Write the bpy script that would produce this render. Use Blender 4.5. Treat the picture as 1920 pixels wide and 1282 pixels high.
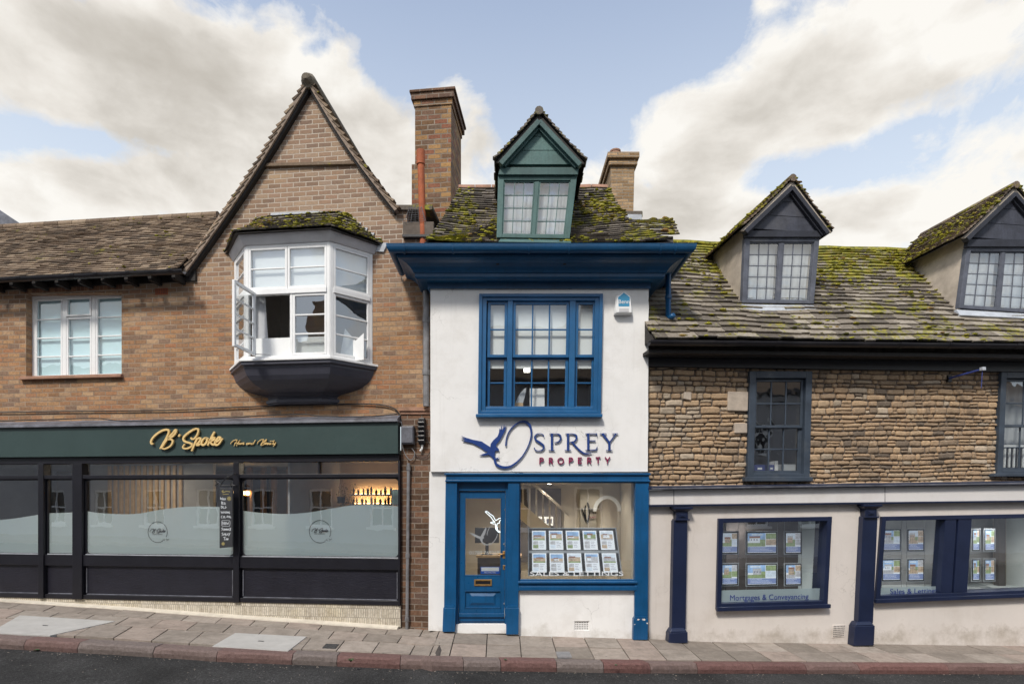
import bpy, math, random
from mathutils import Vector, noise
from mathutils.geometry import tessellate_polygon
random.seed(7)
R = math.radians
D = bpy.data
scene = bpy.context.scene
for o in list(D.objects): D.objects.remove(o)
COL = scene.collection

# ------------------------------------------------------------------ camera
CAM = Vector((0.0, -8.7, 2.0)); FPX = 1061.0; PX0, PY0 = 945.0, 940.0
cd = D.cameras.new('camera'); cam = D.objects.new('camera', cd); COL.objects.link(cam)
cam.location = CAM; cam.rotation_euler = (R(90), 0, 0)
cd.lens = FPX / 1920 * 36; cd.sensor_width = 36; cd.sensor_fit = 'HORIZONTAL'
cd.shift_x = (960 - PX0) / 1920; cd.shift_y = (PY0 - 641) / 1920
cd.clip_end = 2000; cd.clip_start = 0.05
scene.camera = cam

# ------------------------------------------------------------------ sun, sky, exposure
SUN_EL, SUN_AZ = 48, 205        # azimuth: degrees from +Y, clockwise (seen from above): behind the camera, a little to the left
sd = D.lights.new('sun', 'SUN'); so = D.objects.new('sun', sd); COL.objects.link(so)
sd.energy = 2.5; sd.angle = R(9); sd.color = (1, .94, .85)
_a = R(SUN_AZ); _e = R(SUN_EL)
sdir = Vector((math.sin(_a) * math.cos(_e), math.cos(_a) * math.cos(_e), math.sin(_e)))
so.rotation_euler = sdir.to_track_quat('Z', 'Y').to_euler(); so.location = (0, 0, 30)

class NT:
    """small helper for node trees"""
    def __init__(s, tree): s.t = tree; s.n = tree.nodes; s.l = tree.links
    def node(s, typ, **kw):
        n = s.n.new(typ)
        for k, v in kw.items():
            if k == 'inp':
                for kk, vv in v.items(): s.put(n.inputs[kk], vv)
            else: setattr(n, k, v)
        return n
    def put(s, sock, v):
        if isinstance(v, bpy.types.NodeSocket): s.l.new(v, sock)
        elif isinstance(v, bpy.types.Node): s.l.new(v.outputs[0], sock)
        else:
            if isinstance(v, tuple) and len(v) == 3 and sock.type == 'RGBA': v = (*v, 1)
            sock.default_value = v
    def math(s, op, a, b=0.0, c=None, clamp=False):
        n = s.n.new('ShaderNodeMath'); n.operation = op; n.use_clamp = clamp
        s.put(n.inputs[0], a); s.put(n.inputs[1], b)
        if c is not None: s.put(n.inputs[2], c)
        return n.outputs[0]
    def mix(s, f, a, b, blend='MIX'):
        n = s.n.new('ShaderNodeMix'); n.data_type = 'RGBA'; n.blend_type = blend
        s.put(n.inputs[0], f); s.put(n.inputs[6], a); s.put(n.inputs[7], b)
        return n.outputs[2]
    def ramp(s, f, stops, interp='LINEAR'):
        n = s.n.new('ShaderNodeValToRGB'); r = n.color_ramp; r.interpolation = interp
        while len(r.elements) < len(stops): r.elements.new(.5)
        for e, (p, c) in zip(r.elements, stops):
            e.position = p; e.color = (*c, 1) if isinstance(c, tuple) else (c, c, c, 1)
        s.put(n.inputs[0], f); return n.outputs[0]
    def noise(s, vec, scale, detail=4, rough=.55, dist=0, typ='FBM'):
        n = s.n.new('ShaderNodeTexNoise'); n.noise_dimensions = '3D'
        if vec is not None: s.put(n.inputs['Vector'], vec)
        n.inputs['Scale'].default_value = scale; n.inputs['Detail'].default_value = detail
        n.inputs['Roughness'].default_value = rough; n.inputs['Distortion'].default_value = dist
        return n.outputs[0]
    def scale3(s, vec, v):
        n = s.n.new('ShaderNodeVectorMath'); n.operation = 'MULTIPLY'
        s.put(n.inputs[0], vec); n.inputs[1].default_value = v; return n.outputs[0]

w = D.worlds.new('World'); scene.world = w; w.use_nodes = True
T = NT(w.node_tree); T.n.clear()
sky = T.node('ShaderNodeTexSky', sky_type='NISHITA', sun_disc=False, sun_elevation=_e, sun_rotation=_a,
             air_density=1.0, dust_density=1.3, ozone_density=1.0, altitude=50)
tc = T.node('ShaderNodeTexCoord')
sep = T.node('ShaderNodeSeparateXYZ', inp={0: tc.outputs['Generated']})
dx, dy, dz = sep.outputs
ay = T.math('MAXIMUM', T.math('ABSOLUTE', dy), .05)
ca = T.math('DIVIDE', dx, ay); cb = T.math('DIVIDE', dz, ay)
vec = tc.outputs['Generated']
# cloud banks: places in the sky given as tangent-plane directions, drawn out along the wind
warp = T.node('ShaderNodeTexNoise', inp={'Vector': vec, 'Scale': 2.6, 'Detail': 3})
sft = T.node('ShaderNodeVectorMath', operation='SUBTRACT', inp={0: warp.outputs['Color'], 1: (.5, .5, .5)})
sfs = T.node('ShaderNodeVectorMath', operation='SCALE', inp={0: sft.outputs[0], 'Scale': .14})
wv = T.node('ShaderNodeVectorMath', operation='ADD', inp={0: vec, 1: sfs.outputs[0]}).outputs[0]
n_big = T.noise(T.scale3(wv, (1, 1, 1.8)), 3.6, 12, .60)
n_fine = T.noise(T.scale3(wv, (1, 1, 1.6)), 10.0, 12, .64)
n_xf = T.noise(wv, 34.0, 8, .62); n_mid = T.noise(T.scale3(wv, (1, 1, 1.7)), 6.5, 10, .62)
blobs = [  # px, py, rx, ry, amount, turn
    (220, 110, 470, 120, .42, 14), (480, 210, 190, 80, .26, 14), (610, 150, 90, 110, .12, 0), (130, 262, 240, 30, -.13, 10), (150, 340, 330, 48, .17, 0), (480, 330, 220, 50, .14, 0),
    (585, 95, 40, 22, -.17, -30), (655, 75, 42, 34, .10, 0), (700, 225, 60, 50, .12, 0), (875, 105, 24, 26, .17, 0), (918, 118, 16, 14, .10, 0), (860, 180, 60, 46, .17, 20), (895, 250, 46, 60, .13, 0),
    (730, 330, 130, 50, .16, 0), (1020, 20, 300, 130, -.30, 0), (1020, 150, 120, 200, -.22, 0), (1290, 70, 90, 60, -.22, -25), (760, 110, 60, 130, -.16, 0),
    (1330, 270, 190, 95, .21, -20), (1500, 150, 230, 85, .13, -28), (1700, 50, 300, 90, .15, -15), (1250, 190, 60, 30, .10, -30), (1440, 80, 60, 40, .10, -30), (1435, 8, 36, 24, .14, 0),
    (1660, 175, 110, 28, .07, -12), (1700, 240, 280, 44, -.13, -20), (1560, 330, 130, 36, -.09, -10), (1830, 120, 90, 22, .07, -20), (1800, 340, 300, 50, .13, -24), (1330, 400, 420, 46, .20, 0), (1620, 420, 320, 50, .16, 0), (250, 385, 420, 36, .17, 0), (1010, 330, 130, 50, .10, 0), (1700, 215, 140, 22, .12, -12), (1560, 250, 70, 24, .10, -10), (1120, 330, 60, 40, .10, 0), (1050, 260, 80, 60, -.06, 0)]
dens = T.math('ADD', T.math('MULTIPLY', n_big, .50), T.math('MULTIPLY', n_fine, .34))
dens = T.math('ADD', dens, T.math('MULTIPLY', n_mid, .40))
dens = T.math('ADD', dens, T.math('MULTIPLY', n_xf, .20))
dens = T.math('SUBTRACT', dens, .215)
for (bx, by, rx, ry, am, turn) in blobs:
    cu_, su_ = math.cos(R(-turn)), math.sin(R(-turn))
    u0 = T.math('SUBTRACT', ca, (bx - PX0) / FPX); v0 = T.math('SUBTRACT', cb, (PY0 - by) / FPX)
    u = T.math('MULTIPLY', T.math('MULTIPLY_ADD', u0, cu_, T.math('MULTIPLY', v0, su_)), FPX / rx)
    v = T.math('MULTIPLY', T.math('MULTIPLY_ADD', v0, cu_, T.math('MULTIPLY', u0, -su_)), FPX / ry)
    q = T.math('ADD', T.math('MULTIPLY', u, u), T.math('MULTIPLY', v, v))
    g = T.math('EXPONENT', T.math('MULTIPLY', q, -1.0))
    dens = T.math('ADD', dens, T.math('MULTIPLY', g, am))
mask = T.ramp(dens, [(.500, 0.0), (.55, .42), (.64, 1.0)], 'LINEAR')
shade = T.noise(T.scale3(wv, (1, 1, 2.4)), 5.0, 7, .5)
shade = T.math('ADD', shade, T.math('MULTIPLY', T.math('SUBTRACT', dens, .66), -.50))
shade = T.math('ADD', shade, T.math('MULTIPLY', T.math('SUBTRACT', n_fine, .5), .35))
ccol = T.ramp(shade, [(.22, (.44, .412, .37)), (.34, (.52, .492, .45)), (.46, (.65, .62, .575)), (.58, (.765, .745, .705))])
hz = T.ramp(dz, [(.0, 1.0), (.34, .95), (.70, 0.0)])
skyc = T.mix(1.0, sky, (.175, .172, .172), 'MULTIPLY')
skyc = T.mix(T.math('MULTIPLY', hz, .80), skyc, (.63, .69, .73))
skyc = T.mix(.22, skyc, (.74, .78, .82))
final = T.mix(mask, skyc, ccol)
bg = T.node('ShaderNodeBackground', inp={0: final, 1: 1.0})
T.node('ShaderNodeOutputWorld', inp={0: bg.outputs[0]})

vs = scene.view_settings
vs.view_transform = 'Standard'; vs.look = 'None'; vs.exposure = 0.36; vs.gamma = 1; vs.use_curve_mapping = False
scene.cycles.max_bounces = 8; scene.cycles.transparent_max_bounces = 12; scene.cycles.glossy_bounces = 4
scene.cycles.use_denoising = True
scene.cycles.sample_clamp_indirect = 6

# ------------------------------------------------------------------ materials
def mat(name):
    m = D.materials.new(name); m.use_nodes = True
    t = NT(m.node_tree); b = t.n['Principled BSDF']
    return m, t, b
def bump(t, b, h, strength=.4, dist=.01):
    n = t.node('ShaderNodeBump', inp={'Height': h, 'Strength': strength, 'Distance': dist})
    t.l.new(n.outputs[0], b.inputs['Normal'])
def objc(t): return t.node('ShaderNodeTexCoord').outputs['Object']
def paint(name, c, rough=.5, var=.18, scale=3.0, bmp=.15, fine=40, streak=False, spec=.5, metal=0, dirt=None):
    m, t, b = mat(name); v = objc(t)
    a = t.noise(v, scale, 6, .6)
    f = t.noise(v, fine, 3)
    lo = tuple(x * (1 - var) for x in c); hi = tuple(min(1, x * (1 + var)) for x in c)
    col = t.ramp(a, [(.3, lo), (.7, hi)])
    col = t.mix(t.math('MULTIPLY', t.math('SUBTRACT', f, .5), .5, clamp=True), col, lo)
    if streak:
        s = t.noise(t.scale3(v, (9, 9, .7)), 3, 5, .6)
        col = t.mix(t.ramp(s, [(.52, 0.0), (.75, .55)]), col, tuple(x * .6 for x in c))
    if dirt:
        s = t.noise(t.scale3(v, (1, 1, 1)), 1.3, 8, .7)
        col = t.mix(t.ramp(s, [(.52, 0.0), (.72, dirt[1])]), col, dirt[0])
    t.put(b.inputs['Base Color'], col)
    t.put(b.inputs['Roughness'], t.ramp(f, [(.2, max(.05, rough - .1)), (.8, min(1, rough + .12))]))
    b.inputs['Specular IOR Level'].default_value = spec; b.inputs['Metallic'].default_value = metal
    h = t.math('ADD', t.math('MULTIPLY', f, .3), a)
    bump(t, b, h, bmp, .01)
    return m
def emit(name, c, s):
    m, t, b = mat(name)
    b.inputs['Base Color'].default_value = (*c, 1)
    b.inputs['Emission Color'].default_value = (*c, 1); b.inputs['Emission Strength'].default_value = s
    return m
def glass_mat(name, tint=(.93, .96, .96), ior=1.5, rough=.0, boost=1.0, wav=0.0):
    m = D.materials.new(name); m.use_nodes = True; t = NT(m.node_tree); t.n.clear()
    ge = t.node('ShaderNodeNewGeometry')
    dt = t.node('ShaderNodeVectorMath', operation='DOT_PRODUCT', inp={0: ge.outputs['Normal'], 1: ge.outputs['Incoming']})
    cc = t.math('SUBTRACT', 1.0, t.math('ABSOLUTE', dt.outputs['Value']), clamp=True)
    fr = t.math('MULTIPLY_ADD', t.math('POWER', cc, 5.0), .92, .045)
    tr = t.node('ShaderNodeBsdfTransparent', inp={0: tint}); gl = t.node('ShaderNodeBsdfGlossy', inp={'Roughness': rough, 0: (.95, .97, 1)})
    if wav:
        bn = t.node('ShaderNodeBump', inp={'Height': t.noise(objc(t), 2.2, 2), 'Strength': wav, 'Distance': .02})
        t.l.new(bn.outputs[0], gl.inputs['Normal'])
    f = t.math('MULTIPLY', t.math('ADD', fr, .045), 1.5 * boost, clamp=True)
    mx = t.node('ShaderNodeMixShader', inp={0: f, 1: tr.outputs[0], 2: gl.outputs[0]})
    t.node('ShaderNodeOutputMaterial', inp={0: mx.outputs[0]})
    return m
def frost_mat(name):
    m = D.materials.new(name); m.use_nodes = True; t = NT(m.node_tree); t.n.clear()
    df = t.node('ShaderNodeBsdfDiffuse', inp={0: (.64, .75, .79)})
    tl = t.node('ShaderNodeBsdfTranslucent', inp={0: (.6, .66, .66)})
    a = t.node('ShaderNodeMixShader', inp={0: .3, 1: df.outputs[0], 2: tl.outputs[0]})
    tr = t.node('ShaderNodeBsdfTransparent', inp={0: (.9, .95, .95)})
    c = t.node('ShaderNodeMixShader', inp={0: .13, 1: a.outputs[0], 2: tr.outputs[0]})
    t.node('ShaderNodeOutputMaterial', inp={0: c.outputs[0]})
    return m

def brick_mat(name, tones, mortar, bw=.235, bh=.078, mort=.010, dirt=.35, bmp=.6, warp=.004, upgrey=None, swap=False):
    m, t, b = mat(name)
    uv = t.node('ShaderNodeTexCoord').outputs['UV']
    o = objc(t)
    wn = t.node('ShaderNodeTexNoise', inp={'Vector': o, 'Scale': 7.0, 'Detail': 3})
    wv = t.node('ShaderNodeVectorMath', operation='SUBTRACT', inp={0: wn.outputs['Color'], 1: (.5, .5, .5)})
    ws = t.node('ShaderNodeVectorMath', operation='SCALE', inp={0: wv.outputs[0], 'Scale': warp * 3})
    uvw = t.node('ShaderNodeVectorMath', operation='ADD', inp={0: uv, 1: ws.outputs[0]}).outputs[0]
    def brick(c1, c2, mo, vec):
        return t.node('ShaderNodeTexBrick', inp={'Vector': vec, 'Color1': c1, 'Color2': c2, 'Mortar': mo, 'Scale': 1.0, 'Mortar Size': mort,
                 'Mortar Smooth': .25, 'Bias': 0.0, 'Brick Width': bw, 'Row Height': bh})
    br = brick((0, 0, 0), (1, 1, 1), (.5, .5, .5), uvw); br.offset = .5; br.squash = 1
    rnd = br.outputs['Color']
    n = len(tones)
    base = t.ramp(rnd, [((i + .5) / n * .9 + .05, c) for i, c in enumerate(tones)])
    g = t.noise(o, 26, 6, .65); g2 = t.noise(o, 90, 3, .6)
    base = t.mix(t.ramp(g, [(.36, .7), (.56, 0.0)]), base, t.mix(1.0, base, (.58, .54, .52), 'MULTIPLY'))
    base = t.mix(t.ramp(g2, [(.55, 0.0), (.8, .4)]), base, t.mix(.5, base, (.55, .48, .40)))
    big = t.noise(o, .9, 6, .62)
    base = t.mix(t.ramp(big, [(.42, dirt), (.62, 0.0)]), base, t.mix(1.0, base, (.60, .57, .55), 'MULTIPLY'))
    if upgrey:
        zz = t.node('ShaderNodeSeparateXYZ', inp={0: o}).outputs[2]
        f = t.ramp(t.math('ADD', t.math('MULTIPLY', t.math('SUBTRACT', zz, upgrey[0]), 1 / (upgrey[1] - upgrey[0])), t.math('MULTIPLY', t.math('SUBTRACT', big, .5), .8)), [(0., 0.0), (1., 1.0)])
        base = t.mix(t.math('MULTIPLY', f, .62), base, t.mix(t.math('MULTIPLY', rnd, .9), (.19, .145, .12), (.40, .30, .225)))
    mo = t.mix(t.ramp(t.noise(o, 5, 5), [(.35, 0.0), (.65, 1.0)]), mortar, tuple(x * .55 for x in mortar))
    if upgrey: mo = t.mix(f, mo, (.50, .43, .355))
    pat = t.noise(t.scale3(o, (1, 1, 1.4)), 1.7, 5, .6)
    base = t.mix(t.ramp(pat, [(.50, 0.0), (.66, .5)]), base, t.mix(1.0, base, (1.12, 1.08, .92), 'MULTIPLY'))
    base = t.mix(br.outputs['Fac'], base, mo)
    t.put(b.inputs['Base Color'], base)
    b.inputs['Roughness'].default_value = .92; b.inputs['Specular IOR Level'].default_value = .2
    h = t.math('ADD', t.math('MULTIPLY', t.math('SUBTRACT', 1.0, br.outputs['Fac']), 1.0), t.math('MULTIPLY', g, .55))
    h = t.math('ADD', h, t.math('MULTIPLY', g2, .25)); h = t.math('ADD', h, t.math('MULTIPLY', rnd, .25))
    bump(t, b, h, bmp, .012)
    return m

def tone_mat(name, stops, rough=.9, moss=None, var=.5, bmp=.5, scale=30, lichen=None):
    """colour taken per piece from the attribute 'rnd' (one random value per tile / stone / slab)"""
    m, t, b = mat(name); o = objc(t)
    at = t.node('ShaderNodeAttribute', attribute_name='rnd'); r = at.outputs['Color']
    sp = t.node('ShaderNodeSeparateXYZ', inp={0: r})
    base = t.ramp(sp.outputs[0], stops)
    g = t.noise(o, scale, 6, .65); g2 = t.noise(o, scale * 4, 3, .6)
    base = t.mix(t.ramp(g, [(.33, var), (.6, 0.0)]), base, t.mix(1.0, base, (.5, .48, .46), 'MULTIPLY'))
    base = t.mix(t.ramp(g2, [(.55, 0.0), (.8, var * .6)]), base, t.mix(.4, base, (.62, .58, .5)))
    if lichen:
        l = t.noise(o, 14, 5, .7)
        base = t.mix(t.ramp(l, [(.60, 0.0), (.66, lichen[1])]), base, lichen[0])
    if moss:
        mn = t.math('ADD', t.math('MULTIPLY', t.noise(o, 2.0, 6, .62), .6), t.math('MULTIPLY', t.noise(o, 17, 5, .7), .4))
        mn = t.math('ADD', mn, t.math('MULTIPLY', t.math('SUBTRACT', sp.outputs[1], .5), .05))
        if len(moss) > 1:
            zz = t.node('ShaderNodeSeparateXYZ', inp={0: o}).outputs[2]
            mn = t.math('ADD', mn, t.math('MULTIPLY', t.math('SUBTRACT', zz, moss[1]), moss[2], clamp=True))
        f = t.ramp(mn, [(moss[0], 0.0), (moss[0] + .05, .9)])
        mc = t.ramp(t.noise(o, 9, 4), [(.35, (.11, .12, .016)), (.55, (.31, .29, .026)), (.7, (.28, .19, .05))])
        base = t.mix(f, base, mc)
    t.put(b.inputs['Base Color'], base)
    b.inputs['Roughness'].default_value = rough; b.inputs['Specular IOR Level'].default_value = .25
    bump(t, b, t.math('ADD', g, t.math('MULTIPLY', g2, .4)), bmp, .012)
    return m

M = {}
BR_T = [(.33, .195, .115), (.40, .225, .125), (.44, .25, .135), (.48, .29, .155), (.42, .205, .11), (.45, .30, .185), (.53, .35, .21), (.28, .185, .13)]
M['brick'] = brick_mat('brown_brick', BR_T, (.41, .305, .22), .216, .0775, .0085, upgrey=(4.9, 6.2), bmp=.8)
M['brick_dark'] = brick_mat('pillar_brick', [(.10, .06, .04), (.17, .10, .065), (.23, .13, .085), (.14, .09, .07)], (.26, .21, .17), .235, .092, .010)
M['brick_chim'] = brick_mat('chimney_brick', [(.20, .12, .07), (.36, .20, .09), (.45, .27, .12), (.20, .14, .10), (.30, .13, .08)], (.30, .25, .20), .25, .093, .011, dirt=.6)
M['brick_pale'] = brick_mat('pale_chimney_brick', [(.33, .22, .12), (.47, .32, .18), (.40, .28, .17), (.55, .38, .22)], (.36, .30, .23), .2, .055, .008)
M['rubble'] = tone_mat('rubble_stone', [(0, (.19, .15, .115)), (.2, (.34, .25, .17)), (.45, (.45, .315, .20)), (.70, (.54, .385, .24)), (.88, (.40, .33, .25)), (1, (.55, .45, .34))], var=.5, bmp=.9, scale=22, lichen=((.55, .48, .38), .35))
M['mortar'] = paint('rubble_mortar', (.135, .11, .09), .95, .35, 6, .8, 60)
M['tile_brown'] = tone_mat('plain_tile', [(0, (.09, .068, .05)), (.4, (.18, .13, .092)), (.7, (.27, .20, .14)), (1, (.36, .28, .20))], moss=(.60,), var=.55, lichen=((.32, .30, .24), .5))
M['slate'] = tone_mat('stone_slate', [(0, (.11, .095, .08)), (.4, (.19, .165, .135)), (.7, (.27, .235, .19)), (1, (.38, .34, .28))], moss=(.532, 5.7, .11), var=.6, bmp=.8, scale=18, lichen=((.42, .40, .35), .6))
M['slate_dormer'] = tone_mat('dormer_slate', [(0, (.09, .07, .055)), (.4, (.17, .13, .10)), (.7, (.25, .19, .14)), (1, (.32, .26, .20))], moss=(.525,), var=.6, bmp=.8, scale=18)
M['slate_osprey'] = tone_mat('mossy_slate', [(0, (.06, .055, .05)), (.4, (.12, .105, .09)), (.7, (.19, .165, .14)), (1, (.27, .24, .20))], moss=(.525,), var=.6, bmp=.8, scale=18)
M['moss'] = tone_mat('moss', [(0, (.09, .095, .02)), (.3, (.22, .22, .03)), (.6, (.45, .42, .045)), (.82, (.31, .26, .055)), (1, (.34, .20, .08))], var=.6, bmp=1.0, scale=60)
M['render_white'] = paint('white_render', (.80, .80, .80), .8, .035, 1.6, .45, 9, dirt=((.60, .58, .55), .35))
M['plaster'] = paint('cream_render', (.66, .615, .575), .85, .07, 1.2, .45, 10, dirt=((.40, .34, .27), .5), streak=False)
def aged_render(name, c, stain, crack=.35, base=None):
    m = paint(name, c, .85, .05, 1.3, .5, 10); t = NT(m.node_tree); b = t.n['Principled BSDF']; o = objc(t)
    col = b.inputs['Base Color'].links[0].from_socket
    big = t.noise(o, 1.6, 8, .68); col = t.mix(t.ramp(big, [(.50, 0.0), (.68, .38)]), col, stain)
    drip = t.noise(t.scale3(o, (7, 7, .45)), 1.6, 7, .6); col = t.mix(t.ramp(drip, [(.58, 0.0), (.74, .16)]), col, tuple(x * .8 for x in stain))
    wn = t.node('ShaderNodeTexNoise', inp={'Vector': o, 'Scale': 3.0, 'Detail': 6}); wa = t.node('ShaderNodeVectorMath', operation='SCALE', inp={0: wn.outputs['Color'], 'Scale': .8})
    wv_ = t.node('ShaderNodeVectorMath', operation='ADD', inp={0: o, 1: wa.outputs[0]}).outputs[0]
    vr = t.node('ShaderNodeTexVoronoi', feature='DISTANCE_TO_EDGE', inp={'Vector': wv_, 'Scale': .9})
    ck = t.math('MULTIPLY', t.ramp(vr.outputs['Distance'], [(.0, 1.0), (.006, 0.0)]), t.ramp(t.noise(o, .9, 3), [(.50, 0.0), (.60, 1.0)]))
    col = t.mix(t.math('MULTIPLY', ck, crack), col, tuple(x * .45 for x in stain))
    if base:
        z = t.node('ShaderNodeSeparateXYZ', inp={0: o}).outputs[2]; x = t.node('ShaderNodeSeparateXYZ', inp={0: o}).outputs[0]
        h_ = t.math('SUBTRACT', z, t.math('MULTIPLY', x, base[1])); f = t.math('SUBTRACT', 1.0, t.math('DIVIDE', t.math('SUBTRACT', h_, base[0]), base[2]), clamp=True)
        f = t.math('ADD', t.math('MULTIPLY', f, .42), t.math('MULTIPLY', t.math('SUBTRACT', t.noise(o, 2.6, 9, .72), .5), 1.6))
        col = t.mix(t.ramp(f, [(.30, 0.0), (.66, .6)]), col, base[3])
    t.put(b.inputs['Base Color'], col); return m
M['render_white'] = aged_render('white_render', (.82, .815, .80), (.62, .60, .565), .5, (.0, .0, .22, (.46, .43, .38)))
M['plaster'] = aged_render('cream_render', (.68, .63, .585), (.52, .46, .40), .35, (-.1, -.015, .32, (.30, .25, .19)))
M['fascia_cream'] = paint('cream_board', (.72, .70, .685), .6, .05, 1.0, .1, 30, dirt=((.46, .40, .34), .3))
M['roughcast'] = paint('roughcast', (.46, .40, .33), .95, .2, 4, 1.0, 70, dirt=((.22, .19, .14), .6))
M['blue'] = paint('blue_gloss', (.005, .076, .20), .34, .2, 2.5, .2, 26, streak=True)
M['blue_cornice'] = paint('cornice_blue', (.004, .066, .165), .38, .25, 1.5, .2, 26, streak=True)
M['blue_window'] = paint('window_blue', (.010, .098, .245), .36, .2, 2.5, .2, 26, dirt=((.02, .12, .25), .5))
M['navy'] = paint('navy_gloss', (.011, .018, .050), .35, .2, 2, .15, 26)
M['slateblue'] = paint('slate_blue_paint', (.042, .058, .082), .5, .25, 4, .3, 30, dirt=((.14, .15, .16), .5))
M['slategrey'] = paint('weathered_grey_blue', (.10, .11, .14), .7, .3, 5, .6, 34, dirt=((.26, .26, .27), .6), streak=True)
M['dark_board'] = paint('weathered_dark_board', (.05, .055, .075), .75, .35, 5, .7, 34, dirt=((.12, .12, .13), .6), streak=True)
M['darker_board'] = paint('dark_barge_board', (.025, .028, .040), .7, .35, 5, .5, 34)
M['teal'] = paint('teal_paint', (.062, .135, .128), .6, .25, 3, .45, 34, dirt=((.13, .24, .22), .6), streak=True)
M['dteal'] = paint('dark_teal_paint', (.012, .05, .055), .5, .2, 3, .3, 30)
M['white'] = paint('white_paint', (.86, .87, .87), .4, .03, 3, .08, 30, dirt=((.55, .55, .54), .3))
M['soffit'] = paint('soffit_render', (.56, .56, .58), .8, .12, 2.5, .35, 30, dirt=((.38, .37, .36), .5))
M['charcoal'] = paint('charcoal_paint', (.062, .064, .086), .42, .15, 2, .2, 26)
M['black'] = paint('black_paint', (.010, .010, .013), .4, .2, 3, .15, 30)
M['shop_black'] = paint('black_navy_paint', (.009, .009, .014), .38, .2, 3, .1, 30)
M['stall'] = paint('embossed_dark_panel', (.014, .014, .022), .34, .2, 3, .1, 30)
_t = NT(M['stall'].node_tree); _o = objc(_t); bump(_t, _t.n['Principled BSDF'], _t.noise(_t.scale3(_o, (1, 1, 4.5)), 9, 4, .5, 1.2), .28, .02)
M['green'] = paint('fascia_green', (.036, .062, .060), .38, .10, 1.2, .05, 30)
M['lead'] = paint('lead', (.13, .135, .16), .5, .4, 6, .8, 20, dirt=((.035, .035, .042), .9))
M['lead_light'] = paint('pale_lead', (.42, .45, .49), .55, .2, 6, .4, 20)
M['gutter'] = paint('black_gutter', (.016, .015, .019), .38, .3, 4, .2, 30, dirt=((.06, .055, .05), .5))
M['darkwood'] = paint('dark_timber', (.02, .017, .016), .7, .3, 5, .4, 30)
M['clay'] = paint('rusty_clay', (.36, .095, .035), .75, .3, 6, .4, 30, dirt=((.20, .06, .03), .6))
M['ridge'] = paint('ridge_clay', (.34, .19, .13), .85, .3, 6, .5, 30, dirt=((.13, .12, .05), .6))
M['gold'] = paint('brass_gold', (.74, .53, .23), .38, .12, 8, .1, 30)
M['logo_blue'] = paint('logo_blue', (.012, .045, .21), .4, .1, 8, .05, 30)
M['logo_red'] = paint('logo_magenta', (.24, .012, .07), .4, .1, 8, .05, 30)
M['brass'] = paint('brass', (.55, .33, .12), .35, .2, 12, .1, 40, metal=.8)
M['steel'] = paint('galvanised', (.24, .24, .25), .5, .3, 8, .3, 40, metal=.4, dirt=((.12, .09, .07), .6))
M['cable'] = paint('cable_black', (.012, .012, .014), .5, .1)
M['tilecream'] = brick_mat('cream_mosaic', [(.62, .57, .47), (.68, .63, .53), (.56, .51, .41)], (.34, .31, .26), .038, .145, .004, dirt=.3, bmp=.3, warp=.0005)
M['tiletop'] = paint('cream_tile', (.62, .57, .48), .5, .12, 8, .2, 30, dirt=((.34, .30, .24), .6))
M['paving'] = tone_mat('paving_slab', [(0, (.19, .16, .135)), (.35, (.245, .21, .18)), (.6, (.28, .245, .21)), (.85, (.30, .24, .20)), (1, (.34, .305, .265))], var=.4, bmp=.45, scale=9, lichen=((.19, .165, .145), .35))
M['paving'] = tone_mat('paving_slab', [(0, (.23, .20, .17)), (.35, (.29, .25, .215)), (.6, (.33, .29, .25)), (.85, (.34, .275, .235)), (1, (.39, .355, .31))], var=.45, bmp=.5, scale=9, lichen=((.21, .18, .155), .35))
_t = NT(M['paving'].node_tree); _b = _t.n['Principled BSDF']; _c = _b.inputs['Base Color'].links[0].from_socket; _o = objc(_t)
_v = _t.node('ShaderNodeTexVoronoi', inp={'Vector': _t.scale3(_o, (1, 1, .2)), 'Scale': 3.2})
_c = _t.mix(_t.ramp(_v.outputs['Distance'], [(.035, .8), (.055, 0.0)]), _c, (.13, .12, .11))
_v2 = _t.node('ShaderNodeTexVoronoi', inp={'Vector': _t.scale3(_o, (1, 1, .2)), 'Scale': 4.7})
_c = _t.mix(_t.ramp(_v2.outputs['Distance'], [(.022, .7), (.035, 0.0)]), _c, (.50, .48, .45))
_c = _t.mix(_t.ramp(_t.noise(_o, 2.1, 8, .7), [(.50, 0.0), (.64, .45)]), _c, (.15, .13, .11)); _t.put(_b.inputs['Base Color'], _c)
M['concrete'] = paint('pale_concrete', (.42, .41, .39), .9, .1, 4, .4, 60, dirt=((.30, .28, .25), .4))
M['kerb'] = tone_mat('granite_kerb', [(0, (.11, .082, .078)), (.3, (.165, .085, .078)), (.6, (.19, .13, .118)), (.8, (.19, .162, .15)), (1, (.19, .10, .09))], var=.6, bmp=.8, scale=26)
M['iron'] = paint('cast_iron', (.05, .05, .052), .55, .3, 20, .5, 50, metal=.3)
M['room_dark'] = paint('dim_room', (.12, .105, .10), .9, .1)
M['room_grey'] = paint('grey_room', (.36, .36, .36), .9, .1)
M['room_cream'] = paint('cream_room', (.60, .54, .45), .9, .08)
M['room_yellow'] = paint('yellow_room', (.60, .50, .33), .9, .08)
M['blind'] = paint('white_blind', (.86, .88, .88), .9, .02, 2, .05)
M['wood'] = paint('warm_wood', (.30, .16, .07), .6, .3, 8, .2)
M['wood_pale'] = paint('pale_wood', (.52, .36, .20), .6, .2, 8, .2)
M['curtain'] = paint('net_curtain', (.52, .54, .57), .95, .1, 3, .1)
M['glass'] = glass_mat('window_glass', wav=.10)
M['glass_old'] = glass_mat('old_glass', wav=.35, boost=1.7)
M['glass_shop'] = glass_mat('shop_glass', boost=1.95, wav=.04)
M['glass_bay'] = glass_mat('bay_glass', boost=2.0, wav=.1)
M['frost'] = frost_mat('frosted_film')
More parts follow.
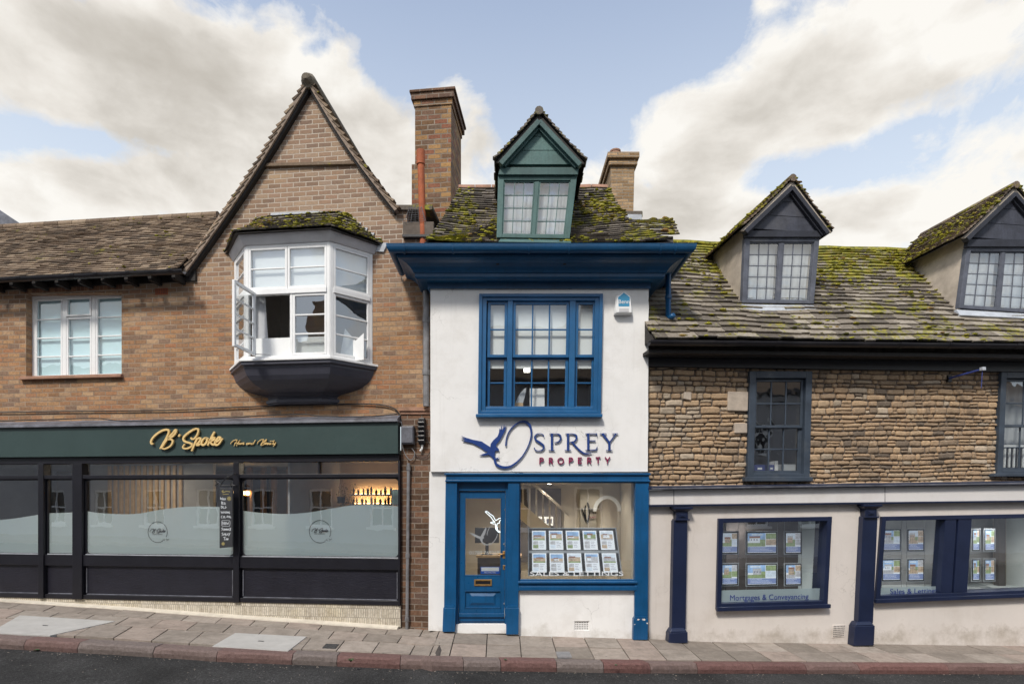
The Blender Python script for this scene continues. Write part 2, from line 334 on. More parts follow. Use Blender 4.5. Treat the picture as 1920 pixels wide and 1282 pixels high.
M['blueglass'] = glass_mat('bluish_glass', tint=(.80, .94, .97), boost=1.3, wav=.15)
M['paper'] = paint('paper', (.80, .80, .80), .7, .02, 3, .02)
M['ink'] = paint('ink_grey', (.10, .11, .16), .7, .1)
M['dgrey'] = paint('dark_grey_board', (.035, .037, .042), .5, .1)
M['navyprint'] = paint('navy_print', (.03, .05, .22), .5, .1)
M['chalk'] = paint('chalk', (.62, .66, .70), .9, .1)
M['chalkgold'] = paint('gold_chalk', (.50, .42, .16), .9, .1)
M['whitevinyl'] = paint('white_vinyl', (.72, .74, .75), .5, .02)
M['logogrey'] = paint('grey_vinyl', (.05, .055, .06), .6, .05)
M['leaf'] = paint('leaf_green', (.035, .08, .02), .6, .4, 20, .3)
M['bulb'] = emit('warm_bulb', (1, .62, .25), 14)
M['led'] = emit('shelf_light', (1, .60, .28), 9)
M['downlight'] = emit('ceiling_lamp', (1, .93, .8), 12)
M['neon'] = emit('neon_white', (.85, .95, 1), 2.2)
M['screen'] = emit('lit_window_sign', (.55, .85, .8), .5)
M['bottle'] = paint('bottle_dark', (.06, .04, .035), .3, .4, 12, .05)

# asphalt
m, t, b = mat('asphalt'); o = objc(t)
vo = t.node('ShaderNodeTexVoronoi', inp={'Vector': o, 'Scale': 70.0})
g = t.noise(o, 1.2, 6, .6); f = t.noise(o, 160, 3)
c = t.ramp(vo.outputs['Color'], [(.0, .024), (.6, .044), (.9, .070), (1., .15)])
c = t.mix(1.0, c, t.ramp(g, [(.35, .62), (.65, 1.22)]), 'MULTIPLY')
t.put(b.inputs['Base Color'], c); b.inputs['Roughness'].default_value = .95; b.inputs['Specular IOR Level'].default_value = .2
bump(t, b, t.math('ADD', vo.outputs['Distance'], f), .8, .01); M['asphalt'] = m

# ------------------------------------------------------------------ mesh builder
class MB:
    def __init__(s): s.v = []; s.f = []; s.r = []; s.m = []; s.mi = 0; s.rc = (.5, .5, .5)
    def add(s, vs, fs):
        k = len(s.v); s.v += [tuple(p) for p in vs]
        for f in fs: s.f.append([k + i for i in f]); s.r.append(s.rc); s.m.append(s.mi)
    def hexa(s, a, b):      # two quads (loops) front a, back b
        s.add(list(a) + list(b), [(0, 1, 2, 3), (7, 6, 5, 4), (0, 4, 5, 1), (1, 5, 6, 2), (2, 6, 7, 3), (3, 7, 4, 0)])
    def box(s, x0, x1, y0, y1, z0, z1):
        s.hexa([(x0, y0, z0), (x1, y0, z0), (x1, y0, z1), (x0, y0, z1)], [(x0, y1, z0), (x1, y1, z0), (x1, y1, z1), (x0, y1, z1)])
    def prism(s, pts, v0, v1, holes=()):    # pts: (u,z) outline in the facade plane, from depth v0 (front) to v1 (back)
        loops = [list(pts)] + [list(h) for h in holes]
        flat = [p for l in loops for p in l]
        tris = tessellate_polygon([[Vector((p[0], p[1], 0)) for p in l] for l in loops])
        n = len(flat)
        vs = [(p[0], v0, p[1]) for p in flat] + [(p[0], v1, p[1]) for p in flat]
        fs = [tuple(t_) for t_ in tris] + [tuple(i + n for i in reversed(t_)) for t_ in tris]
        k = 0
        for l in loops:
            m_ = len(l)
            for i in range(m_):
                j = (i + 1) % m_
                fs.append((k + i, k + j, k + j + n, k + i + n))
            k += m_
        s.add(vs, fs)
    def loft(s, rings, closed=True, caps=True):
        n = len(rings[0]); vs = [p for r in rings for p in r]; fs = []
        for k in range(len(rings) - 1):
            for i in range(n if closed else n - 1):
                j = (i + 1) % n
                fs.append((k * n + i, k * n + j, (k + 1) * n + j, (k + 1) * n + i))
        if caps and closed:
            fs.append(tuple(range(n - 1, -1, -1))); fs.append(tuple((len(rings) - 1) * n + i for i in range(n)))
        s.add(vs, fs)
    def tube(s, path, r, n=8, caps=True):
        path = [Vector(p) for p in path]; rings = []
        up = Vector((0, 0, 1)); prev = None
        for i, p in enumerate(path):
            a = path[max(0, i - 1)]; b = path[min(len(path) - 1, i + 1)]
            d = (b - a).normalized()
            if prev is None:
                x = d.cross(up if abs(d.z) < .9 else Vector((1, 0, 0))).normalized()
            else: x = (prev - d * prev.dot(d)).normalized()
            prev = x; y = d.cross(x)
            rr = r[i] if isinstance(r, (list, tuple)) else r
            rings.append([p + (x * math.cos(q) + y * math.sin(q)) * rr for q in [2 * math.pi * k / n for k in range(n)]])
        s.loft(rings, True, caps)
    def blob(s, c, rx, ry, rz, seed=0, seg=7, rng=5, nz=.25):
        vs = []; fs = []
        for i in range(rng + 1):
            th = math.pi * i / rng
            for j in range(seg):
                ph = 2 * math.pi * j / seg
                q = Vector((math.sin(th) * math.cos(ph), math.sin(th) * math.sin(ph), math.cos(th)))
                k = 1 + nz * (noise.noise(q * 1.7 + Vector((seed * 3.1, seed * 1.7, seed))))*1.6
                vs.append((c[0] + q.x * rx * k, c[1] + q.y * ry * k, c[2] + q.z * rz * k))
        for i in range(rng):
            for j in range(seg):
                k = (j + 1) % seg
                fs.append((i * seg + j, i * seg + k, (i + 1) * seg + k, (i + 1) * seg + j))
        s.add(vs, fs)
    def ribbon(s, pts, wid, v0, v1, sub=6):     # calligraphic stroke in the facade plane
        P = [Vector((p[0], p[1])) for p in pts]
        if not isinstance(wid, (list, tuple)): wid = [wid] * len(P)
        if len(P) > 2:
            Q = []; W = []
            for i in range(len(P) - 1):
                p0 = P[max(0, i - 1)]; p1 = P[i]; p2 = P[i + 1]; p3 = P[min(len(P) - 1, i + 2)]
                for k in range(sub):
                    q = k / sub
                    Q.append(.5 * ((2 * p1) + (p2 - p0) * q + (2 * p0 - 5 * p1 + 4 * p2 - p3) * q * q + (3 * p1 - 3 * p2 + p3 - p0) * q ** 3))
                    W.append(wid[i] * (1 - q) + wid[i + 1] * q)
            Q.append(P[-1]); W.append(wid[-1])
        else: Q, W = P, list(wid)
        rings = []
        for i, p in enumerate(Q):
            d = (Q[min(len(Q) - 1, i + 1)] - Q[max(0, i - 1)])
            d = d.normalized() if d.length > 1e-9 else Vector((1, 0))
            nn = Vector((-d.y, d.x)) * W[i] / 2
            a = p + nn; c = p - nn
            rings.append([(a.x, v0, a.y), (c.x, v0, c.y), (c.x, v1, c.y), (a.x, v1, a.y)])
        s.loft(rings)

def build(name, mb, material, parent=None, bevel=0, smooth=False, fix=True):
    me = D.meshes.new(name); me.from_pydata(mb.v, [], mb.f)
    for mm in (material if isinstance(material, list) else [material]): me.materials.append(mm)
    me.polygons.foreach_set('material_index', mb.m)
    if fix:
        import bmesh
        bm = bmesh.new(); bm.from_mesh(me)
        bmesh.ops.recalc_face_normals(bm, faces=bm.faces); bm.to_mesh(me); bm.free()
    me.uv_layers.new(name='UVMap'); me.attributes.new('rnd', 'FLOAT_COLOR', 'CORNER')
    vs_ = [v_.co.copy() for v_ in me.vertices]; UV = [0.0] * (2 * len(me.loops)); CC = [.5] * (4 * len(me.loops))
    for p in me.polygons:
        n = p.normal; r = mb.r[p.index]
        for li, vi in zip(p.loop_indices, p.vertices):
            c = vs_[vi]
            if abs(n.z) > .8: u = (c.x, c.y)
            elif abs(n.y) >= abs(n.x): u = (c.x, c.z)
            else: u = (c.y + .11, c.z)
            UV[2 * li:2 * li + 2] = u; CC[4 * li:4 * li + 4] = (r[0], r[1], r[2], 1)
    me.uv_layers['UVMap'].data.foreach_set('uv', UV); me.attributes['rnd'].data.foreach_set('color', CC)
    if smooth: me.polygons.foreach_set('use_smooth', [True] * len(me.polygons))
    o = D.objects.new(name, me); COL.objects.link(o)
    if parent: o.parent = parent
    if bevel:
        b = o.modifiers.new('bevel', 'BEVEL'); b.width = bevel; b.segments = 2; b.limit_method = 'ANGLE'; b.angle_limit = R(35)
    return o
def tag(o, label=None, cat=None, group=None, kind=None):
    if label: o['label'] = label
    if cat: o['category'] = cat
    if group: o['group'] = group
    if kind: o['kind'] = kind
    return o
def empty(name, loc=(0, 0, 0), rz=0, parent=None):
    o = D.objects.new(name, None); o.empty_display_size = .2; COL.objects.link(o)
    o.location = loc; o.rotation_euler = (0, 0, rz)
    if parent: o.parent = parent
    return o
def copy_tree(o, parent=None):
    c = o.copy(); COL.objects.link(c)
    if parent is not None: c.parent = parent
    for ch in [x for x in D.objects if x.parent == o]: copy_tree(ch, c)
    return c

class Frame:
    """a facade's own plane: u along the street, v depth into the house, z up"""
    def __init__(s, ox, oy, deg):
        s.o = Vector((ox, oy, 0)); s.a = R(deg)
        s.U = Vector((math.cos(s.a), math.sin(s.a), 0)); s.V = Vector((-math.sin(s.a), math.cos(s.a), 0))
    def p(s, px, py, v=0.0):        # where the sight line through a photo point meets the plane at depth v -> (u, z)
        d = Vector(((px - PX0) / FPX, 1, (PY0 - py) / FPX))
        t_ = (v - (CAM - s.o).dot(s.V)) / d.dot(s.V)
        q = CAM + d * t_
        return ((q - s.o).dot(s.U), q.z)
    def P(s, pts, v=0.0): return [s.p(x, y, v) for x, y in pts]
    def p3(s, px, py, v=0.0):
        u, z = s.p(px, py, v); return Vector((u, v, z))
    def root(s, name, u=0, v=0, z=0):
        q = s.o + s.U * u + s.V * v; return empty(name, (q.x, q.y, z), s.a)

class Quad:
    """four corners in 3D; s runs left-right, t top-bottom, d outwards"""
    def __init__(s, tl, tr, br, bl):
        s.c = [Vector(x) for x in (tl, tr, br, bl)]
        s.W = ((s.c[1] - s.c[0]).length + (s.c[2] - s.c[3]).length) / 2
        s.H = ((s.c[3] - s.c[0]).length + (s.c[2] - s.c[1]).length) / 2
        s.n = -(s.c[1] - s.c[0]).cross(s.c[3] - s.c[0]).normalized()
    def at(s, a, b, d=0):
        return (s.c[0] * (1 - a) + s.c[1] * a) * (1 - b) + (s.c[3] * (1 - a) + s.c[2] * a) * b + s.n * d
    def box(s, mb, a0, a1, b0, b1, d0, d1):
        mb.hexa([s.at(a0, b1, d1), s.at(a1, b1, d1), s.at(a1, b0, d1), s.at(a0, b0, d1)],
                [s.at(a0, b1, d0), s.at(a1, b1, d0), s.at(a1, b0, d0), s.at(a0, b0, d0)])
    def rect(s, mb, a0, a1, b0, b1, d):
        mb.add([s.at(a0, b1, d), s.at(a1, b1, d), s.at(a1, b0, d), s.at(a0, b0, d)], [(0, 1, 2, 3)])
    def frame(s, mb, w, d0, d1, wt=None, wb=None):
        a = w / s.W; t_ = (wt if wt is not None else w) / s.H; b_ = (wb if wb is not None else w) / s.H
        s.box(mb, 0, a, 0, 1, d0, d1); s.box(mb, 1 - a, 1, 0, 1, d0, d1)
        s.box(mb, a, 1 - a, 0, t_, d0, d1); s.box(mb, a, 1 - a, 1 - b_, 1, d0, d1)
    def sub(s, a0, a1, b0, b1, d=0): return Quad(s.at(a0, b0, d), s.at(a1, b0, d), s.at(a1, b1, d), s.at(a0, b1, d))
def quad_px(F, v, pts): return Quad(*[(lambda q: (q[0], v, q[1]))(F.p(x, y, v)) for x, y in pts])
def sash(F_, Q, name, parent, frame_m, glass_m, cols, rows, fw=.04, bar=.02, d=(-.02, .02), tilt=0, wb=None, wt=None, panename='pane', bevel=.004, bard=None, extra=None):
    """a glazed sash: frame with glazing bars (one mesh) and its panes (one child mesh)"""
    mb = MB(); Q.frame(mb, fw, d[0], d[1], wt, wb)
    a0 = fw / Q.W; t0 = (wt if wt is not None else fw) / Q.H; b0 = (wb if wb is not None else fw) / Q.H
    bd = bard or (d[0] + .006, d[1] - .006)
    cs = [a0 + (1 - 2 * a0) * i / cols for i in range(cols + 1)]; rs = [t0 + (1 - t0 - b0) * i / rows for i in range(rows + 1)]
    for c_ in cs[1:-1]: Q.box(mb, c_ - bar / 2 / Q.W, c_ + bar / 2 / Q.W, t0, 1 - b0, *bd)
    for i, r_ in enumerate(rs[1:-1]):
        for j in range(cols):   # butt the horizontal bars between the upright ones
            l = cs[j] + (bar / 2 / Q.W if j else 0); r2 = cs[j + 1] - (bar / 2 / Q.W if j < cols - 1 else 0)
            Q.box(mb, l, r2, r_ - bar / 2 / Q.H, r_ + bar / 2 / Q.H, *bd)
    if extra: extra(mb, Q)
    fo = build(name, mb, frame_m, parent, bevel)
    g = MB(); dm = (d[0] + d[1]) / 2 - .004
    for j in range(cols):
        for i in range(rows):
            tx, ty = random.uniform(-tilt, tilt), random.uniform(-tilt, tilt)
            dd = lambda x, y: dm + tx * (x - .5) * Q.W / cols + ty * (y - .5) * Q.H / rows
            g.add([Q.at(cs[j], rs[i + 1], dd(0, 1)), Q.at(cs[j + 1], rs[i + 1], dd(1, 1)), Q.at(cs[j + 1], rs[i], dd(1, 0)), Q.at(cs[j], rs[i], dd(0, 0))], [(0, 1, 2, 3)])
    if glass_m: build(panename, g, glass_m, fo, fix=False)
    return fo

def tiles(mb, P, n, tw, length, thick=.022, lap=.35, jit=.012, lift=.02, wv=.35, moss=None, mossmb=None, msize=1.0, clip=None, bottom_scale=1.0, mossrnd=None):
    """courses of separate tiles on the surface P(s,t) (s along, t up the slope)"""
    ts = [0.0]
    for i in range(n):
        ts.append(ts[-1] + (bottom_scale + (1 - bottom_scale) * i / n))
    ts = [x / ts[-1] for x in ts]
    for i in range(n):
        t0, t1 = ts[i], min(1.0, ts[i + 1] + (ts[i + 1] - ts[i]) * lap)
        L_ = (P(1, t0) - P(0, t0)).length
        x = -random.uniform(0, tw) ; wob = random.uniform(0, 50)
        while x < L_:
            wd = tw * random.uniform(1 - wv, 1 + wv); a0 = max(0, x / L_); a1 = min(1, (x + wd - .004) / L_); x += wd
            if a1 - a0 < .15 * tw / L_: continue
            am = (a0 + a1) / 2
            if clip and not clip(am, (t0 + t1) / 2): continue
            p00, p10, p11, p01 = P(a0, t0), P(a1, t0), P(a1, t1), P(a0, t1)
            ex = (p10 - p00).normalized(); ey = (p01 - p00).normalized(); nn = ex.cross(ey)
            if nn.z < 0: nn = -nn
            j = random.uniform(-jit, jit) + .6 * jit * noise.noise(Vector((x * 1.3, wob, 0))); l1 = lift + random.uniform(0, .35) * lift; l2 = lift + random.uniform(0, .35) * lift
            mb.rc = (random.random(), random.random(), random.random())
            bl, br = p00 - ey * j, p10 - ey * (j + random.uniform(-.3, .3) * jit)
            th = thick * random.uniform(.75, 1.25)
            mb.hexa([bl + nn * (l1 - thick * .2), br + nn * (l2 - thick * .2), p11 - nn * .004, p01 - nn * .004], [bl + nn * (l1 + th), br + nn * (l2 + th), p11 + nn * .008, p01 + nn * .008])
            if moss:
                c = (p00 + p10) / 2; k = moss(am, t0, c)
                num = k * wd * 10
                num = int(num) + (random.random() < num % 1)
                for _ in range(num):
                    q = random.random(); e = random.random() ** 1.6
                    pp = (p00 * (1 - q) + p10 * q) * (1 - e * .8) + (p01 * (1 - q) + p11 * q) * e * .8 + nn * (l1 + th) * (1 - e)
                    sz = random.uniform(.016, .05) * msize
                    mossmb.rc = (min(1, max(0, (random.gauss(.5, .2) if not mossrnd else mossrnd(c)))), random.random(), 0)
                    mossmb.blob(pp, sz * random.uniform(.8, 1.7), sz, sz * random.uniform(.28, .5), random.random() * 50, 6, 4, .5)
def text_obj(name, s, F, px0, px1, pyb, v, th, m, parent, height=None, shear=0, py1=None):
    """writing as flat raised letters: fitted between px0 and px1 on base line pyb"""
    cu = D.curves.new(name, 'FONT'); cu.body = s; cu.extrude = th / 2; cu.shear = shear; cu.resolution_u = 4
    tmp = D.objects.new('tmp', cu); COL.objects.link(tmp)
    dg = bpy.context.evaluated_depsgraph_get(); me = D.meshes.new_from_object(tmp.evaluated_get(dg)); D.objects.remove(tmp)
    xs = [q.co.x for q in me.vertices]; x0, x1 = min(xs), max(xs)
    (ua, za), (ub, zb) = F.p(px0, pyb, v), F.p(px1, py1 if py1 is not None else pyb, v)
    k = (ub - ua) / (x1 - x0); ys = max(q.co.y for q in me.vertices)
    kh = (height / ys) if height else k
    for q in me.vertices:
        f_ = (q.co.x - x0) / (x1 - x0)
        q.co = Vector((ua + (q.co.x - x0) * k, v - q.co.z, za + (zb - za) * f_ + q.co.y * kh))
    me.materials.clear(); me.materials.append(m)
    o = D.objects.new(name, me); COL.objects.link(o); o.parent = parent
    return o
# ------------------------------------------------------------------ ground: street, kerb, pavement
OF = Frame(0, 0, 0); LF = Frame(-1.19, .30, -6.3); RF = Frame(2.21, .05, 7.2)
def interp(tab, x):
    if x <= tab[0][0]: 
        (a, p), (b_, q) = tab[0], tab[1]
    elif x >= tab[-1][0]: (a, p), (b_, q) = tab[-2], tab[-1]
    else:
        for i in range(len(tab) - 1):
            if tab[i][0] <= x <= tab[i + 1][0]: (a, p), (b_, q) = tab[i], tab[i + 1]; break
    return p + (q - p) * (x - a) / (b_ - a)
WALLY = [(-300, 1108), (0, 1124), (240, 1140), (400, 1152), (750, 1176), (850, 1184), (950, 1189), (1213, 1197), (1300, 1202), (1640, 1207), (1920, 1210), (2300, 1213)]
KERBY = [(-300, 1178), (0, 1197), (240, 1210), (400, 1221), (800, 1237), (1213, 1244), (1600, 1246), (1920, 1248), (2300, 1250)]
def wall_pt(px):
    F = LF if px < 806 else (OF if px < 1215 else RF)
    v = .30 if px < 755 else 0      # under the shop front the paving runs in to the tiled plinth
    u, z = F.p(px, interp(WALLY, px), 0)
    q = F.o + F.U * u; return Vector((q.x, q.y, z))
def kerb_pt(px):
    a = wall_pt(px); z = a.z - .03; dpt = (2 - z) * FPX / (interp(KERBY, px) - PY0)
    return Vector(((px - PX0) / FPX * dpt, dpt - 8.7, z))
JA = [(-260, -560), (-110, -330), (80, -75), (285, 178), (593, 540), (701, 655), (780, 745), (856, 843), (916, 913), (977, 982), (1094, 1119), (1155, 1188), (1214, 1258), (1274, 1324), (1330, 1388), (1440, 1514), (1600, 1700), (1900, 2040), (2300, 2500)]
def pave(px, t_):       # px on the wall line, t 0 at the wall, 1 at the kerb
    return wall_pt(px).lerp(kerb_pt(interp(JA, px)), t_)
KW = .215 / 1.5          # width of the kerb stones as a share of the pavement
mb = MB(); base = MB()
pxs = list(range(-260, 2301, 20))
base.loft([[pave(x, -.25) - Vector((0, 0, .03)), pave(x, 1 - .02) - Vector((0, 0, .03))] for x in pxs], closed=False)
tag(build('pavement_bedding', base, paint('joint_sand', (.06, .05, .045), .95, .3, 9, .3), fix=False), kind='structure')
def slab_rows(x):
    return [0, .27, .53, 1 - KW] if x < 830 else [0, .44, 1 - KW]
x = -260; col = 0
while x < 2280:
    step = 62 if x < 830 else 60
    if 760 < x < 850: step = 30
    if x > 1300: step = 57 * (1 + (x - 1300) * .0002)
    rows = slab_rows(x); col += 1
    for i in range(len(rows) - 1):
        off = (step * .5 if (x < 780 and i % 2) else 0)
        r = random.random(); mb.rc = (r if x > 800 else min(1, r * .8 + .15), random.random(), 0)
        g = .0065; ga = .75
        xa, xb = x + off + ga, x + off + step - ga; t0, t1 = rows[i] + g, rows[i + 1] - g
        if i == 0: t0 = -.22 if x < 752 else -.01
        dz_ = random.uniform(-.002, .003)
        tp = [pave(xa, t0), pave(xb, t0), pave(xb, t1), pave(xa, t1)]
        tilt = [random.uniform(-.003, .003) for _ in range(4)]
        top = [p + Vector((0, 0, dz_ + q)) for p, q in zip(tp, tilt)]
        mb.hexa([p - Vector((0, 0, .05)) for p in top], top)
    x += step
pv = tag(build('pavement', mb, M['paving'], bevel=.004), kind='structure')
# kerb stones
mb = MB(); x = -300.0
def kp(px, o=0, dzz=0):
    a = kerb_pt(px); b_ = kerb_pt(px + 5); d = (b_ - a).normalized(); nrm = Vector((-d.y, d.x, 0)).normalized()
    return a + nrm * o + Vector((0, 0, dzz))
while x < 2300:
    ln = random.choice([62, 75, 88, 105, 70]) * (1.35 if x < 800 else 1) * (1.6 if x > 1380 else 1)
    nseg = 6; rings = []
    mb.rc = (min(1, max(0, random.gauss(.5, .2))), random.random(), 0); sd_ = random.uniform(-.005, .005); tl = random.uniform(-.004, .006)
    for k in range(nseg + 1):
        px = x + .45 + (ln - .9) * k / nseg; e = .012 if k in (0, nseg) else 0
        ru = lambda a: a * noise.noise(Vector((px * .11, a * 90, 3)))
        rings.append([kp(px, .222, tl), kp(px, .03 + e + sd_, tl + .001), kp(px, .004 + e + sd_ + ru(.012), tl - .018 - e), kp(px, -.006 + sd_ + ru(.016), -.07), kp(px, .006 + sd_ + ru(.014), -.16), kp(px, .222, -.16)])
    mb.loft(rings)
    x += ln
tag(build('kerb', mb, M['kerb'], bevel=.005), kind='structure')
# road: follows the kerb, then the far side
mb = MB(); rings = []
for px in list(range(-300, 2301, 40)):
    k = kerb_pt(px); z = k.z - .128
    rings.append([Vector((k.x, k.y + .1, z)), Vector((k.x, k.y - .6, z + .012)), Vector((k.x, -7.6, z + .06)), Vector((k.x, -9.1, z + .02))])
first, last = rings[0], rings[-1]
rings = [[Vector((-60, p.y + (1.5 if False else 0), p.z + .35)) for p in first]] + rings + [[Vector((60, p.y, p.z - .3)) for p in last]]
mb.loft(rings, closed=False)
tag(build('road', mb, M['asphalt'], fix=False), kind='structure')
mb = MB(); mb.rc = (.5, .5, 0)
mb.loft([[Vector((x_, -9.1, z_ + .02)), Vector((x_, -9.12, z_ + .14)), Vector((x_, -11.4, z_ + .17))] for x_, z_ in ((-60, .70), (-8, .20), (0, -.10), (8, -.40), (60, -.75))], closed=False)
tag(build('far_pavement', mb, M['paving'], fix=False), kind='structure')
mb = MB(); mb.add([(-400, -400, -.95), (400, -400, -.95), (400, 400, -.95), (-400, 400, -.95)], [(0, 1, 2, 3)])
tag(build('ground', mb, M['asphalt'], fix=False), kind='structure')
def ground_pt(px, py, lift=.006):
    # point of the pavement seen at a photo point
    k, wv_ = kerb_pt(px), wall_pt(px); a, b_ = interp(WALLY, px), interp(KERBY, px)
    z = wv_.z + (k.z - wv_.z) * (py - a) / (b_ - a); dd = (2 - z) * FPX / (py - PY0)
    return Vector(((px - PX0) / FPX * dd, dd - 8.7, z + lift))
def cover(name, pts, m, label, cat='access cover', th=.012, recess=None):
    P4 = [ground_pt(*p) for p in pts]; c = sum(P4, Vector()) / 4
    e = empty(name, c); mb = MB(); P4 = [p - c for p in P4]
    mb.hexa([p - Vector((0, 0, .03)) for p in P4], [p + Vector((0, 0, th * .4)) for p in P4])
    build('plate', mb, m, e, .003); tag(e, label, cat)
    if recess:
        r = MB(); q = [P4[0].lerp(P4[2], f) for f in (.46, .54)]; ex = (P4[1] - P4[0]).normalized() * .04; ey = (P4[3] - P4[0]).normalized() * .02
        mid = Vector((0, 0, th * .4 + .003)); r.add([mid - ex - ey, mid + ex - ey, mid + ex + ey, mid - ex + ey], [(0, 1, 2, 3)])
        build('lifting_slot', r, M['iron'], e, fix=False)
    return e
cover('access_cover', [(37, 1154), (216, 1165), (94, 1192), (-20, 1187)], M['concrete'], 'large pale concrete access cover in the pavement by the door end of the salon', recess=True)
cover('access_cover', [(441, 1187), (575, 1194), (540, 1221), (398, 1212)], M['concrete'], 'pale concrete access cover beside the kerb below the salon window by the drain pipe', recess=True)
cover('stopcock_cover', [(611, 1207), (636, 1208), (629, 1216), (604, 1215)], M['iron'], 'small dark iron cover set in a slab right of the pale concrete cover', 'iron cover')
cover('stopcock_cover', [(1042, 1222), (1068, 1222), (1073, 1233), (1046, 1233)], M['steel'], 'small grey metal cover in the slab before the blue and white shop window', 'iron cover')
# weeds in the kerb joints
def weed(px, py, sc, label):
    c = ground_pt(px, py); e = MB()
    for k in range(14):
        a = random.uniform(0, 6.28); l = sc * random.uniform(.5, 1); w_ = .006
        d = Vector((math.cos(a), math.sin(a), 0)); q = Vector((-d.y, d.x, 0)) * w_
        p1 = d * l * .4 + Vector((0, 0, l * .5)); p2 = d * l + Vector((0, 0, l * .55))
        e.add([-q, q, p1 + q * 1.6, p1 - q * 1.6, p2], [(0, 1, 2, 3), (3, 2, 4)])
    o = build('weed', e, M['leaf'], fix=False); o.location = c; tag(o, label, 'weed')
weed(658, 1241, .07, 'tuft of green weed growing in the kerb joint before the salon')
weed(948, 1238, .03, 'tiny green weed in the kerb joint before the blue door')
weed(1155, 1248, .03, 'tiny green weed in the kerb joint right of the blue shop')
mb = MB(); mb.add([(0, 0, 0), (.05, -.02, .015), (.09, .01, .05), (.05, .05, .03), (.0, .04, .02)], [(0, 1, 2, 3, 4)])
o = build('leaf', mb, M['wood'], fix=False); o.location = ground_pt(1508, 1204, .008); tag(o, 'dry brown leaf lying against the cream shop wall', 'leaf')
mb = MB(); mb.add([(0, 0, 0), (.05, -.02, .02), (.07, .02, .01), (.03, .05, .03)], [(0, 1, 2, 3)])
o = build('leaf', mb, M['leaf'], fix=False); o.location = kerb_pt(65) + Vector((0, -.03, -.12)); tag(o, 'small green leaf in the gutter of the road', 'leaf')

# =============================================================== LEFT: brick house with the salon
F = LF
house = F.root('brick_house'); tag(house, 'brown brick house with tall gable, white bay window and salon below', 'house')
ZE = F.p(345, 505, -.3)[1]                      # tile edge of the low roof
uL = F.p(-330, 600)[0]
ap = F.p(577, 160, -.02); gl = F.p(352, 503); gr = F.p(737, 395)
zs = F.p(400, 800)[1]                            # where the brick stops above the shop
holeL = F.P([(49, 551), (228, 549), (228, 708), (49, 708)]); 
holeB = F.P([(462, 452), (690, 470), (690, 672), (462, 672)])
outl = [(uL, zs), (uL, ZE + .28), (gl[0], ZE + .28), ap, gr, F.p(763, 396), F.p(763, 420), F.p(812, 420), F.p(812, 1182), F.p(752, 1180), (F.p(752, 900)[0], zs)]
mb = MB(); mb.prism(outl, 0, .32, [holeL, holeB]); build('wall', mb, M['brick'], house)
# darker stock bricks of the pier under the string course (its own facing, 12 mm proud)
mb = MB(); mb.prism(F.P([(753, 776), (811, 776), (811, 1184), (753, 1184)]), -.012, .0); pier = build('pier', mb, M['brick_dark'], house)
mb = MB(); mb.prism(F.P([(749, 764), (812, 764), (812, 771), (749, 771)]), -.06, 0); mb.prism(F.P([(752, 771), (812, 771), (812, 777), (752, 777)]), -.035, 0); build('pier_cap', mb, M['ridge'], house, .006)
# gable string course
mb = MB(); a, b_ = F.p(484, 312), F.p(676, 308); mb.prism([(a[0] + .0, a[1] - .03), (b_[0] - .03, b_[1] - .02), (b_[0] - .05, b_[1] + .03), (a[0] + .04, a[1] + .02)], -.05, 0)
build('string_course', mb, M['tile_brown'], house, .004)
# soldier arch, sill and air brick
mb = MB(); u0, u1 = F.p(40, 551)[0], F.p(230, 551)[0]; zt = holeL[0][1] + .012; n = 27
for i in range(n):
    a = u0 + (u1 - u0) * i / n; bb = u0 + (u1 - u0) * (i + 1) / n - .010; mb.rc = (random.random(), random.random(), 0)
    mb.box(a, bb, -.006, .02, zt, zt + .20)
build('brick_arch', mb, tone_mat('arch_brick', [(0, (.17, .08, .05)), (.5, (.27, .13, .075)), (1, (.36, .2, .11))], var=.5, bmp=.5), house, .003)
mb = MB(); a, b_ = F.p(41, 708), F.p(232, 708); mb.box(a[0], b_[0], -.07, .14, a[1] - .045, a[1] - .012); mb.box(a[0] + .01, b_[0] - .01, -.05, .14, a[1] - .012, a[1] + .014); build('sill', mb, M['ridge'], house, .005)
mb = MB(); a, b_ = F.p(291, 553), F.p(315, 540); mb.prism([(a[0], a[1]), (b_[0], a[1]), (b_[0], b_[1]), (a[0], b_[1])], -.004, .004)
ab = build('air_brick', mb, M['clay'], house)
g = MB()
for i in range(7):
    for j in range(3): 
        uu = a[0] + .02 + i * (b_[0] - a[0] - .04) / 6; zz = a[1] + .025 + j * (b_[1] - a[1] - .05) / 2; g.box(uu - .007, uu + .007, -.0065, -.003, zz - .008, zz + .008)
build('grille', g, M['black'], ab)
# rooms behind the windows
def room(parent, name, u0, u1, v0, v1, z0, z1, m, thick=.04, mfloor=None, mback=None, noceil=False):
    mb = MB(); mb.box(u0 - thick, u1 + thick, v0, v1, z0 - thick, z0); mb.mi = 0
    if not noceil: mb.box(u0 - thick, u1 + thick, v0, v1, z1, z1 + thick)
    mb.box(u0 - thick, u0, v0, v1, z0, z1); mb.box(u1, u1 + thick, v0, v1, z0, z1)
    mb.mi = 1; mb.box(u0 - thick, u1 + thick, v1, v1 + thick, z0 - thick, z1 + thick)
    return build(name, mb, [m, mback or m], parent)
room(house, 'room_lining', holeL[0][0] - .3, holeL[1][0] + .3, .33, 2.3, holeL[2][1] - .5, holeL[0][1] + .2, M['room_grey'])
room(house, 'room_lining', holeB[0][0] - .2, holeB[1][0] + .25, .33, 1.5, holeB[2][1] - .25, holeB[0][1] + .12, paint('bay_room', (.50, .49, .47), .9, .1))
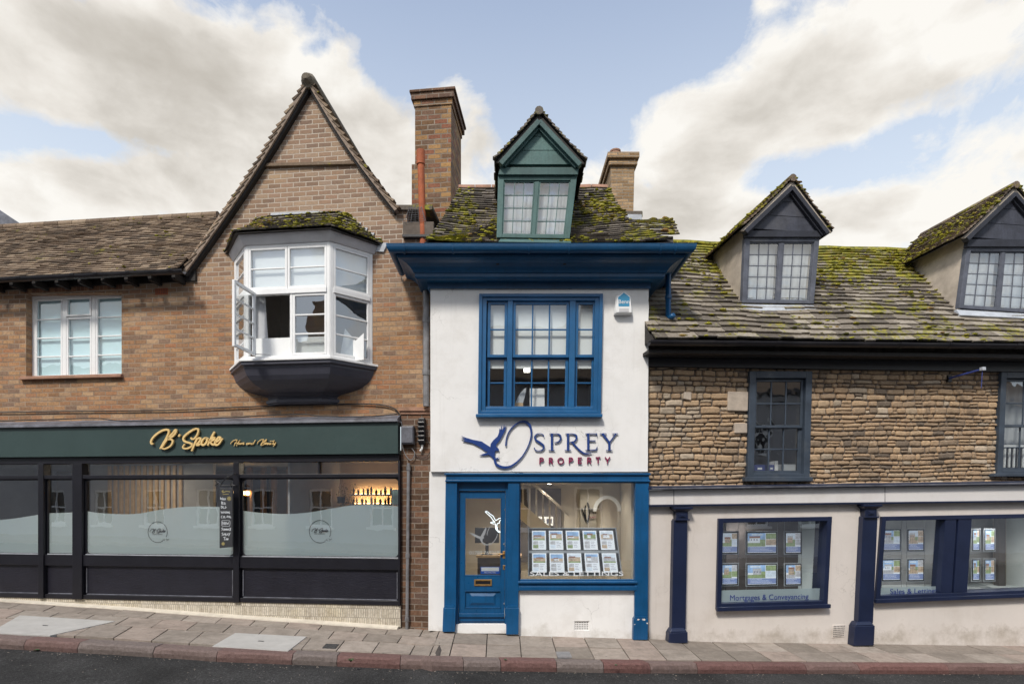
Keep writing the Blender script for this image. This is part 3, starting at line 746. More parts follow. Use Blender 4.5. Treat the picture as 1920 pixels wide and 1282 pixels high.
# white casement window in its reveal
v = .14; uA, uB = holeL[0][0], holeL[1][0]; zA, zB = holeL[2][1] + .015, holeL[0][1]
wf = MB(); Q = Quad((uA, v, zB), (uB, v, zB), (uB, v, zA), (uA, v, zA)); Q.frame(wf, .05, -.03, .03)
c1, c2 = .345, .655
for c_ in (c1, c2): Q.box(wf, c_ - .02, c_ + .02, .05 / Q.H, 1 - .05 / Q.H, -.03, .03)
win = build('casement_window', wf, M['white'], house, .004)
fr = .05 / Q.W; ft = .05 / Q.H
for (a, bb) in ((fr, c1 - .02), (c2 + .02, 1 - fr)):
    q = Q.sub(a + .002, bb - .002, ft + .002, 1 - ft - .002, .005); sash(F, q, 'casement', win, M['white'], M['blueglass'], 1, 4, .035, .022, (-.02, .024), .003)
q = Q.sub(c1 + .022, c2 - .022, ft + .002, ft + .225, .012); sash(F, q, 'top_light', win, M['white'], M['blueglass'], 1, 1, .03, .02, (-.02, .03))
q = Q.sub(c1 + .022, c2 - .022, ft + .235, 1 - ft - .002, .005); sash(F, q, 'casement', win, M['white'], M['blueglass'], 1, 3, .035, .022, (-.02, .024), .003)
mb = MB(); Q.rect(mb, 0, 1, 0, .99, -.045); build('blind', mb, M['blind'], win, fix=False)
# roofs
g1 = F.p(-330, 517, -.3)[0]; g2 = F.p(352, 505, -.3)[0]; ridge_z = F.p(397, 404, 1.3)[1]
u_end = F.p(440, 404, 1.3)[0]
sag = lambda x: .018 * noise.noise(Vector((x * .5, 2, 1)))
def PL(s, t_): 
    u = g1 + (u_end - g1) * s
    return Vector((u, -.3 + 1.6 * t_, ZE + (ridge_z - ZE) * t_ + sag(u) * (1 - t_) + .03 * noise.noise(Vector((u * .7, t_ * 3, 5)))))
roofv = MB(); mossv = MB()
def m_left(s, t_, c):
    return .05 * max(0, noise.noise(c * 1.5) + .1) + (1.1 * max(0, noise.noise(Vector((c.x * .9, 0, 7)))) if t_ < .08 else 0) + (.5 if t_ > .95 else 0)
ulim = lambda am, tm: (PL(am, 0).x < g2 + (F.p(400, 404, 1.3)[0] - g2) * tm * 1.0 + .12)
random.seed(11)
tiles(roofv, PL, 31, .165, 0, .016, .3, .008, .012, .12, m_left, mossv, .8, ulim)
lr = build('roof', roofv, M['tile_brown'], house); build('moss', mossv, M['moss'], lr, smooth=True)
mb = MB(); mb.loft([[Vector((PL(0, 0).x, -.28, ZE - .02)), Vector((PL(0, 0).x, 1.3, ridge_z - .03)), Vector((PL(0, 0).x, 4.2, ZE))], [Vector((u_end, -.28, ZE - .02)), Vector((u_end, 1.3, ridge_z - .03)), Vector((u_end, 4.2, ZE))]], closed=False)
build('roof_boarding', mb, M['darkwood'], lr, fix=False)
mb = MB()
for k in range(34):
    a = PL(0, 1).x + k * .3; 
    if a > F.p(398, 404, 1.3)[0]: break
    mb.rc = (random.uniform(.3, 1), 0, 0); mb.tube([(a, 1.3, ridge_z - .02 + .05 * 0), (a + .292, 1.3, ridge_z - .018)], .085, 10)
build('ridge_tiles', mb, M['tile_brown'], lr)
# low gutter on brackets, rafter feet
mb = MB(); ga, gb = (g1, -.37, ZE - .035), (F.p(345, 514, -.37)[0], -.37, ZE - .045)
def gutter_run(mb, a, b_, r=.062, seg=9):
    a, b_ = Vector(a), Vector(b_); d = (b_ - a); L_ = d.length; ex = d.normalized(); ey = Vector((0, 0, 1)).cross(ex); rings = []
    for p in (a, b_):
        ring = [p + ey * (r * math.cos(q)) - Vector((0, 0, 1)) * r * math.sin(q) for q in [math.pi * k / seg for k in range(seg + 1)]]
        ring += [p + ey * ((r - .006) * math.cos(q)) - Vector((0, 0, 1)) * (r - .006) * math.sin(q) for q in [math.pi * k / seg for k in range(seg, -1, -1)]]
        rings.append(ring)
    mb.loft(rings)
    return L_, ex, ey
gutter_run(mb, ga, gb)
x = -10.0
for x in (F.p(37, 515, -.37)[0], F.p(137, 515, -.37)[0], F.p(180, 515, -.37)[0], F.p(240, 515, -.37)[0], F.p(320, 515, -.37)[0]):
    gutter_run(mb, (x, -.37, ZE - .033), (x + .07, -.37, ZE - .033), .070)
build('gutter', mb, M['gutter'], house, smooth=False)
mb = MB(); xx = g1 + .2
while xx < g2 - .2: mb.box(xx, xx + .06, -.26, .0, ZE - .13, ZE - .02); xx += .42
mb.box(g1, g2 - .05, -.04, -.003, ZE - .08, ZE + .1); build('rafter_feet', mb, M['darkwood'], house)
M['verge'] = paint('verge_mortar', (.27, .21, .165), .95, .3, 12, .8, 60)
# gable roof: two steep slopes, tiles seen end-on at the verge
APX = F.p(577, 150, -.14); LFT = F.p(341, 512, -.14); RGT = F.p(742, 392, -.14)
def gslope(foot):
    def P(s, t_):
        k = t_; bow = .06 * math.sin(math.pi * t_) * (-1)
        u = foot[0] + (APX[0] - foot[0]) * k; z = foot[1] + (APX[1] - foot[1]) * k
        nrm = Vector((-(APX[1] - foot[1]), 0, (APX[0] - foot[0]))).normalized()
        if nrm.z < 0: nrm = -nrm
        return Vector((u, -.14 + 3.6 * s, z)) + nrm * bow
    return P
for foot, n in ((LFT, 30), (RGT, 19)):
    P = gslope(foot); tv = MB(); mv = MB()
    tiles(tv, P, n, .165, 0, .034, .3, .012, .034, .12)
    gro = build('gable_roof', tv, M['tile_brown'], house)
    # undercloak and mortar line below the verge
    sgn = 1 if foot[0] < APX[0] else -1; ver = MB(); rings = []
    for k in range(13):
        p = P(0, k / 12); nrm = Vector((-(APX[1] - foot[1]), 0, (APX[0] - foot[0]))).normalized()
        if nrm.z < 0: nrm = -nrm
        rings.append([p + nrm * .02 + Vector((0, .010, 0)), p - nrm * .028 + Vector((0, .014, 0)), p - nrm * .028 + Vector((0, .4, 0)), p + nrm * .02 + Vector((0, .4, 0))])
    ver.loft(rings); build('verge_mortar', ver, M['verge'], gro); ver = MB(); rings = []
    for k in range(13):
        p = P(0, k / 12); rings.append([p - nrm * .029 + Vector((0, .045, 0)), p - nrm * .062 + Vector((0, .06, 0)), p - nrm * .062 + Vector((0, .4, 0)), p - nrm * .029 + Vector((0, .4, 0))])
    ver.loft(rings); build('verge_underside', ver, M['darkwood'], gro)
mb = MB(); mb.tube([(APX[0], -.20, APX[1] - .045), (APX[0], -.185, APX[1] - .02), (APX[0], -.13, APX[1] + .0), (APX[0], 3.4, APX[1])], [.03, .085, .118, .118], 14); build('ridge_tiles', mb, paint('grey_ridge', (.17, .145, .11), .9, .35, 12, .8, 50, dirt=((.10, .11, .03), .5)), house)
# parapet ledge right of the gable with its lead tray and wire guard
mb = MB(); mb.prism(F.P([(735, 387), (812, 387), (812, 396), (735, 396)]), -.05, .6); build('parapet_coping', mb, M['slate_osprey'], house, .01)
mb = MB(); mb.prism(F.P([(757, 419), (815, 419), (815, 447), (757, 447)]), -.06, .0); build('stone_block', mb, M['plaster'] if False else M['mortar'], house, .01)
mb = MB(); mb.prism(F.P([(757, 444), (816, 444), (816, 449), (757, 449)]), -.09, .0); build('ledge', mb, M['black'], house, .004)
mb = MB()
c0 = F.p(775, 410, -.06)
for k in range(9):
    t0 = math.pi * k / 8; mb.tube([(c0[0] + .16 * math.cos(t0) * 1.1 + .03, -.06 - .02 * (k % 2), c0[1] - .06), (c0[0] + .1 * math.cos(t0) + .04, -.09, c0[1] + .17)], .003, 4)
for z_ in range(7): mb.tube([(c0[0] - .13 + z_ * .012, -.085, c0[1] - .06 + z_ * .035), (c0[0] + .2 - z_ * .01, -.085, c0[1] - .06 + z_ * .035)], .003, 4)
o = build('wire_guard', mb, M['steel'], house)

# ---- tall brick chimney
C0 = F.p(778, 300, 1.6); C1 = F.p(846, 300, 1.6); Ct = F.p(800, 172, 1.6)[1]; Cm = F.p(800, 308, 1.6)[1]; Cb = F.p(800, 420, 1.6)[1]
ch = F.root('chimney_stack', C0[0], 1.6, Cb); tag(ch, 'tall brown brick chimney stack rising behind the rusty pipe', 'chimney')
w_ = C1[0] - C0[0]
def cb(mb, x0, x1, y0, y1, z0, z1): mb.box(x0, x1, y0, y1, z0 - Cb, z1 - Cb)
mb = MB(); cb(mb, -.0, w_, 0, 1.0, Cm, Ct - .28); cb(mb, -.055, w_ + .0, -.03, 1.0, Cb - 1.2, Cm); cb(mb, -.02, w_ + .02, -.02, 1.02, Ct - .28, Ct - .17); build('stack', mb, M['brick_chim'], ch, .005)
mb = MB(); cb(mb, -.06, w_ + .06, -.06, 1.08, Ct - .17, Ct - .05); cb(mb, -.085, w_ + .09, -.085, 1.1, Ct - .05, Ct + .0); cb(mb, .18, .5, .1, .5, Ct, Ct + .05); build('cap', mb, M['brick_dark'], ch, .008)
# rusty vent pipe
a = F.p3(789, 283, -.02); b_ = F.p3(795, 470, -.02)
pr = F.root('vent_pipe', b_.x, b_.y, b_.z); tag(pr, 'rusty orange vent pipe standing before the tall brick chimney', 'pipe')
mb = MB(); mb.tube([Vector((0, 0, -.3)), (a - b_) - Vector((0, 0, .12))], .055, 14); mb.tube([(a - b_) - Vector((0, 0, .22)), (a - b_)], .068, 14)
build('pipe', mb, M['clay'], pr, smooth=False)

# ---- bay window
PJ = -.5
bl = F.p(619, 560, PJ)[0]; bl0 = F.p(461, 560, PJ)[0]; wr = F.p(698, 560)[0]; wl = bl0 - (wr - bl)
zT = F.p(560, 456, PJ)[1]; zM = F.p(560, 545, PJ)[1]; zBt = F.p(560, 669, PJ)[1]; zH = F.p(560, 548, PJ)[1]
bay = empty('bay_window', parent=house)
C4 = [(wl, 0.0), (bl0, PJ), (bl, PJ), (wr, 0.0)]
frm = MB()
def cant(i, za, zb): 
    (x0, y0), (x1, y1) = C4[i], C4[i + 1]; return Quad((x0, y0, zb), (x1, y1, zb), (x1, y1, za), (x0, y0, za))
def ring_at(e, z, back=0.0):     # plan outline grown by e
    k = e * .45
    return [Vector((wl - e, back, z)), Vector((bl0 - k, PJ - e, z)), Vector((bl + k, PJ - e, z)), Vector((wr + e, back, z))]
# sill board, head, mid transom (full plan rings)
def plate(mb, e, z0, z1): mb.loft([ring_at(e, z0), ring_at(e, z1)])
mb = MB(); plate(mb, .10, zBt - .065, zBt - .03); build('sill_board', mb, M['white'], bay, .004)
for i in range(3):
    full = cant(i, zBt - .03, zT); p = MB(); full.frame(p, .05, -.05, .012, .045, .055)
    tmid = (zT - zM) / (zT - zBt + .03)
    full.box(p, .05 / full.W, 1 - .05 / full.W, tmid - .02, tmid + .025, -.05, .03)
    if i == 1: full.box(p, .53, .53 + .045 / full.W, tmid + .025, 1 - .055 / full.H, -.05, .012)
    fo = build('frame', p, M['white'], bay, .004)
    fa, ft_ = .052 / full.W, .047 / full.H
    up = full.sub(fa, 1 - fa, ft_, tmid - .022, .0)
    if i == 1:
        sash(F, up.sub(0, .497, 0, 1), 'sash', bay, M['white'], M['glass_bay'], 1, 2, .035, .02, (-.03, .012), .004)
        sash(F, up.sub(.503, 1, 0, 1), 'sash', bay, M['white'], M['glass_bay'], 1, 2, .035, .02, (-.03, .012), .004)
        lo = full.sub(.53 + .047 / full.W, 1 - fa, tmid + .027, 1 - .057 / full.H)
        sash(F, lo, 'sash', bay, M['white'], M['glass_bay'], 1, 3, .035, .022, (-.03, .012), .004)
    else:
        sash(F, up, 'sash', bay, M['white'], M['glass_bay'], 1, 2, .035, .02, (-.03, .012), .004)
        lo = full.sub(fa, 1 - fa, tmid + .027, 1 - .057 / full.H)
        if i == 2 or i == 0: sash(F, lo, 'sash', bay, M['white'], M['glass_bay'], 1, 3 if i == 2 else 4, .035, .022, (-.03, .012), .004)
    if i > 0:   # blinds half drawn
        mb = MB(); up.rect(mb, .02, .98, 0, 1.0, -.07); build('blind', mb, M['blind'], bay, fix=False)
# open casement swung out at the left of the front
hx = F.p(480, 600, PJ)[0]; hz0 = zBt + .03; hz1 = zM - .02; Wc = .55
Qc = Quad((hx - .015, PJ - .03 - Wc, hz1), (hx, PJ - .03, hz1), (hx, PJ - .03, hz0), (hx - .015, PJ - .03 - Wc, hz0))
sash(F, Qc, 'open_casement', bay, M['white'], M['glass_bay'], 1, 4, .045, .024, (-.02, .02), .004)
mb = MB(); mb.tube([(hx, PJ - .05, hz0 + .02), (hx + .25, PJ - .02, hz0 + .01)], .006, 6); build('casement_stay', mb, M['steel'], bay)
mb = MB(); mb.loft([[Vector((bl0 + .06 + .035 * k, PJ + .16 + .02 * math.sin(k * 2.1), zM - .0)), Vector((bl0 + .06 + .035 * k * 1.3, PJ + .16 + .02 * math.sin(k * 2.1 + .5), zBt + .3))] for k in range(6)], closed=False); build('curtain', mb, M['curtain'], bay, fix=False, smooth=True)
# things on the inner sill: white board and paper
mb = MB(); mb.hexa([(bl0 + .08, PJ + .12, zBt), (bl - .04, PJ + .12, zBt), (bl - .04, PJ + .12, zBt + .34), (bl0 + .08, PJ + .12, zBt + .34)], [(bl0 + .08, PJ + .14, zBt), (bl - .04, PJ + .14, zBt), (bl - .04, PJ + .14, zBt + .34), (bl0 + .08, PJ + .14, zBt + .34)])
build('inner_board', mb, M['blind'], bay)
mb = MB(); xx = bl + .05
mb.prism([(bl + .03, zBt), (wr - .06, zBt), (wr - .06, zBt + .42), (wr - .2, zBt + .30), (bl + .12, zBt + .50)], PJ + .28, PJ + .3); build('inner_board', mb, M['blind'], bay)
# plaster soffit splaying out to the tiles
mb = MB(); mb.loft([ring_at(.035, zT - .004), ring_at(.06, zT + .03), ring_at(.13, zT + .15)]); build('soffit', mb, M['soffit'], bay, .004)
# base: moulded timber corbel
prof = [(.075, zBt - .065), (.075, zBt - .115), (.03, zBt - .13), (.03, zBt - .155), (.012, zBt - .20), (-.01, zBt - .265), (-.045, zBt - .33), (-.095, zBt - .39), (-.16, zBt - .44), (-.235, zBt - .475), (-.30, zBt - .50), (-.335, zBt - .53), (-.345, zBt - .565), (-.32, zBt - .575), (-.32, zBt - .625), (-.34, zBt - .635), (-.34, zBt - .65)]
rings = []
for e, z in prof:
    if e >= 0: rings.append(ring_at(e, z))
    else:
        k = -e; y1 = PJ + k * 1.15; 
        rings.append([Vector((wl + k * 1.7, 0, z)), Vector((bl0 + k * .95, y1, z)), Vector((bl - k * .95, y1, z)), Vector((wr - k * 1.7, 0, z))])
mb = MB(); mb.loft(rings); build('base', mb, M['charcoal'], bay, .004)
# bay roof: three mossy slopes
zE = F.p(530, 432, PJ - .14)[1]; zR = F.p(570, 402, 0)[1]; rl, rr = F.p(512, 402)[0], F.p(640, 402)[0]
E4 = [Vector((wl - .16, -.0, zE)), Vector((bl0 - .08, PJ - .17, zE)), Vector((bl + .08, PJ - .17, zE)), Vector((wr + .18, -.0, zE))]
R4 = [Vector((rl - .28, 0, zR - .0)), Vector((rl, -.02, zR)), Vector((rr, -.02, zR)), Vector((rr + .1, 0, zR - .02))]
random.seed(5)
tv = MB(); mv = MB(); und = MB()
for i in range(3):
    a, b_, c, d_ = E4[i], E4[i + 1], R4[i + 1], R4[i]
    def P(s, t_, a=a, b_=b_, c=c, d_=d_):
        q = (a * (1 - s) + b_ * s) * (1 - t_) + (d_ * (1 - s) + c * s) * t_
        return q + Vector((0, 0, .035 * math.sin(math.pi * t_)*-1 + .01 * noise.noise(q * 3)))
    tiles(tv, P, 8, .12, 0, .018, .3, .014, .02, .35, lambda s, t_, c_: 3.2 * max(0, noise.noise(c_ * 2.3) + .25) + .8, mv, .72, mossrnd=lambda c: random.gauss(.72 if c.x < (bl0 + bl) / 2 - .2 else .5, .2))
    und.add([a - Vector((0, 0, .02)), b_ - Vector((0, 0, .02)), c - Vector((0, 0, .03)), d_ - Vector((0, 0, .03))], [(0, 1, 2, 3)])
und.add([p - Vector((0, 0, .02)) for p in E4], [(0, 1, 2, 3)])
br_ = build('roof', tv, M['slate_osprey'], bay); 
D.objects.remove(br_)
br_ = build('bay_roof', tv, M['slate_osprey'], house); build('moss', mv, M['moss'], br_, smooth=True); build('boarding', und, M['darkwood'], br_, fix=False)
# lead flashing: level strip above, stepped pieces down the right side
mb = MB(); mb.prism(F.P([(508, 400), (590, 396), (645, 398), (645, 407), (508, 407)]), -.012, .0)
for k in range(7):
    x_, y_ = 640 + k * 12.5, 402 + k * 9.6; mb.prism(F.P([(x_ - 4, y_ - 3), (x_ + 13, y_ - 3), (x_ + 5, y_ + 14), (x_ - 9, y_ + 13)]), -.012 - .003 * k, 0)
mb.prism(F.P([(428, 470), (446, 466), (446, 478), (430, 478)]), -.01, .0)
build('flashing', mb, M['lead_light'], br_, .002)

# ---- cables, pipes and boxes
def cable(F, pts, v, r, label, name='cable', m=None, cat='cable'):
    p0 = F.p3(*pts[0], v); e = F.root(name, p0.x, p0.y, p0.z); mb = MB()
    P = [F.p3(x, y, v) - p0 for x, y in pts]; Q = []
    for i in range(len(P) - 1):
        a, b_, c, d_ = P[max(0, i - 1)], P[i], P[i + 1], P[min(len(P) - 1, i + 2)]
        for k in range(5):
            q = k / 5; Q.append(.5 * ((2 * b_) + (c - a) * q + (2 * a - 5 * b_ + 4 * c - d_) * q * q + (3 * b_ - 3 * c + d_ - a) * q ** 3))
    Q.append(P[-1]); mb.tube(Q, r, 6); o = build(name, mb, m or M['cable'], e, smooth=True)
    o.parent = None; o.location = e.location; o.rotation_euler = e.rotation_euler; D.objects.remove(e); tag(o, label, cat); return o
cable(F, [(-200, 775), (0, 773), (120, 771), (230, 770), (340, 768), (430, 764), (520, 760), (600, 758), (690, 757), (730, 762), (746, 772), (752, 790)], -.03, .010, 'black cable running along the brick just above the lead flashing')
cable(F, [(-200, 794), (0, 789), (100, 786), (180, 784), (230, 789), (330, 787), (440, 782), (560, 776), (600, 780), (680, 781), (745, 776)], -.17, .009, 'sagging black cable lying along the lead flashing over the salon sign')
cable(F, [(752, 790), (757, 812), (755, 838), (764, 858), (772, 862), (778, 850), (772, 840)], -.05, .007, 'loose looped grey cable hanging below the grey junction box', m=M['steel'])
cable(F, [(799, 822), (808, 840), (800, 856), (786, 857), (776, 852)], -.04, .005, 'thin cable curving across the brick pier to the junction box')
# grey pipe down the pier
b0 = F.p3(763, 1182, -.06); pr = F.root('conduit_pipe', b0.x, b0.y, b0.z); tag(pr, 'thin grey metal pipe running down the brick pier to the pavement', 'pipe')
mb = MB(); top = F.p3(766, 868, -.06) - b0; mb.tube([(0, 0, 0), (.012, 0, top.z * .5), top], .026, 12); build('pipe', mb, M['steel'], pr)
for f_ in (.07, .45, .97): mb = MB(); mb.tube([top * f_ + Vector((0, 0, -.03)), top * f_ + Vector((0, 0, .03))], .036, 12); build('clip', mb, M['steel'], pr)
# rain pipe in the corner by the white wall
b0 = F.p3(799, 764, -.08); pr = F.root('rain_pipe', b0.x, b0.y, b0.z); tag(pr, 'grey rain pipe in the corner between brick wall and white wall', 'rain pipe')
top = F.p3(799, 545, -.08) - b0; mb = MB(); mb.tube([(0, 0, .02), top], .05, 12); build('pipe', mb, M['steel'], pr)
for f_ in (.3, .75): mb = MB(); mb.tube([top * f_ + Vector((0, 0, -.04)), top * f_ + Vector((0, 0, .04))], .06, 12); build('collar', mb, M['steel'], pr)
def boxthing(F, name, pts, v0, v1, m, label, cat, bev=.008, extra=None):
    (u0, z0), (u1, z1) = F.p(*pts[0], v0), F.p(*pts[1], v0); uc = (u0 + u1) / 2; zc = min(z0, z1)
    e = F.root(name, uc, v1, zc); mb = MB(); w2 = abs(u1 - u0) / 2; h = abs(z1 - z0)
    mb.box(-w2, w2, v0 - v1, 0, 0, h); build('body', mb, m, e, bev); tag(e, label, cat)
    if extra: extra(e, w2, h, v0 - v1)
    return e
def jb(e, w2, h, d):
    mb = MB(); mb.box(-w2 * .9, w2 * .9, d - .012, d - .001, h * .06, h * .94); build('cover', mb, M['lead'], e, .008)
boxthing(F, 'junction_box', [(752, 832), (775, 798)], -.12, -.013, M['lead'], 'grey plastic junction box on the brick pier beside the salon sign', 'junction box', .01, jb)
def mt(e, w2, h, d):
    mb = MB()
    for k in range(5): mb.box(-w2 * 1.12, w2 * 1.12, d - .03, d - .001, h * (.08 + k * .17), h * (.18 + k * .17))
    build('rib', mb, M['black'], e, .012); mb = MB(); mb.tube([(0, d * .5, 0), (.0, d * .5, -.06), (-.03, d * .5, -.10)], .018, 8); build('cable_tail', mb, M['whitevinyl'], e)
boxthing(F, 'cable_joint', [(784, 833), (796, 783)], -.10, -.013, M['black'], 'black ribbed cable joint with white tail hanging on the brick pier', 'cable joint', .012, mt)

# ---- salon shop front
shop = empty('shopfront', parent=house)
VS = -.06; uS, uE = F.p(-330, 900, VS)[0], F.p(749.5, 900, VS)[0]
Zs = lambda y, x=440: F.p(x, y, VS)[1]
zF1 = F.p(440, 796, -.16)[1]; zF0 = F.p(440, 853, -.16)[1]
mb = MB(); mb.box(uS, uE + .0, -.16, -.02, zF0, zF1); fas = build('fascia', mb, M['green'], shop, .004)
mb = MB(); mb.box(uS, uE + .01, -.20, 0, zF1 + .002, zF1 + .035)
mb.loft([[Vector((x_, 0, zF1 + .13)), Vector((x_, -.02, zF1 + .13)), Vector((x_, -.205, zF1 + .045 + .012 * noise.noise(Vector((x_ * 2, 0, 0))))), Vector((x_, -.21, zF1 + .008)), Vector((x_, 0, zF1 + .03))] for x_ in [uS + (uE - uS) * k / 60 for k in range(61)]])
build('flashing', mb, M['lead'], shop)
zTr1, zTr0 = Zs(867), Zs(889); zG1, zG0 = Zs(896), Zs(1043); zP1, zP0 = Zs(1064), Zs(1120); zBot = Zs(1128)
fr = MB()
fr.box(uS, uE, -.10, .03, zTr1, zF0 - .002)           # head
fr.box(uS, uE, -.085, .03, zG1, zTr0); fr.box(uS, uE, -.075, .03, zP1, zG0 + .0); fr.box(uS, uE, -.075, .03, zBot, zP0)
ux = lambda x: F.p(x, 950, VS)[0]
posts = [(-70, -58), (75, 85), (139, 157), (439.5, 450.5)]
for a, b_ in posts: 
    for (z0, z1) in ((zBot + .0, zTr1 - .0),): fr.box(ux(a), ux(b_), -.10, .04, z0 - .003, z1 + .003)
fr.box(uE - .02, uE + .012, -.09, .03, zBot - .003, zTr1)
for x in (598,): fr.box(ux(x) - .015, ux(x) + .015, -.07, .0, zTr0, zTr1)
build('frame', fr, M['shop_black'], shop, .005)
bays = [(-330, -70), (-58, 75), (85, 139), (157, 439.5), (450.5, 749)]
WAVE = {1: [(-58, 968), (0, 974), (75, 964)], 2: [(85, 962), (139, 960)], 0: [(-330, 962), (-200, 975), (-70, 968)],
        3: [(157, 957), (185, 961), (228, 963.5), (262, 962), (300, 955), (345, 950), (385, 949), (439.5, 951)], 4: [(450.5, 956), (480, 960), (535, 963), (580, 960), (620, 953), (660, 947), (700, 945.5), (749, 949)]}
for i, (a, b_) in enumerate(bays):
    ua, ub = ux(a) + .004, ux(b_) - .004
    Qg = Quad((ua, -.02, zG1 - 0), (ub, -.02, zG1), (ub, -.02, zG0), (ua, -.02, zG0)); p = MB(); Qg.frame(p, .022, -.02, .022, .02, .022)
    if i > 2:
        for (cx, cz, sx, sz) in ((0, 0, 1, -1), (1, 0, -1, -1), (0, 1, 1, 1), (1, 1, -1, 1)):   # rounded corners of the vitrine frame
            x0 = (ua if cx == 0 else ub) + sx * .022; z0 = (zG1 - .02 if cz == 0 else zG0 + .022); pts = [(x0, z0)]
            for k in range(5):
                q = math.pi / 2 * k / 4; pts.append((x0 + sx * .07 * (1 - math.sin(q)), z0 + sz * .07 * (1 - math.cos(q))))
            p.prism(pts, -.038, -.002)
    w = build('window', p, M['shop_black'], shop, .002)
    g = MB(); Qg.rect(g, 0, 1, 0, 1, 0); build('pane', g, M['glass_shop'], w, fix=False)
    fz = MB(); wave = [F.p(x, y, -.012) for x, y in WAVE[i]]
    # smooth the wave
    ws = []
    for k in range(len(wave) - 1):
        p0, p1, p2, p3 = wave[max(0, k - 1)], wave[k], wave[k + 1], wave[min(len(wave) - 1, k + 2)]
        for j in range(6):
            q = j / 6; ws.append(tuple(.5 * (2 * p1[n_] + (p2[n_] - p0[n_]) * q + (2 * p0[n_] - 5 * p1[n_] + 4 * p2[n_] - p3[n_]) * q * q + (3 * p1[n_] - 3 * p2[n_] + p3[n_] - p0[n_]) * q ** 3) for n_ in (0, 1)))
    ws.append(wave[-1])
    fz.loft([[Vector((x, -.012, z)), Vector((x, -.012, zG0))] for x, z in ws], closed=False); build('frosted_film', fz, M['frost'], w, fix=False)
    if True:
        t_ = MB(); qt = Quad((ua, -.02, zTr1), (ub, -.02, zTr1), (ub, -.02, zTr0), (ua, -.02, zTr0)); qt.rect(t_, 0, 1, 0, 1, 0)
        tl = build('top_light', t_, M['glass_old'], shop, fix=False)
    # dark ribbed panel below, with a light metal bead
    pm = MB(); nn = 60; 
    pm.box(ua, ub, -.03, .02, zP0, zP1 + .0); pn = build('panel', pm, M['stall'] if 'stall' in M else M['shop_black'], shop)
    bd = MB(); bd.box(ua + .04, ub - .04, -.05, -.032, zP0 + .002, zP0 + .018); 
    if i > 2:
        bd.box(ua + .03, ua + .045, -.048, -.032, zP0 + .03, zP1 - .04); bd.box(ub - .045, ub - .03, -.048, -.032, zP0 + .03, zP1 - .04)
    build('bead', bd, M['lead'], pn, .004)
    bd = MB(); bd.box(ua + .02, ub - .02, -.052, -.0425, zG0 + .0, zG0 + .014); build('bead', bd, M['lead_light'], w, .003)
# tiled plinth and sloping tiled sill
ptop = zBot - .004
mb = MB(); pl = [(uS, ptop), (uE + .01, ptop), (uE + .01, F.p(749, 1172, -.06)[1] - .03), (ux(400), F.p(400, 1148, -.06)[1] - .03), (uS, min(F.p(-330, 1106, -.06)[1] - .03, ptop - .02))]
mb.prism(pl, -.055, .1); build('plinth', mb, M['tilecream'], shop)
mb = MB(); rings = []
for k in range(33):
    px = -330 + 1080 * k / 32; u, z = F.p(px, interp(WALLY, px), 0); 
    rings.append([Vector((u, -.05, z + .045)), Vector((u, -.15, z + .022)), Vector((u, -.155, z - .04)), Vector((u, -.05, z - .04))])
mb.loft(rings); build('tiled_sill', mb, M['tiletop'], shop, .003)
# interior of the salon
zfl = F.p(749, 1176)[1] + .0; zce = zTr1 + .15
room(house, 'room_lining', uS, uE + .0, .12, 4.6, zfl, zce, M['room_grey'], mback=paint('salon_wall', (.30, .24, .17), .9, .1))
# =============================================================== MIDDLE: white house with the blue shop front
F = OF; VF = -.06
mid = F.root('white_house'); tag(mid, 'narrow white rendered house with blue cornice, blue shop front and green dormer', 'house')
xl, xr = F.p(807, 700, VF)[0], F.p(1214.5, 700, VF)[0]
ztop = F.p(945, 541, VF)[1]; zj = F.p(945, 884, VF)[1]
uw = F.P([(901, 555), (1127, 555), (1124, 778), (899, 778)], VF)
mb = MB()
def wobble(a, b_, n=10, amp=.006, seed=0):
    return [(a[0] + (b_[0] - a[0]) * k / n + amp * noise.noise(Vector((k * .9, seed, 0))), a[1] + (b_[1] - a[1]) * k / n + amp * noise.noise(Vector((k * .9, seed, 7)))) for k in range(n)]
cor = [(xl, zj), (xr + .0, zj), (xr + .012, F.p(1218, 640, VF)[1]), (xr + .015, ztop + .02), (xl, ztop + .02)]
ol = []
for i in range(5): ol += wobble(cor[i], cor[(i + 1) % 5], 8, .010 if i in (1, 2) else .004, i)
mb.prism(ol, VF, .25, [uw]); build('upper_wall', mb, M['render_white'], mid, .006)
# flanks
mb = MB(); mb.box(xl + .01, xl + .13, .26, 4.5, 0, ztop); mb.box(xr - .13, xr - .01, .26, 4.5, 0, ztop); build('side_wall', mb, M['render_white'], mid)
# lower white strips, stall riser with vent, step
mb = MB(); mb.prism(F.P([(805, 884), (838, 884), (838, 1183), (803, 1182)], -.0), -.0, .25); build('lower_wall', mb, M['render_white'], mid, .005)
zr = F.p(1080, 1106, -.02)[1]
vt = F.P([(1077, 1164), (1105, 1164), (1105, 1181), (1077, 1181)], -.03)
mb = MB(); mb.prism([F.p(972, 1195, -.03), F.p(1193, 1201, -.03), (F.p(1193, 1106, -.03)[0], zr), (F.p(972, 1106, -.03)[0], zr)], -.03, .2, [vt]); rs_ = build('stall_riser', mb, M['render_white'], mid, .004)
mb = MB(); mb.prism(vt, -.012, .03); vg = build('vent', mb, M['render_white'], mid)
mb = MB()
for i in range(8):
    for j in range(4):
        a = vt[3][0] + .025 + i * (vt[1][0] - vt[3][0] - .05) / 7; z_ = vt[3][1] + .022 + j * (vt[0][1] - vt[3][1] - .044) / 3; mb.box(a - .006, a + .006, -.016, -.011, z_ - .006, z_ + .006)
build('grille', mb, M['black'], vg)
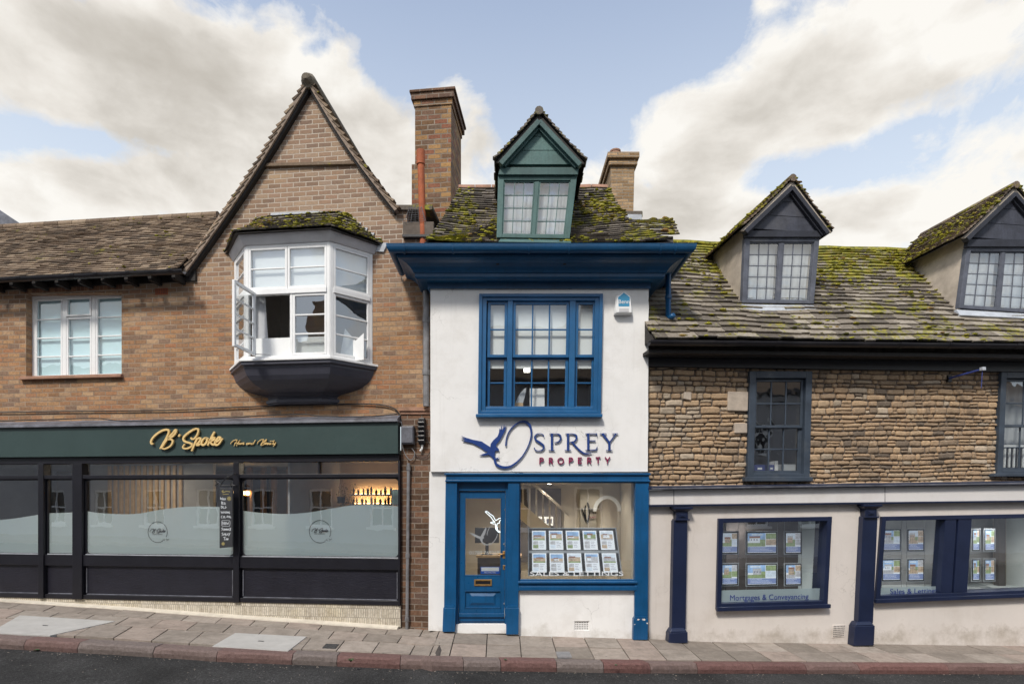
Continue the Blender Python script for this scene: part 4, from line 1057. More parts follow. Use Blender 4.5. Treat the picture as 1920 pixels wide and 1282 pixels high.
mb = MB(); st = F.P([(855, 1170), (950, 1170), (950, 1187), (852, 1187)], -.05); mb.prism(st, -.05, .3); build('step', mb, M['render_white'], mid, .008)

# cornice: one moulding round three sides, mitred
prof = [(.06, 541), (.095, 541), (.105, 530), (.20, 526), (.245, 523), (.265, 519), (.265, 513), (.285, 511), (.30, 506), (.33, 500), (.375, 493), (.43, 487), (.48, 483), (.495, 479), (.495, 474), (.40, 472), (.06, 460)]
rings = []
for p, py in prof:
    z = 2 + (PY0 - py) / FPX * (8.7 - p); e = p - .06
    rings.append([Vector((xl - e, .30, z)), Vector((xl - e, -p, z)), Vector((xr + e, -p, z)), Vector((xr + e, .85, z))])
mb = MB(); mb.loft(rings, closed=False); k0 = [r[0] for r in rings]; k1 = [r[3] for r in rings]
mb.add(k0, [tuple(range(len(k0)))]); mb.add(k1, [tuple(range(len(k1)))])
cn = build('cornice', mb, M['blue_cornice'], mid, fix=False)
bv = cn.modifiers.new('bevel', 'BEVEL'); bv.width = .003; bv.segments = 2
zg1 = 2 + (PY0 - 457) / FPX * (8.7 - .60); zg0 = 2 + (PY0 - 478) / FPX * (8.7 - .52)
gp = []
for k in range(13):
    q = math.pi * k / 12; gp.append((.555 + .065 * math.cos(q), zg1 - .015 - .115 * math.sin(q) * .85))
gp = [(.622, zg1)] + gp + [(.49, zg1)]
gi = [(.50, zg1), (.50, zg1 - .03), (.555, zg1 - .09), (.605, zg1 - .03), (.608, zg1)]
rings = [[Vector((xl - (p - .06), .28, z)), Vector((xl - (p - .06), -p, z)), Vector((xr + p - .06, -p, z)), Vector((xr + p - .06, .85, z))] for p, z in gp + gi]
mb = MB(); mb.loft(rings, closed=False); mb.add([r[3] for r in rings], [tuple(range(len(rings)))]); mb.add([r[0] for r in rings], [tuple(range(len(rings)))])
gt = build('gutter', mb, M['blue_cornice'], mid, fix=False)
mb = MB()
for x in (849, 992, 1068, 1240, 1268, 757):
    u = F.p(x, 468, -.62)[0]
    mb.loft([[Vector((u + dx_, -.555 - (p - .555) * 1.08, zg1 - .01 + (z - zg1) * 1.04)) for p, z in gp] for dx_ in (-.012, .012)])
build('gutter_joints', mb, M['blue_cornice'], gt)
# lead flat behind the gutter
mb = MB(); mb.box(xl - .43, xr + .43, -.50, .27, zg1 - .06, zg1 - .02); mb.box(xl + .02, xr + .43, .27, .85, zg1 - .06, zg1 - .02); build('lead_flat', mb, M['lead'], mid)
# blue down pipe at the right end of the cornice
b0 = F.p3(1253, 598, .1); dp = F.root('rain_pipe', b0.x, b0.y, b0.z); tag(dp, 'short blue rain pipe dropping from the cornice onto the mossy roof', 'rain pipe')
h = F.p(1253, 540, .1)[1] - b0.z
mb = MB(); mb.tube([(.03, -.16, -.0), (.01, -.06, -.0), (0, 0, .05), (0, 0, h + .2), (.02, .0, h + .45)], .042, 12); build('pipe', mb, M['blue'], dp, smooth=True)
mb = MB(); mb.tube([(0, 0, h * .65), (0, 0, h * .65 + .05)], .052, 12); build('collar', mb, M['blue'], dp)

# upstairs room, window
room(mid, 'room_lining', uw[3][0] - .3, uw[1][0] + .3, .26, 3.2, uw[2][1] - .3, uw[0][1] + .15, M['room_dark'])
wd = empty('sash_window', parent=mid)
Qo = quad_px(F, -.10, [(898.5, 551), (1130.5, 551), (1126.5, 776), (896, 776)])
arch = MB(); Qo.frame(arch, .115, -.05, -.005, .10, .10); q2 = Qo.sub(.012, .988, .012, 1)
Qo.frame(arch, .05, -.005, .02, .05, .05)
build('architrave', arch, M['blue_window'], wd, .006)
mb = MB(); a, b_ = F.p(892, 779, -.17), F.p(1130, 779, -.17); mb.box(a[0], b_[0], -.17, .0, a[1] - .022, a[1] + .028); build('sill', mb, M['blue_window'], wd, .010)
def U(x): return (F.p(x, 660, -.06)[0] - Qo.c[3].x) / (Qo.c[2].x - Qo.c[3].x)
def Tt(y): return (Qo.c[0].z - F.p(1000, y, -.06)[1]) / (Qo.c[0].z - Qo.c[3].z)
mb = MB()
for x0, x1 in ((949.5, 959), (1065, 1076)): Qo.box(mb, U(x0), U(x1), .09 / Qo.H, 1 - .09 / Qo.H, -.06, -.012)
Qo.box(mb, .1 / Qo.W, 1 - .1 / Qo.W, 1 - .12 / Qo.H, 1 - .09 / Qo.H, -.07, -.02)
build('mullion', mb, M['blue_window'], wd, .006)
ym = 667
for (x0, x1, nc) in ((912, 949.5, 1), (959, 1065, 3), (1076, 1114, 1)):
    sash(F, Qo.sub(U(x0) + .001, U(x1) - .001, Tt(565), Tt(ym + 3)), 'upper_sash', wd, M['blue_window'], M['glass'], nc, 2, .045, .022, (-.075, -.04), .002)
    sash(F, Qo.sub(U(x0) + .001, U(x1) - .001, Tt(ym), Tt(768)), 'lower_sash', wd, M['blue_window'], M['glass'], nc, 2, .045, .022, (-.115, -.08), .002, wb=.06)
    mb = MB(); qq = Qo.sub(U(x0), U(x1), Tt(560), Tt(688)); qq.rect(mb, 0, 1, 0, 1, -.135); build('blind', mb, M['blind'], wd, fix=False)
# things standing inside the window
s0 = F.p3(1000, 768, .12)
e = F.root('paper_sheet', s0.x, s0.y, s0.z); tag(e, 'plain white sheet standing in the upstairs window centre', 'sheet')
mb = MB(); w_ = .115; mb.hexa([(-w_ + .06, 0, 0), (w_ + .06, 0, 0), (w_ + .06, .03, .34), (-w_ + .06, .03, .34)], [(-w_ + .06, .008, 0), (w_ + .06, .008, 0), (w_ + .06, .038, .34), (-w_ + .06, .038, .34)]); build('sheet', mb, M['paper'], e)
e = F.root('paper_bag', s0.x - .22, s0.y, s0.z); tag(e, 'small brown bag with clear wrap upstairs left of the white sheet', 'bag')
mb = MB(); mb.hexa([(-.08, 0, 0), (.07, 0, 0), (.06, 0, .11), (-.07, 0, .11)], [(-.08, .06, 0), (.07, .06, 0), (.06, .05, .11), (-.07, .05, .11)]); build('bag', mb, M['wood_pale'], e, .006)
mb = MB(); mb.loft([[Vector((-.06, 0, .11)), Vector((.06, 0, .11)), Vector((.06, .05, .11)), Vector((-.06, .05, .11))], [Vector((0, 0, .24)), Vector((.1, 0, .26)), Vector((.1, .03, .26)), Vector((0, .03, .24))], [Vector((.08, 0, .33)), Vector((.11, 0, .34)), Vector((.11, .01, .34)), Vector((.08, .01, .33))]]); build('wrap', mb, M['curtain'], e)
# hanging lamp seen in the room
e = F.root('ceiling_lamp', s0.x - .2, 1.3, 0); tag(e, 'small yellow lamp glowing in the dark upstairs room', 'lamp')
zl = F.p(988, 692, 1.3)[1]; e.location.z = zl; e.location.x = F.p(988, 692, 1.3)[0]
mb = MB(); mb.box(-.05, .05, -.03, .03, -.05, .05); build('shade', mb, M['downlight'], e, .01); mb = MB(); mb.tube([(0, 0, .05), (0, 0, .6)], .006, 6); build('flex', mb, M['black'], e)

# alarm box
def al(e, w2, h, d): pass
p0 = F.p3(1170, 587, -.17); e = F.root('alarm_box', p0.x, VF, p0.z); tag(e, 'white alarm box with blue house-shaped front under the cornice', 'alarm box')
k = 8.53 / FPX
out = [(-17, 0), (-17, 7), (-14, 33), (-1, 43), (1, 43), (14, 33), (17, 7), (17, 0)]
mb = MB(); mb.prism([(x * k, z * k) for x, z in out], -.06, 0); 
mb.loft([[Vector((x * k, -.06, z * k)) for x, z in out], [Vector((x * k * .84, -.105, 1.5 * k + z * k * .90)) for x, z in out]]); build('case', mb, M['white'], e, .004)
mb = MB(); mb.prism([(x * k, z * k) for x, z in [(-10, 13), (10, 13), (11, 30), (0, 38.5), (-11, 30)]], -.1085, -.104); pl_ = build('blue_front', mb, paint('alarm_blue', (.05, .30, .52), .4, .1), e)
mb = MB(); mb.prism([(x * k, z * k) for x, z in [(-9, 2.5), (9, 2.5), (9, 9), (-9, 9)]], -.108, -.104); build('label', mb, M['soffit'], e)
t_ = text_obj('lettering', 'Benn', F, 1160, 1180, 569, VF - .112, .003, M['white'], None); t_.parent = pl_; t_.matrix_parent_inverse = (D.objects[e.name].matrix_world.inverted() if False else t_.matrix_parent_inverse); t_.location = (-p0.x, -VF, -p0.z)

# blue shop front
sf = empty('shopfront', parent=mid)
zf1 = F.p(1000, 886, -.1)[1]; zf0 = F.p(1000, 903, -.1)[1]
xs_l, xs_r = F.p(836, 890, -.1)[0], F.p(1217, 890, -.1)[0]
mb = MB(); mb.box(xs_l, xs_r, -.10, .0, zf0, zf1 - .002); mb.box(xs_l - .02, xs_r + .02, -.125, .0, zf1 - .035, zf1 - .004); mb.box(xs_l - .01, xs_r + .015, -.115, 0, zf0 + .0, zf0 + .03); build('fascia', mb, M['blue'], sf, .005)
def pil(x0t, x1t, x0b, x1b, ybase, ybot, base):
    p = MB(); zt_ = zf0 - .002
    A = [(F.p(x0t, 950, -.09)[0], zt_), (F.p(x1t, 950, -.09)[0], zt_), F.p(x1b, ybase, -.09), F.p(x0b, ybase, -.09)]
    p.prism(A, -.09, .02); o = build('pilaster', p, M['blue'], sf, .005)
    q = MB(); B = F.P(base, -.12); q.prism([B[0], B[1], (B[2][0], B[2][1]), (B[3][0], B[3][1])], -.12, -.0); q.prism([(B[0][0] + .01, B[0][1]), (B[1][0] - .01, B[1][1]), (B[1][0] - .025, B[1][1] + .03), (B[0][0] + .025, B[0][1] + .03)], -.115, -.0); build('plinth_block', q, M['blue'], o, .006)
pil(835.5, 857, 832.5, 855, 1139, 1180, [(831, 1139), (854.5, 1139), (853, 1184), (829.5, 1184)])
pil(952.5, 974, 951, 972, 1139, 1186, [(949, 1139), (973, 1139), (972, 1189), (949, 1189)])
pil(1191.5, 1217, 1190, 1215, 1159, 1195, [(1188, 1159), (1215.5, 1159), (1214.5, 1199), (1187, 1199)])
# chipped paint on the right base
mb = MB()
for (cx, cy, r_) in ((1197, 1161, 3.2), (1207, 1160.5, 4.5), (1213.5, 1168, 2.4), (1190, 1170, 1.8)):
    c = F.p(cx, cy, -.124); mb.prism([(c[0] + r_ * .006 * math.cos(q) * random.uniform(.5, 1.5), c[1] + r_ * .0035 * math.sin(q) * random.uniform(.5, 1.5)) for q in [k * .39 for k in range(16)]], -.1215, -.12)
build('bare_patch', mb, M['plaster'], sf)
# door
dv = .04
Df = quad_px(F, dv - .03, [(856, 901), (953, 901), (951, 1170), (855, 1170)])
mb = MB(); Df.frame(mb, .04, -.1, .03, .155, .012); Df.box(mb, .04 / Df.W, 1 - .04 / Df.W, 1 - .075 / Df.H, 1 - .012 / Df.H, -.1, -.03); fdo = build('door_frame', mb, M['blue'], sf, .004)
Dd = Df.sub(.043 / Df.W, 1 - .043 / Df.W, .158 / Df.H, 1 - .05 / Df.H, -.0)
door = MB(); ux_ = lambda x: (F.p(x, 1000, dv)[0] - Dd.c[0].x) / Dd.W; ty_ = lambda y: (Dd.c[0].z - F.p(900, y, dv)[1]) / Dd.H
gx0, gx1, gy0, gy1 = ux_(872), ux_(940), ty_(933), ty_(1078); px0, px1, py0, py1 = ux_(869), ux_(938), ty_(1106), ty_(1139)
for (a0, a1, b0, b1) in ((0, gx0, 0, 1), (gx1, 1, 0, 1), (gx0, gx1, 0, gy0), (gx0, gx1, gy1, py0), (gx0, gx1, py1, 1)): Dd.box(door, a0, a1, b0, b1, -.045, 0)
dr = build('door', door, M['blue'], sf, .003)
mb = MB(); q = Dd.sub(gx0, gx1, py0, py1); q.box(mb, 0, 1, 0, 1, -.04, -.018); q.frame(mb, .012, -.018, .008)
a, b_ = .13, .22; q.c[0:4]; mb.loft([[q.at(a, 1 - b_ * .7, -.018), q.at(1 - a, 1 - b_ * .7, -.018), q.at(1 - a, b_ * .7, -.018), q.at(a, b_ * .7, -.018)], [q.at(a + .07, 1 - b_ * 1.4, .0), q.at(1 - a - .07, 1 - b_ * 1.4, .0), q.at(1 - a - .07, b_ * 1.4, 0), q.at(a + .07, b_ * 1.4, 0)]])
build('raised_panel', mb, M['blue'], dr, .002)
mb = MB(); q = Dd.sub(gx0, gx1, gy0, gy1); q.frame(mb, .010, -.03, .006); build('glazing_bead', mb, M['blue'], dr, .002)
mb = MB(); q.rect(mb, 0, 1, 0, 1, -.02); build('pane', mb, M['glass_shop'], dr, fix=False)
mb = MB(); q3 = Dd.sub(0, 1, ty_(1148), ty_(1155)); q3.box(mb, 0, 1, 0, 1, 0, .03); build('weather_bar', mb, M['blue'], dr, .006)
# letter plate, handle, locks
def plate_on(parent, name, x0, y0, x1, y1, d0, d1, m, bev=.003):
    q = Dd.sub(ux_(x0), ux_(x1), ty_(y0), ty_(y1)); mb = MB(); q.box(mb, 0, 1, 0, 1, d0, d1); return build(name, mb, m, parent, bev), q
mb = MB(); q = Dd.sub(ux_(890), ux_(923), ty_(1085), ty_(1097)); q.frame(mb, .022, 0, .012); q.box(mb, .1, .9, .2, .8, -.001, .002); lb = build('letter_plate', mb, M['brass'], dr, .002)
mb = MB(); q.box(mb, .09, .91, .22, .78, .002, .004); build('slot', mb, M['black'], lb)
o, q = plate_on(dr, 'handle_plate', 943, 1032, 948.5, 1046, 0, .008, M['brass'])
mb = MB(); c = q.at(.5, .4, .03); mb.tube([q.at(.5, .4, 0), c, c + Vector((-.03, 0, .0)), c + Vector((-.095, .0, -.0))], [.012, .012, .010, .008], 8); build('lever', mb, M['brass'], o, smooth=True)
o, q = plate_on(dr, 'lock_plate', 943.5, 1058.5, 949.5, 1067, 0, .006, M['brass']); mb = MB(); q.box(mb, .4, .6, .3, .7, .006, .008); build('keyhole', mb, M['black'], o)
for (x, y) in ((947, 955), (945, 1019), (946.5, 1130)):
    mb = MB(); c = Dd.at(ux_(x), ty_(y), 0); mb.tube([c, c + Vector((0, -.012, 0))], .013, 10); build('lock', mb, M['steel'], dr)
# stickers and lettering on the door glass
text_obj('lettering', '01780 769269', F, 880, 936, 1039, dv + .011, .002, M['whitevinyl'], dr, height=.055)
mb = MB(); pts = F.P([(901, 1062), (937, 1062), (937, 1075), (901, 1075)], dv + .008); mb.prism(pts, dv + .008, dv + .011); stk = build('sticker', mb, paint('sticker_blue', (.02, .12, .55), .4, .05), dr)
mb = MB(); mb.prism(F.P([(902.5, 1063), (935.5, 1063), (935.5, 1070), (902.5, 1070)], dv + .006), dv + .0065, dv + .008); build('white_band', mb, M['whitevinyl'], stk)
text_obj('lettering', 'PROTECTED', F, 908, 930, 1074, dv + .0055, .002, M['whitevinyl'], stk)

# shop window of the blue front
Wq = quad_px(F, -.02, [(973.5, 902.5), (1192.5, 902.5), (1191.5, 1088), (972.5, 1088)])
mb = MB(); Wq.frame(mb, .022, -.03, .02); swf = build('window_frame', mb, M['blue'], sf, .004)
mb = MB(); Wq.rect(mb, 0, 1, 0, 1, -.01); build('pane', mb, M['glass_shop'], swf, fix=False)
a, b_ = F.p(971, 1089, -.1), F.p(1194, 1106, -.05)
mb = MB(); mb.box(a[0], b_[0], -.115, .05, a[1] - .035, a[1]); mb.box(a[0] + .01, b_[0] - .005, -.085, .05, a[1] - .075, a[1] - .036); mb.box(a[0] + .01, b_[0] - .005, -.10, .05, b_[1] - .0, a[1] - .076); build('sill', mb, M['blue'], sf, .010)
text_obj('lettering', 'SALES & LETTINGS', F, 994, 1169, 1079, -.036, .003, M['whitevinyl'], swf, height=.068)

# bird and ring sign with raised letters
sg = F.root('shop_sign', F.p(1010, 840, VF)[0], VF, F.p(1010, 880, VF)[1]); sg.location.z = 0; sg.location.x = 0; sg.location.y = 0
tag(sg, 'navy bird-and-ring logo with raised serif letters on the white wall', 'sign')
Z1 = lambda pts: [F.p(860 + x / 11.656, 780 + y / 11.656, VF - .03) for x, y in pts]
k1 = 8.6 / FPX / 11.656
bird = [(50, 425), (150, 465), (300, 510), (500, 550), (640, 640), (690, 672), (700, 600), (760, 520), (850, 440), (880, 360), (885, 310), (897, 255), (925, 300), (932, 185), (955, 310), (997, 172), (1000, 262), (1042, 200), (1020, 300), (960, 420), (900, 530), (830, 610), (812, 665), (850, 680), (880, 720), (882, 768), (850, 750), (800, 760), (790, 820), (790, 880), (808, 915), (850, 902), (882, 884), (852, 918), (887, 942), (830, 936), (805, 962), (830, 1000), (790, 1000), (762, 935), (700, 872), (660, 842), (560, 856), (450, 850), (540, 820), (620, 800), (640, 768), (580, 765), (520, 712), (420, 650), (300, 590), (200, 566), (80, 540), (142, 520), (48, 483), (142, 490)]
mb = MB(); mb.prism(Z1(bird), VF - .030, VF - .012); build('bird', mb, M['logo_blue'], sg, .0015)
ring = [(782, 950), (805, 1020), (850, 1070), (930, 1105), (1030, 1115), (1150, 1085), (1280, 990), (1400, 860), (1500, 690), (1560, 540), (1588, 400), (1580, 290), (1550, 190), (1490, 135), (1420, 115), (1330, 130), (1230, 190), (1130, 290), (1070, 400), (1040, 510), (1028, 645)]
rw = [40, 55, 58, 56, 50, 40, 30, 22, 22, 28, 35, 45, 55, 58, 48, 36, 26, 22, 22, 24, 32]
mb = MB(); mb.ribbon(Z1(ring), [x * k1 for x in rw], VF - .0305, VF - .012); build('ring', mb, M['logo_blue'], sg)
Z2 = lambda pts: [F.p(990 + x / 10.667, 790 + y / 10.667, VF - .03) for x, y in pts]
k2 = 8.61 / FPX / 10.667
LET = {'S': [([(318, 300), (298, 258), (240, 240), (170, 258), (137, 312), (162, 370), (240, 420), (308, 478), (313, 530), (270, 573), (210, 583), (150, 570), (125, 520)], [20, 14, 13, 22, 34, 40, 42, 40, 32, 20, 15, 16, 22])],
 'P': [([(478, 238), (478, 577)], 42), ([(428, 243), (520, 243)], 13), ([(412, 573), (532, 573)], 13), ([(500, 245), (590, 246), (640, 276), (655, 335), (615, 398), (530, 422)], [13, 18, 34, 38, 24, 12])],
 'R': [([(800, 238), (800, 577)], 42), ([(750, 243), (830, 243)], 13), ([(735, 573), (862, 573)], 13), ([(815, 243), (900, 246), (962, 276), (972, 330), (928, 392), (828, 414)], [13, 16, 34, 36, 26, 12]), ([(875, 405), (960, 500), (1050, 588), (1130, 635), (1200, 640), (1272, 626)], [34, 36, 36, 30, 20, 5])],
 'E': [([(1205, 238), (1205, 573)], 42), ([(1150, 242), (1380, 242)], 15), ([(1374, 236), (1386, 292)], [18, 8]), ([(1215, 382), (1352, 382)], 17), ([(1150, 570), (1365, 563)], [12, 20]), ([(1362, 568), (1388, 498)], [22, 8])],
 'Y': [([(1490, 240), (1628, 420)], 42), ([(1762, 242), (1628, 420)], 20), ([(1626, 400), (1626, 577)], 42), ([(1440, 240), (1572, 240)], 13), ([(1690, 240), (1802, 240)], 13), ([(1562, 573), (1688, 573)], 13)]}
j = 0
for nm, stk_ in LET.items():
    mb = MB()
    for pts, wd_ in stk_:
        j += 1; mb.ribbon(Z2(pts), [x * k2 for x in wd_] if isinstance(wd_, list) else wd_ * k2, VF - .030 - .0004 * (j % 4), VF - .012)
    build('letter', mb, M['logo_blue'], sg)
SM = [[([(240, 722), (236, 850)], 0), ([(240, 728), (285, 730), (308, 758), (285, 788), (240, 790)], 0)],
 [([(428, 722), (425, 850)], 0), ([(428, 728), (470, 730), (490, 757), (468, 785), (428, 788)], 0), ([(455, 788), (494, 850)], 0)],
 [([(655 + 56 * math.cos(a), 785 + 56 * math.sin(a)) for a in [k * math.pi / 8 for k in range(17)]], 0)],
 [([(828, 718), (824, 845)], 0), ([(828, 724), (873, 726), (896, 754), (873, 784), (828, 786)], 0)],
 [([(1010, 716), (1008, 842)], 0), ([(1010, 724), (1080, 722)], 0), ([(1010, 778), (1070, 778)], 0), ([(1008, 833), (1076, 833)], 0)],
 [([(1195, 716), (1192, 842)], 0), ([(1195, 722), (1238, 724), (1258, 752), (1236, 780), (1195, 783)], 0), ([(1222, 783), (1262, 842)], 0)],
 [([(1355, 718), (1450, 716)], 0), ([(1402, 718), (1402, 840)], 0)],
 [([(1543, 710), (1591, 778)], 0), ([(1641, 710), (1591, 778)], 0), ([(1591, 770), (1589, 838)], 0)]]
for stk_ in SM:
    mb = MB()
    for q_, (pts, _) in enumerate(stk_): mb.ribbon(Z2(pts), 21 * k2, VF - .028 - .0005 * q_, VF - .012)
    build('letter', mb, M['logo_red'], sg)

# ---- roof of the white house
zb = F.p(945, 457, -.42)[1]; zt_ = F.p(1000, 352, .85)[1]
Lp = [(0, 796, 462), (.12, 806, 446), (.35, 824, 415), (.6, 840, 385), (.85, 854, 360), (1, 860, 347)]
Rp = [(0, 1262, 460), (.12, 1236, 446), (.3, 1205, 428), (.45, 1180, 406), (.6, 1165, 392), (.8, 1152, 375), (1, 1140, 357)]
def li(tab, t_):
    for i in range(len(tab) - 1):
        if t_ <= tab[i + 1][0]:
            q = (t_ - tab[i][0]) / (tab[i + 1][0] - tab[i][0]); return tab[i][1] + (tab[i + 1][1] - tab[i][1]) * q, tab[i][2] + (tab[i + 1][2] - tab[i][2]) * q
    return tab[-1][1], tab[-1][2]
def PO(s, t_):
    v = -.42 + 1.27 * t_; z = zb + (zt_ - zb) * (t_ ** 1.12)
    a, b_ = F.p(li(Lp, t_)[0], 450, v)[0], F.p(li(Rp, t_)[0], 450, v)[0]
    sagz = -.05 * math.sin(math.pi * s) * math.sin(math.pi * t_) + .02 * noise.noise(Vector((s * 5, t_ * 4, 2)))
    edge = .05 * ((abs(s - .5) * 2) ** 4) * (1 - t_)
    return Vector((a + (b_ - a) * s, v, z + sagz + edge))
random.seed(21); tv = MB(); mv = MB()
def m_osp(s, t_, c):
    n_ = noise.noise(c * 1.6) + .5 * noise.noise(c * 5)
    a = 2.4 * max(0, n_ + .10) * (1.7 if s > .6 else (1.0 if s > .25 or t_ > .65 else .5))
    return a + (.5 if t_ < .06 else 0)
tiles(tv, PO, 27, .16, 0, .018, .4, .016, .018, .45, m_osp, mv, .85, mossrnd=lambda c: random.gauss(.48 + .35 * noise.noise(c * 1.3), .18))
ro = build('roof', tv, M['slate_osprey'], mid); build('moss', mv, M['moss'], ro, smooth=True)
mb = MB(); gr_ = [[PO(s / 8, t_ / 6) - Vector((0, 0, .03)) for s in range(9)] for t_ in range(7)]
mb.loft(gr_, closed=False); mb.add([PO(0, 1) - Vector((0, 0, .03)), PO(1, 1) - Vector((0, 0, .03)), Vector((PO(1, 0).x, 3.2, zb)), Vector((PO(0, 0).x, 3.2, zb))], [(0, 1, 2, 3)])
for k in range(6):
    for s in (0, 1): mb.add([PO(s, k / 6) - Vector((0, 0, .03)), PO(s, (k + 1) / 6) - Vector((0, 0, .03)), Vector((PO(s, (k + 1) / 6).x + (.3 if s else -.3) * (1 - (k + 1) / 6), 1.6, zb)), Vector((PO(s, k / 6).x + (.3 if s else -.3) * (1 - k / 6), 1.6, zb))], [(0, 1, 2, 3)])
build('roof_boarding', mb, M['darkwood'], ro, fix=False)
mb = MB()
for k in range(9):
    a = PO(k / 9, 1); b_ = PO((k + .96) / 9, 1); mb.rc = (random.random(), 0, 0); mb.tube([a + Vector((0, .02, -.02)), b_ + Vector((0, .02, -.02))], .075, 10)
build('ridge_tiles', mb, M['ridge'], ro)
# lower mossy roof behind, running right to the neighbour
def PW(s, t_):
    a = F.p3(1168, 446, .55); b_ = F.p3(1274, 441, .55); c = F.p3(1250, 412, 1.15); d_ = F.p3(1175, 416, 1.15)
    q = (a * (1 - s) + b_ * s) * (1 - t_) + (d_ * (1 - s) + c * s) * t_; return q + Vector((0, 0, .06 * math.sin(math.pi * t_) + .02 * noise.noise(q * 3)))
tv = MB(); mv = MB(); tiles(tv, PW, 10, .16, 0, .018, .4, .02, .02, .45, lambda s, t_, c: 2.2 * max(0, noise.noise(c * 2) + .35), mv, 1.0, mossrnd=lambda c: random.gauss(.75, .2))
ro2 = build('rear_roof', tv, M['slate_osprey'], mid); build('moss', mv, M['moss'], ro2, smooth=True)
mb = MB(); mb.prism(F.P([(1150, 470), (1264, 470), (1262, 443), (1150, 446)], .62), .62, 1.6); build('rear_wall', mb, M['roughcast'], mid)

# ---- dormers
def prism_line(mb, a, b_, w_, v0, v1):   # a straight board in the facade plane between two (u,z) points, w below-right side centred
    a, b_ = Vector(a), Vector(b_); d = (b_ - a).normalized(); n_ = Vector((-d.y, d.x)) * w_ / 2
    mb.prism([tuple(a - n_), tuple(b_ - n_), tuple(b_ + n_), tuple(a + n_)], v0, v1)
def dormer(F, parent, vf, win, head, apex, eaveL, eaveR, base_y, back, mats, cols, rows, ncol_tiles, mossf, label_mats=None, over=.16, soffit=None, leftlong=0, seed=1, pediment_y=None, sillm=None, sill=None, barge=.07, lead='lead_m', curtain=True):
    """win: outer corners TL,TR,BR,BL of the timber window frame; apex/eaves: roof outline at the front"""
    wood, dark, gm, tm = mats[:4]; boardm = mats[4] if len(mats) > 4 else wood; bargem = mats[5] if len(mats) > 5 else dark; random.seed(seed)
    dm = empty('dormer', parent=parent); W4 = F.P(win, vf); Q = Quad(*[(u, vf, z) for u, z in W4])
    fr = MB(); pw = .085 if Q.W > 1 else .075; Q.frame(fr, pw, -.07, .015, .07, .05); Q.box(fr, .5 - .03 / Q.W, .5 + .03 / Q.W, .07 / Q.H, 1 - .05 / Q.H, -.06, .0)
    fo = build('window_frame', fr, wood, dm, .006)
    for k, (a0, a1) in enumerate(((pw / Q.W, .5 - .032 / Q.W), (.5 + .032 / Q.W, 1 - pw / Q.W))):
        q = Q.sub(a0 + .001, a1 - .001, .072 / Q.H, 1 - .052 / Q.H, -.015)
        sash(F, q, 'casement', dm, dark, M['glass_old'], cols, rows, .016, .010, (-.014, .010), .012, bard=(-.006, .004), bevel=0, extra=None)
        if curtain:
            cm = MB(); n_ = 26; cm.loft([[q.at(i / n_, 0, -.10 - .005 * math.sin(i * 1.3 + k)) , q.at(i / n_, 1, -.10 - .007 * math.sin(i * 1.3 + k + .4))] for i in range(n_ + 1)], closed=False); build('net_curtain', cm, M['curtain'], dm, fix=False, smooth=True)
    # dark box behind the glass
    zb_, zt2 = min(W4[2][1], W4[3][1]) - .02, W4[0][1]; ul, ur = W4[0][0], W4[1][0]
    A = F.p(*apex, vf - over); EL = F.p(*eaveL, vf - over); ER = F.p(*eaveR, vf - over)
    bx = MB(); bx.box(ul + .06, ur - .06, vf + .25, vf + .28, zb_, zt2); build('inner_lining', bx, M['room_grey'], dm)
    # head beam and gable boards
    H4 = F.P(head, vf - .02)
    hb = MB(); hb.prism(H4, vf - .055, vf + .02); build('head_beam', hb, bargem, dm, .005)
    t0 = F.p(*pediment_y, vf)[1]
    def slope_u(z, foot): return foot[0] + (A[0] - foot[0]) * (z - foot[1]) / (A[1] - foot[1])
    inn = .075
    gb = MB(); nb = 3; zz = [t0 + (A[1] - .1 - t0) * k / nb for k in range(nb + 1)]
    for k in range(nb):
        z0, z1 = zz[k] + .004, zz[k + 1]; tp = [(slope_u(z0, EL) + inn, z0), (slope_u(z0, ER) - inn, z0), (slope_u(z1, ER) - inn * (1 if k < nb - 1 else .2), z1), (slope_u(z1, EL) + inn * (1 if k < nb - 1 else .2), z1)]
        gb.prism(tp, vf - .03 - .004 * k, vf + .02)
    build('gable_boards', gb, boardm, dm, .004)
    if soffit:     # flared plaster or board between barge and tiles
        so_ = MB(); 
        for foot, sg_ in ((EL, 1), (ER, -1)):
            so_.prism([(foot[0], foot[1] - .02), (A[0], A[1] - .02), (A[0], A[1] - .14), (foot[0] + sg_ * .12, foot[1] - .03)], vf - over + .03, vf - over + .06)
        build('verge_board', so_, soffit, dm)
    bg_ = MB()
    for foot, sg_ in ((EL, 1), (ER, -1)):
        a = (foot[0] + sg_ * .075, foot[1] - .045); b2 = (A[0] , A[1] - .135); prism_line(bg_, a, b2, barge, vf - over + .005 - .002 * sg_, vf - .03)
        a = (foot[0] + sg_ * .13, foot[1] - .055); b2 = (A[0], A[1] - .205); prism_line(bg_, a, b2, barge * .5, vf - .085 - .002 * sg_, vf - .03)
    build('barge_board', bg_, bargem, dm, .005)
    # tiled slopes
    rf = MB(); mf = MB(); bo = MB()
    for foot in (EL, ER):
        def P(s, t_, foot=foot):
            u = foot[0] + (A[0] - foot[0]) * t_; z = foot[1] + (A[1] - foot[1]) * t_
            return Vector((u, vf - over + s * (back + over), z + .025 - .04 * math.sin(math.pi * t_) * .5 + .012 * noise.noise(Vector((u * 2, s * 6, 1)))))
        tiles(rf, P, ncol_tiles, .15, 0, .018, .4, .012, .018, .4, mossf, mf, .8)
        bo.loft([[P(0, 0) - Vector((0, 0, .03)), P(0, 1) - Vector((0, 0, .03))], [P(1, 0) - Vector((0, 0, .03)), P(1, 1) - Vector((0, 0, .03))]], closed=False)
    ro_ = build('dormer_roof', rf, tm, dm)
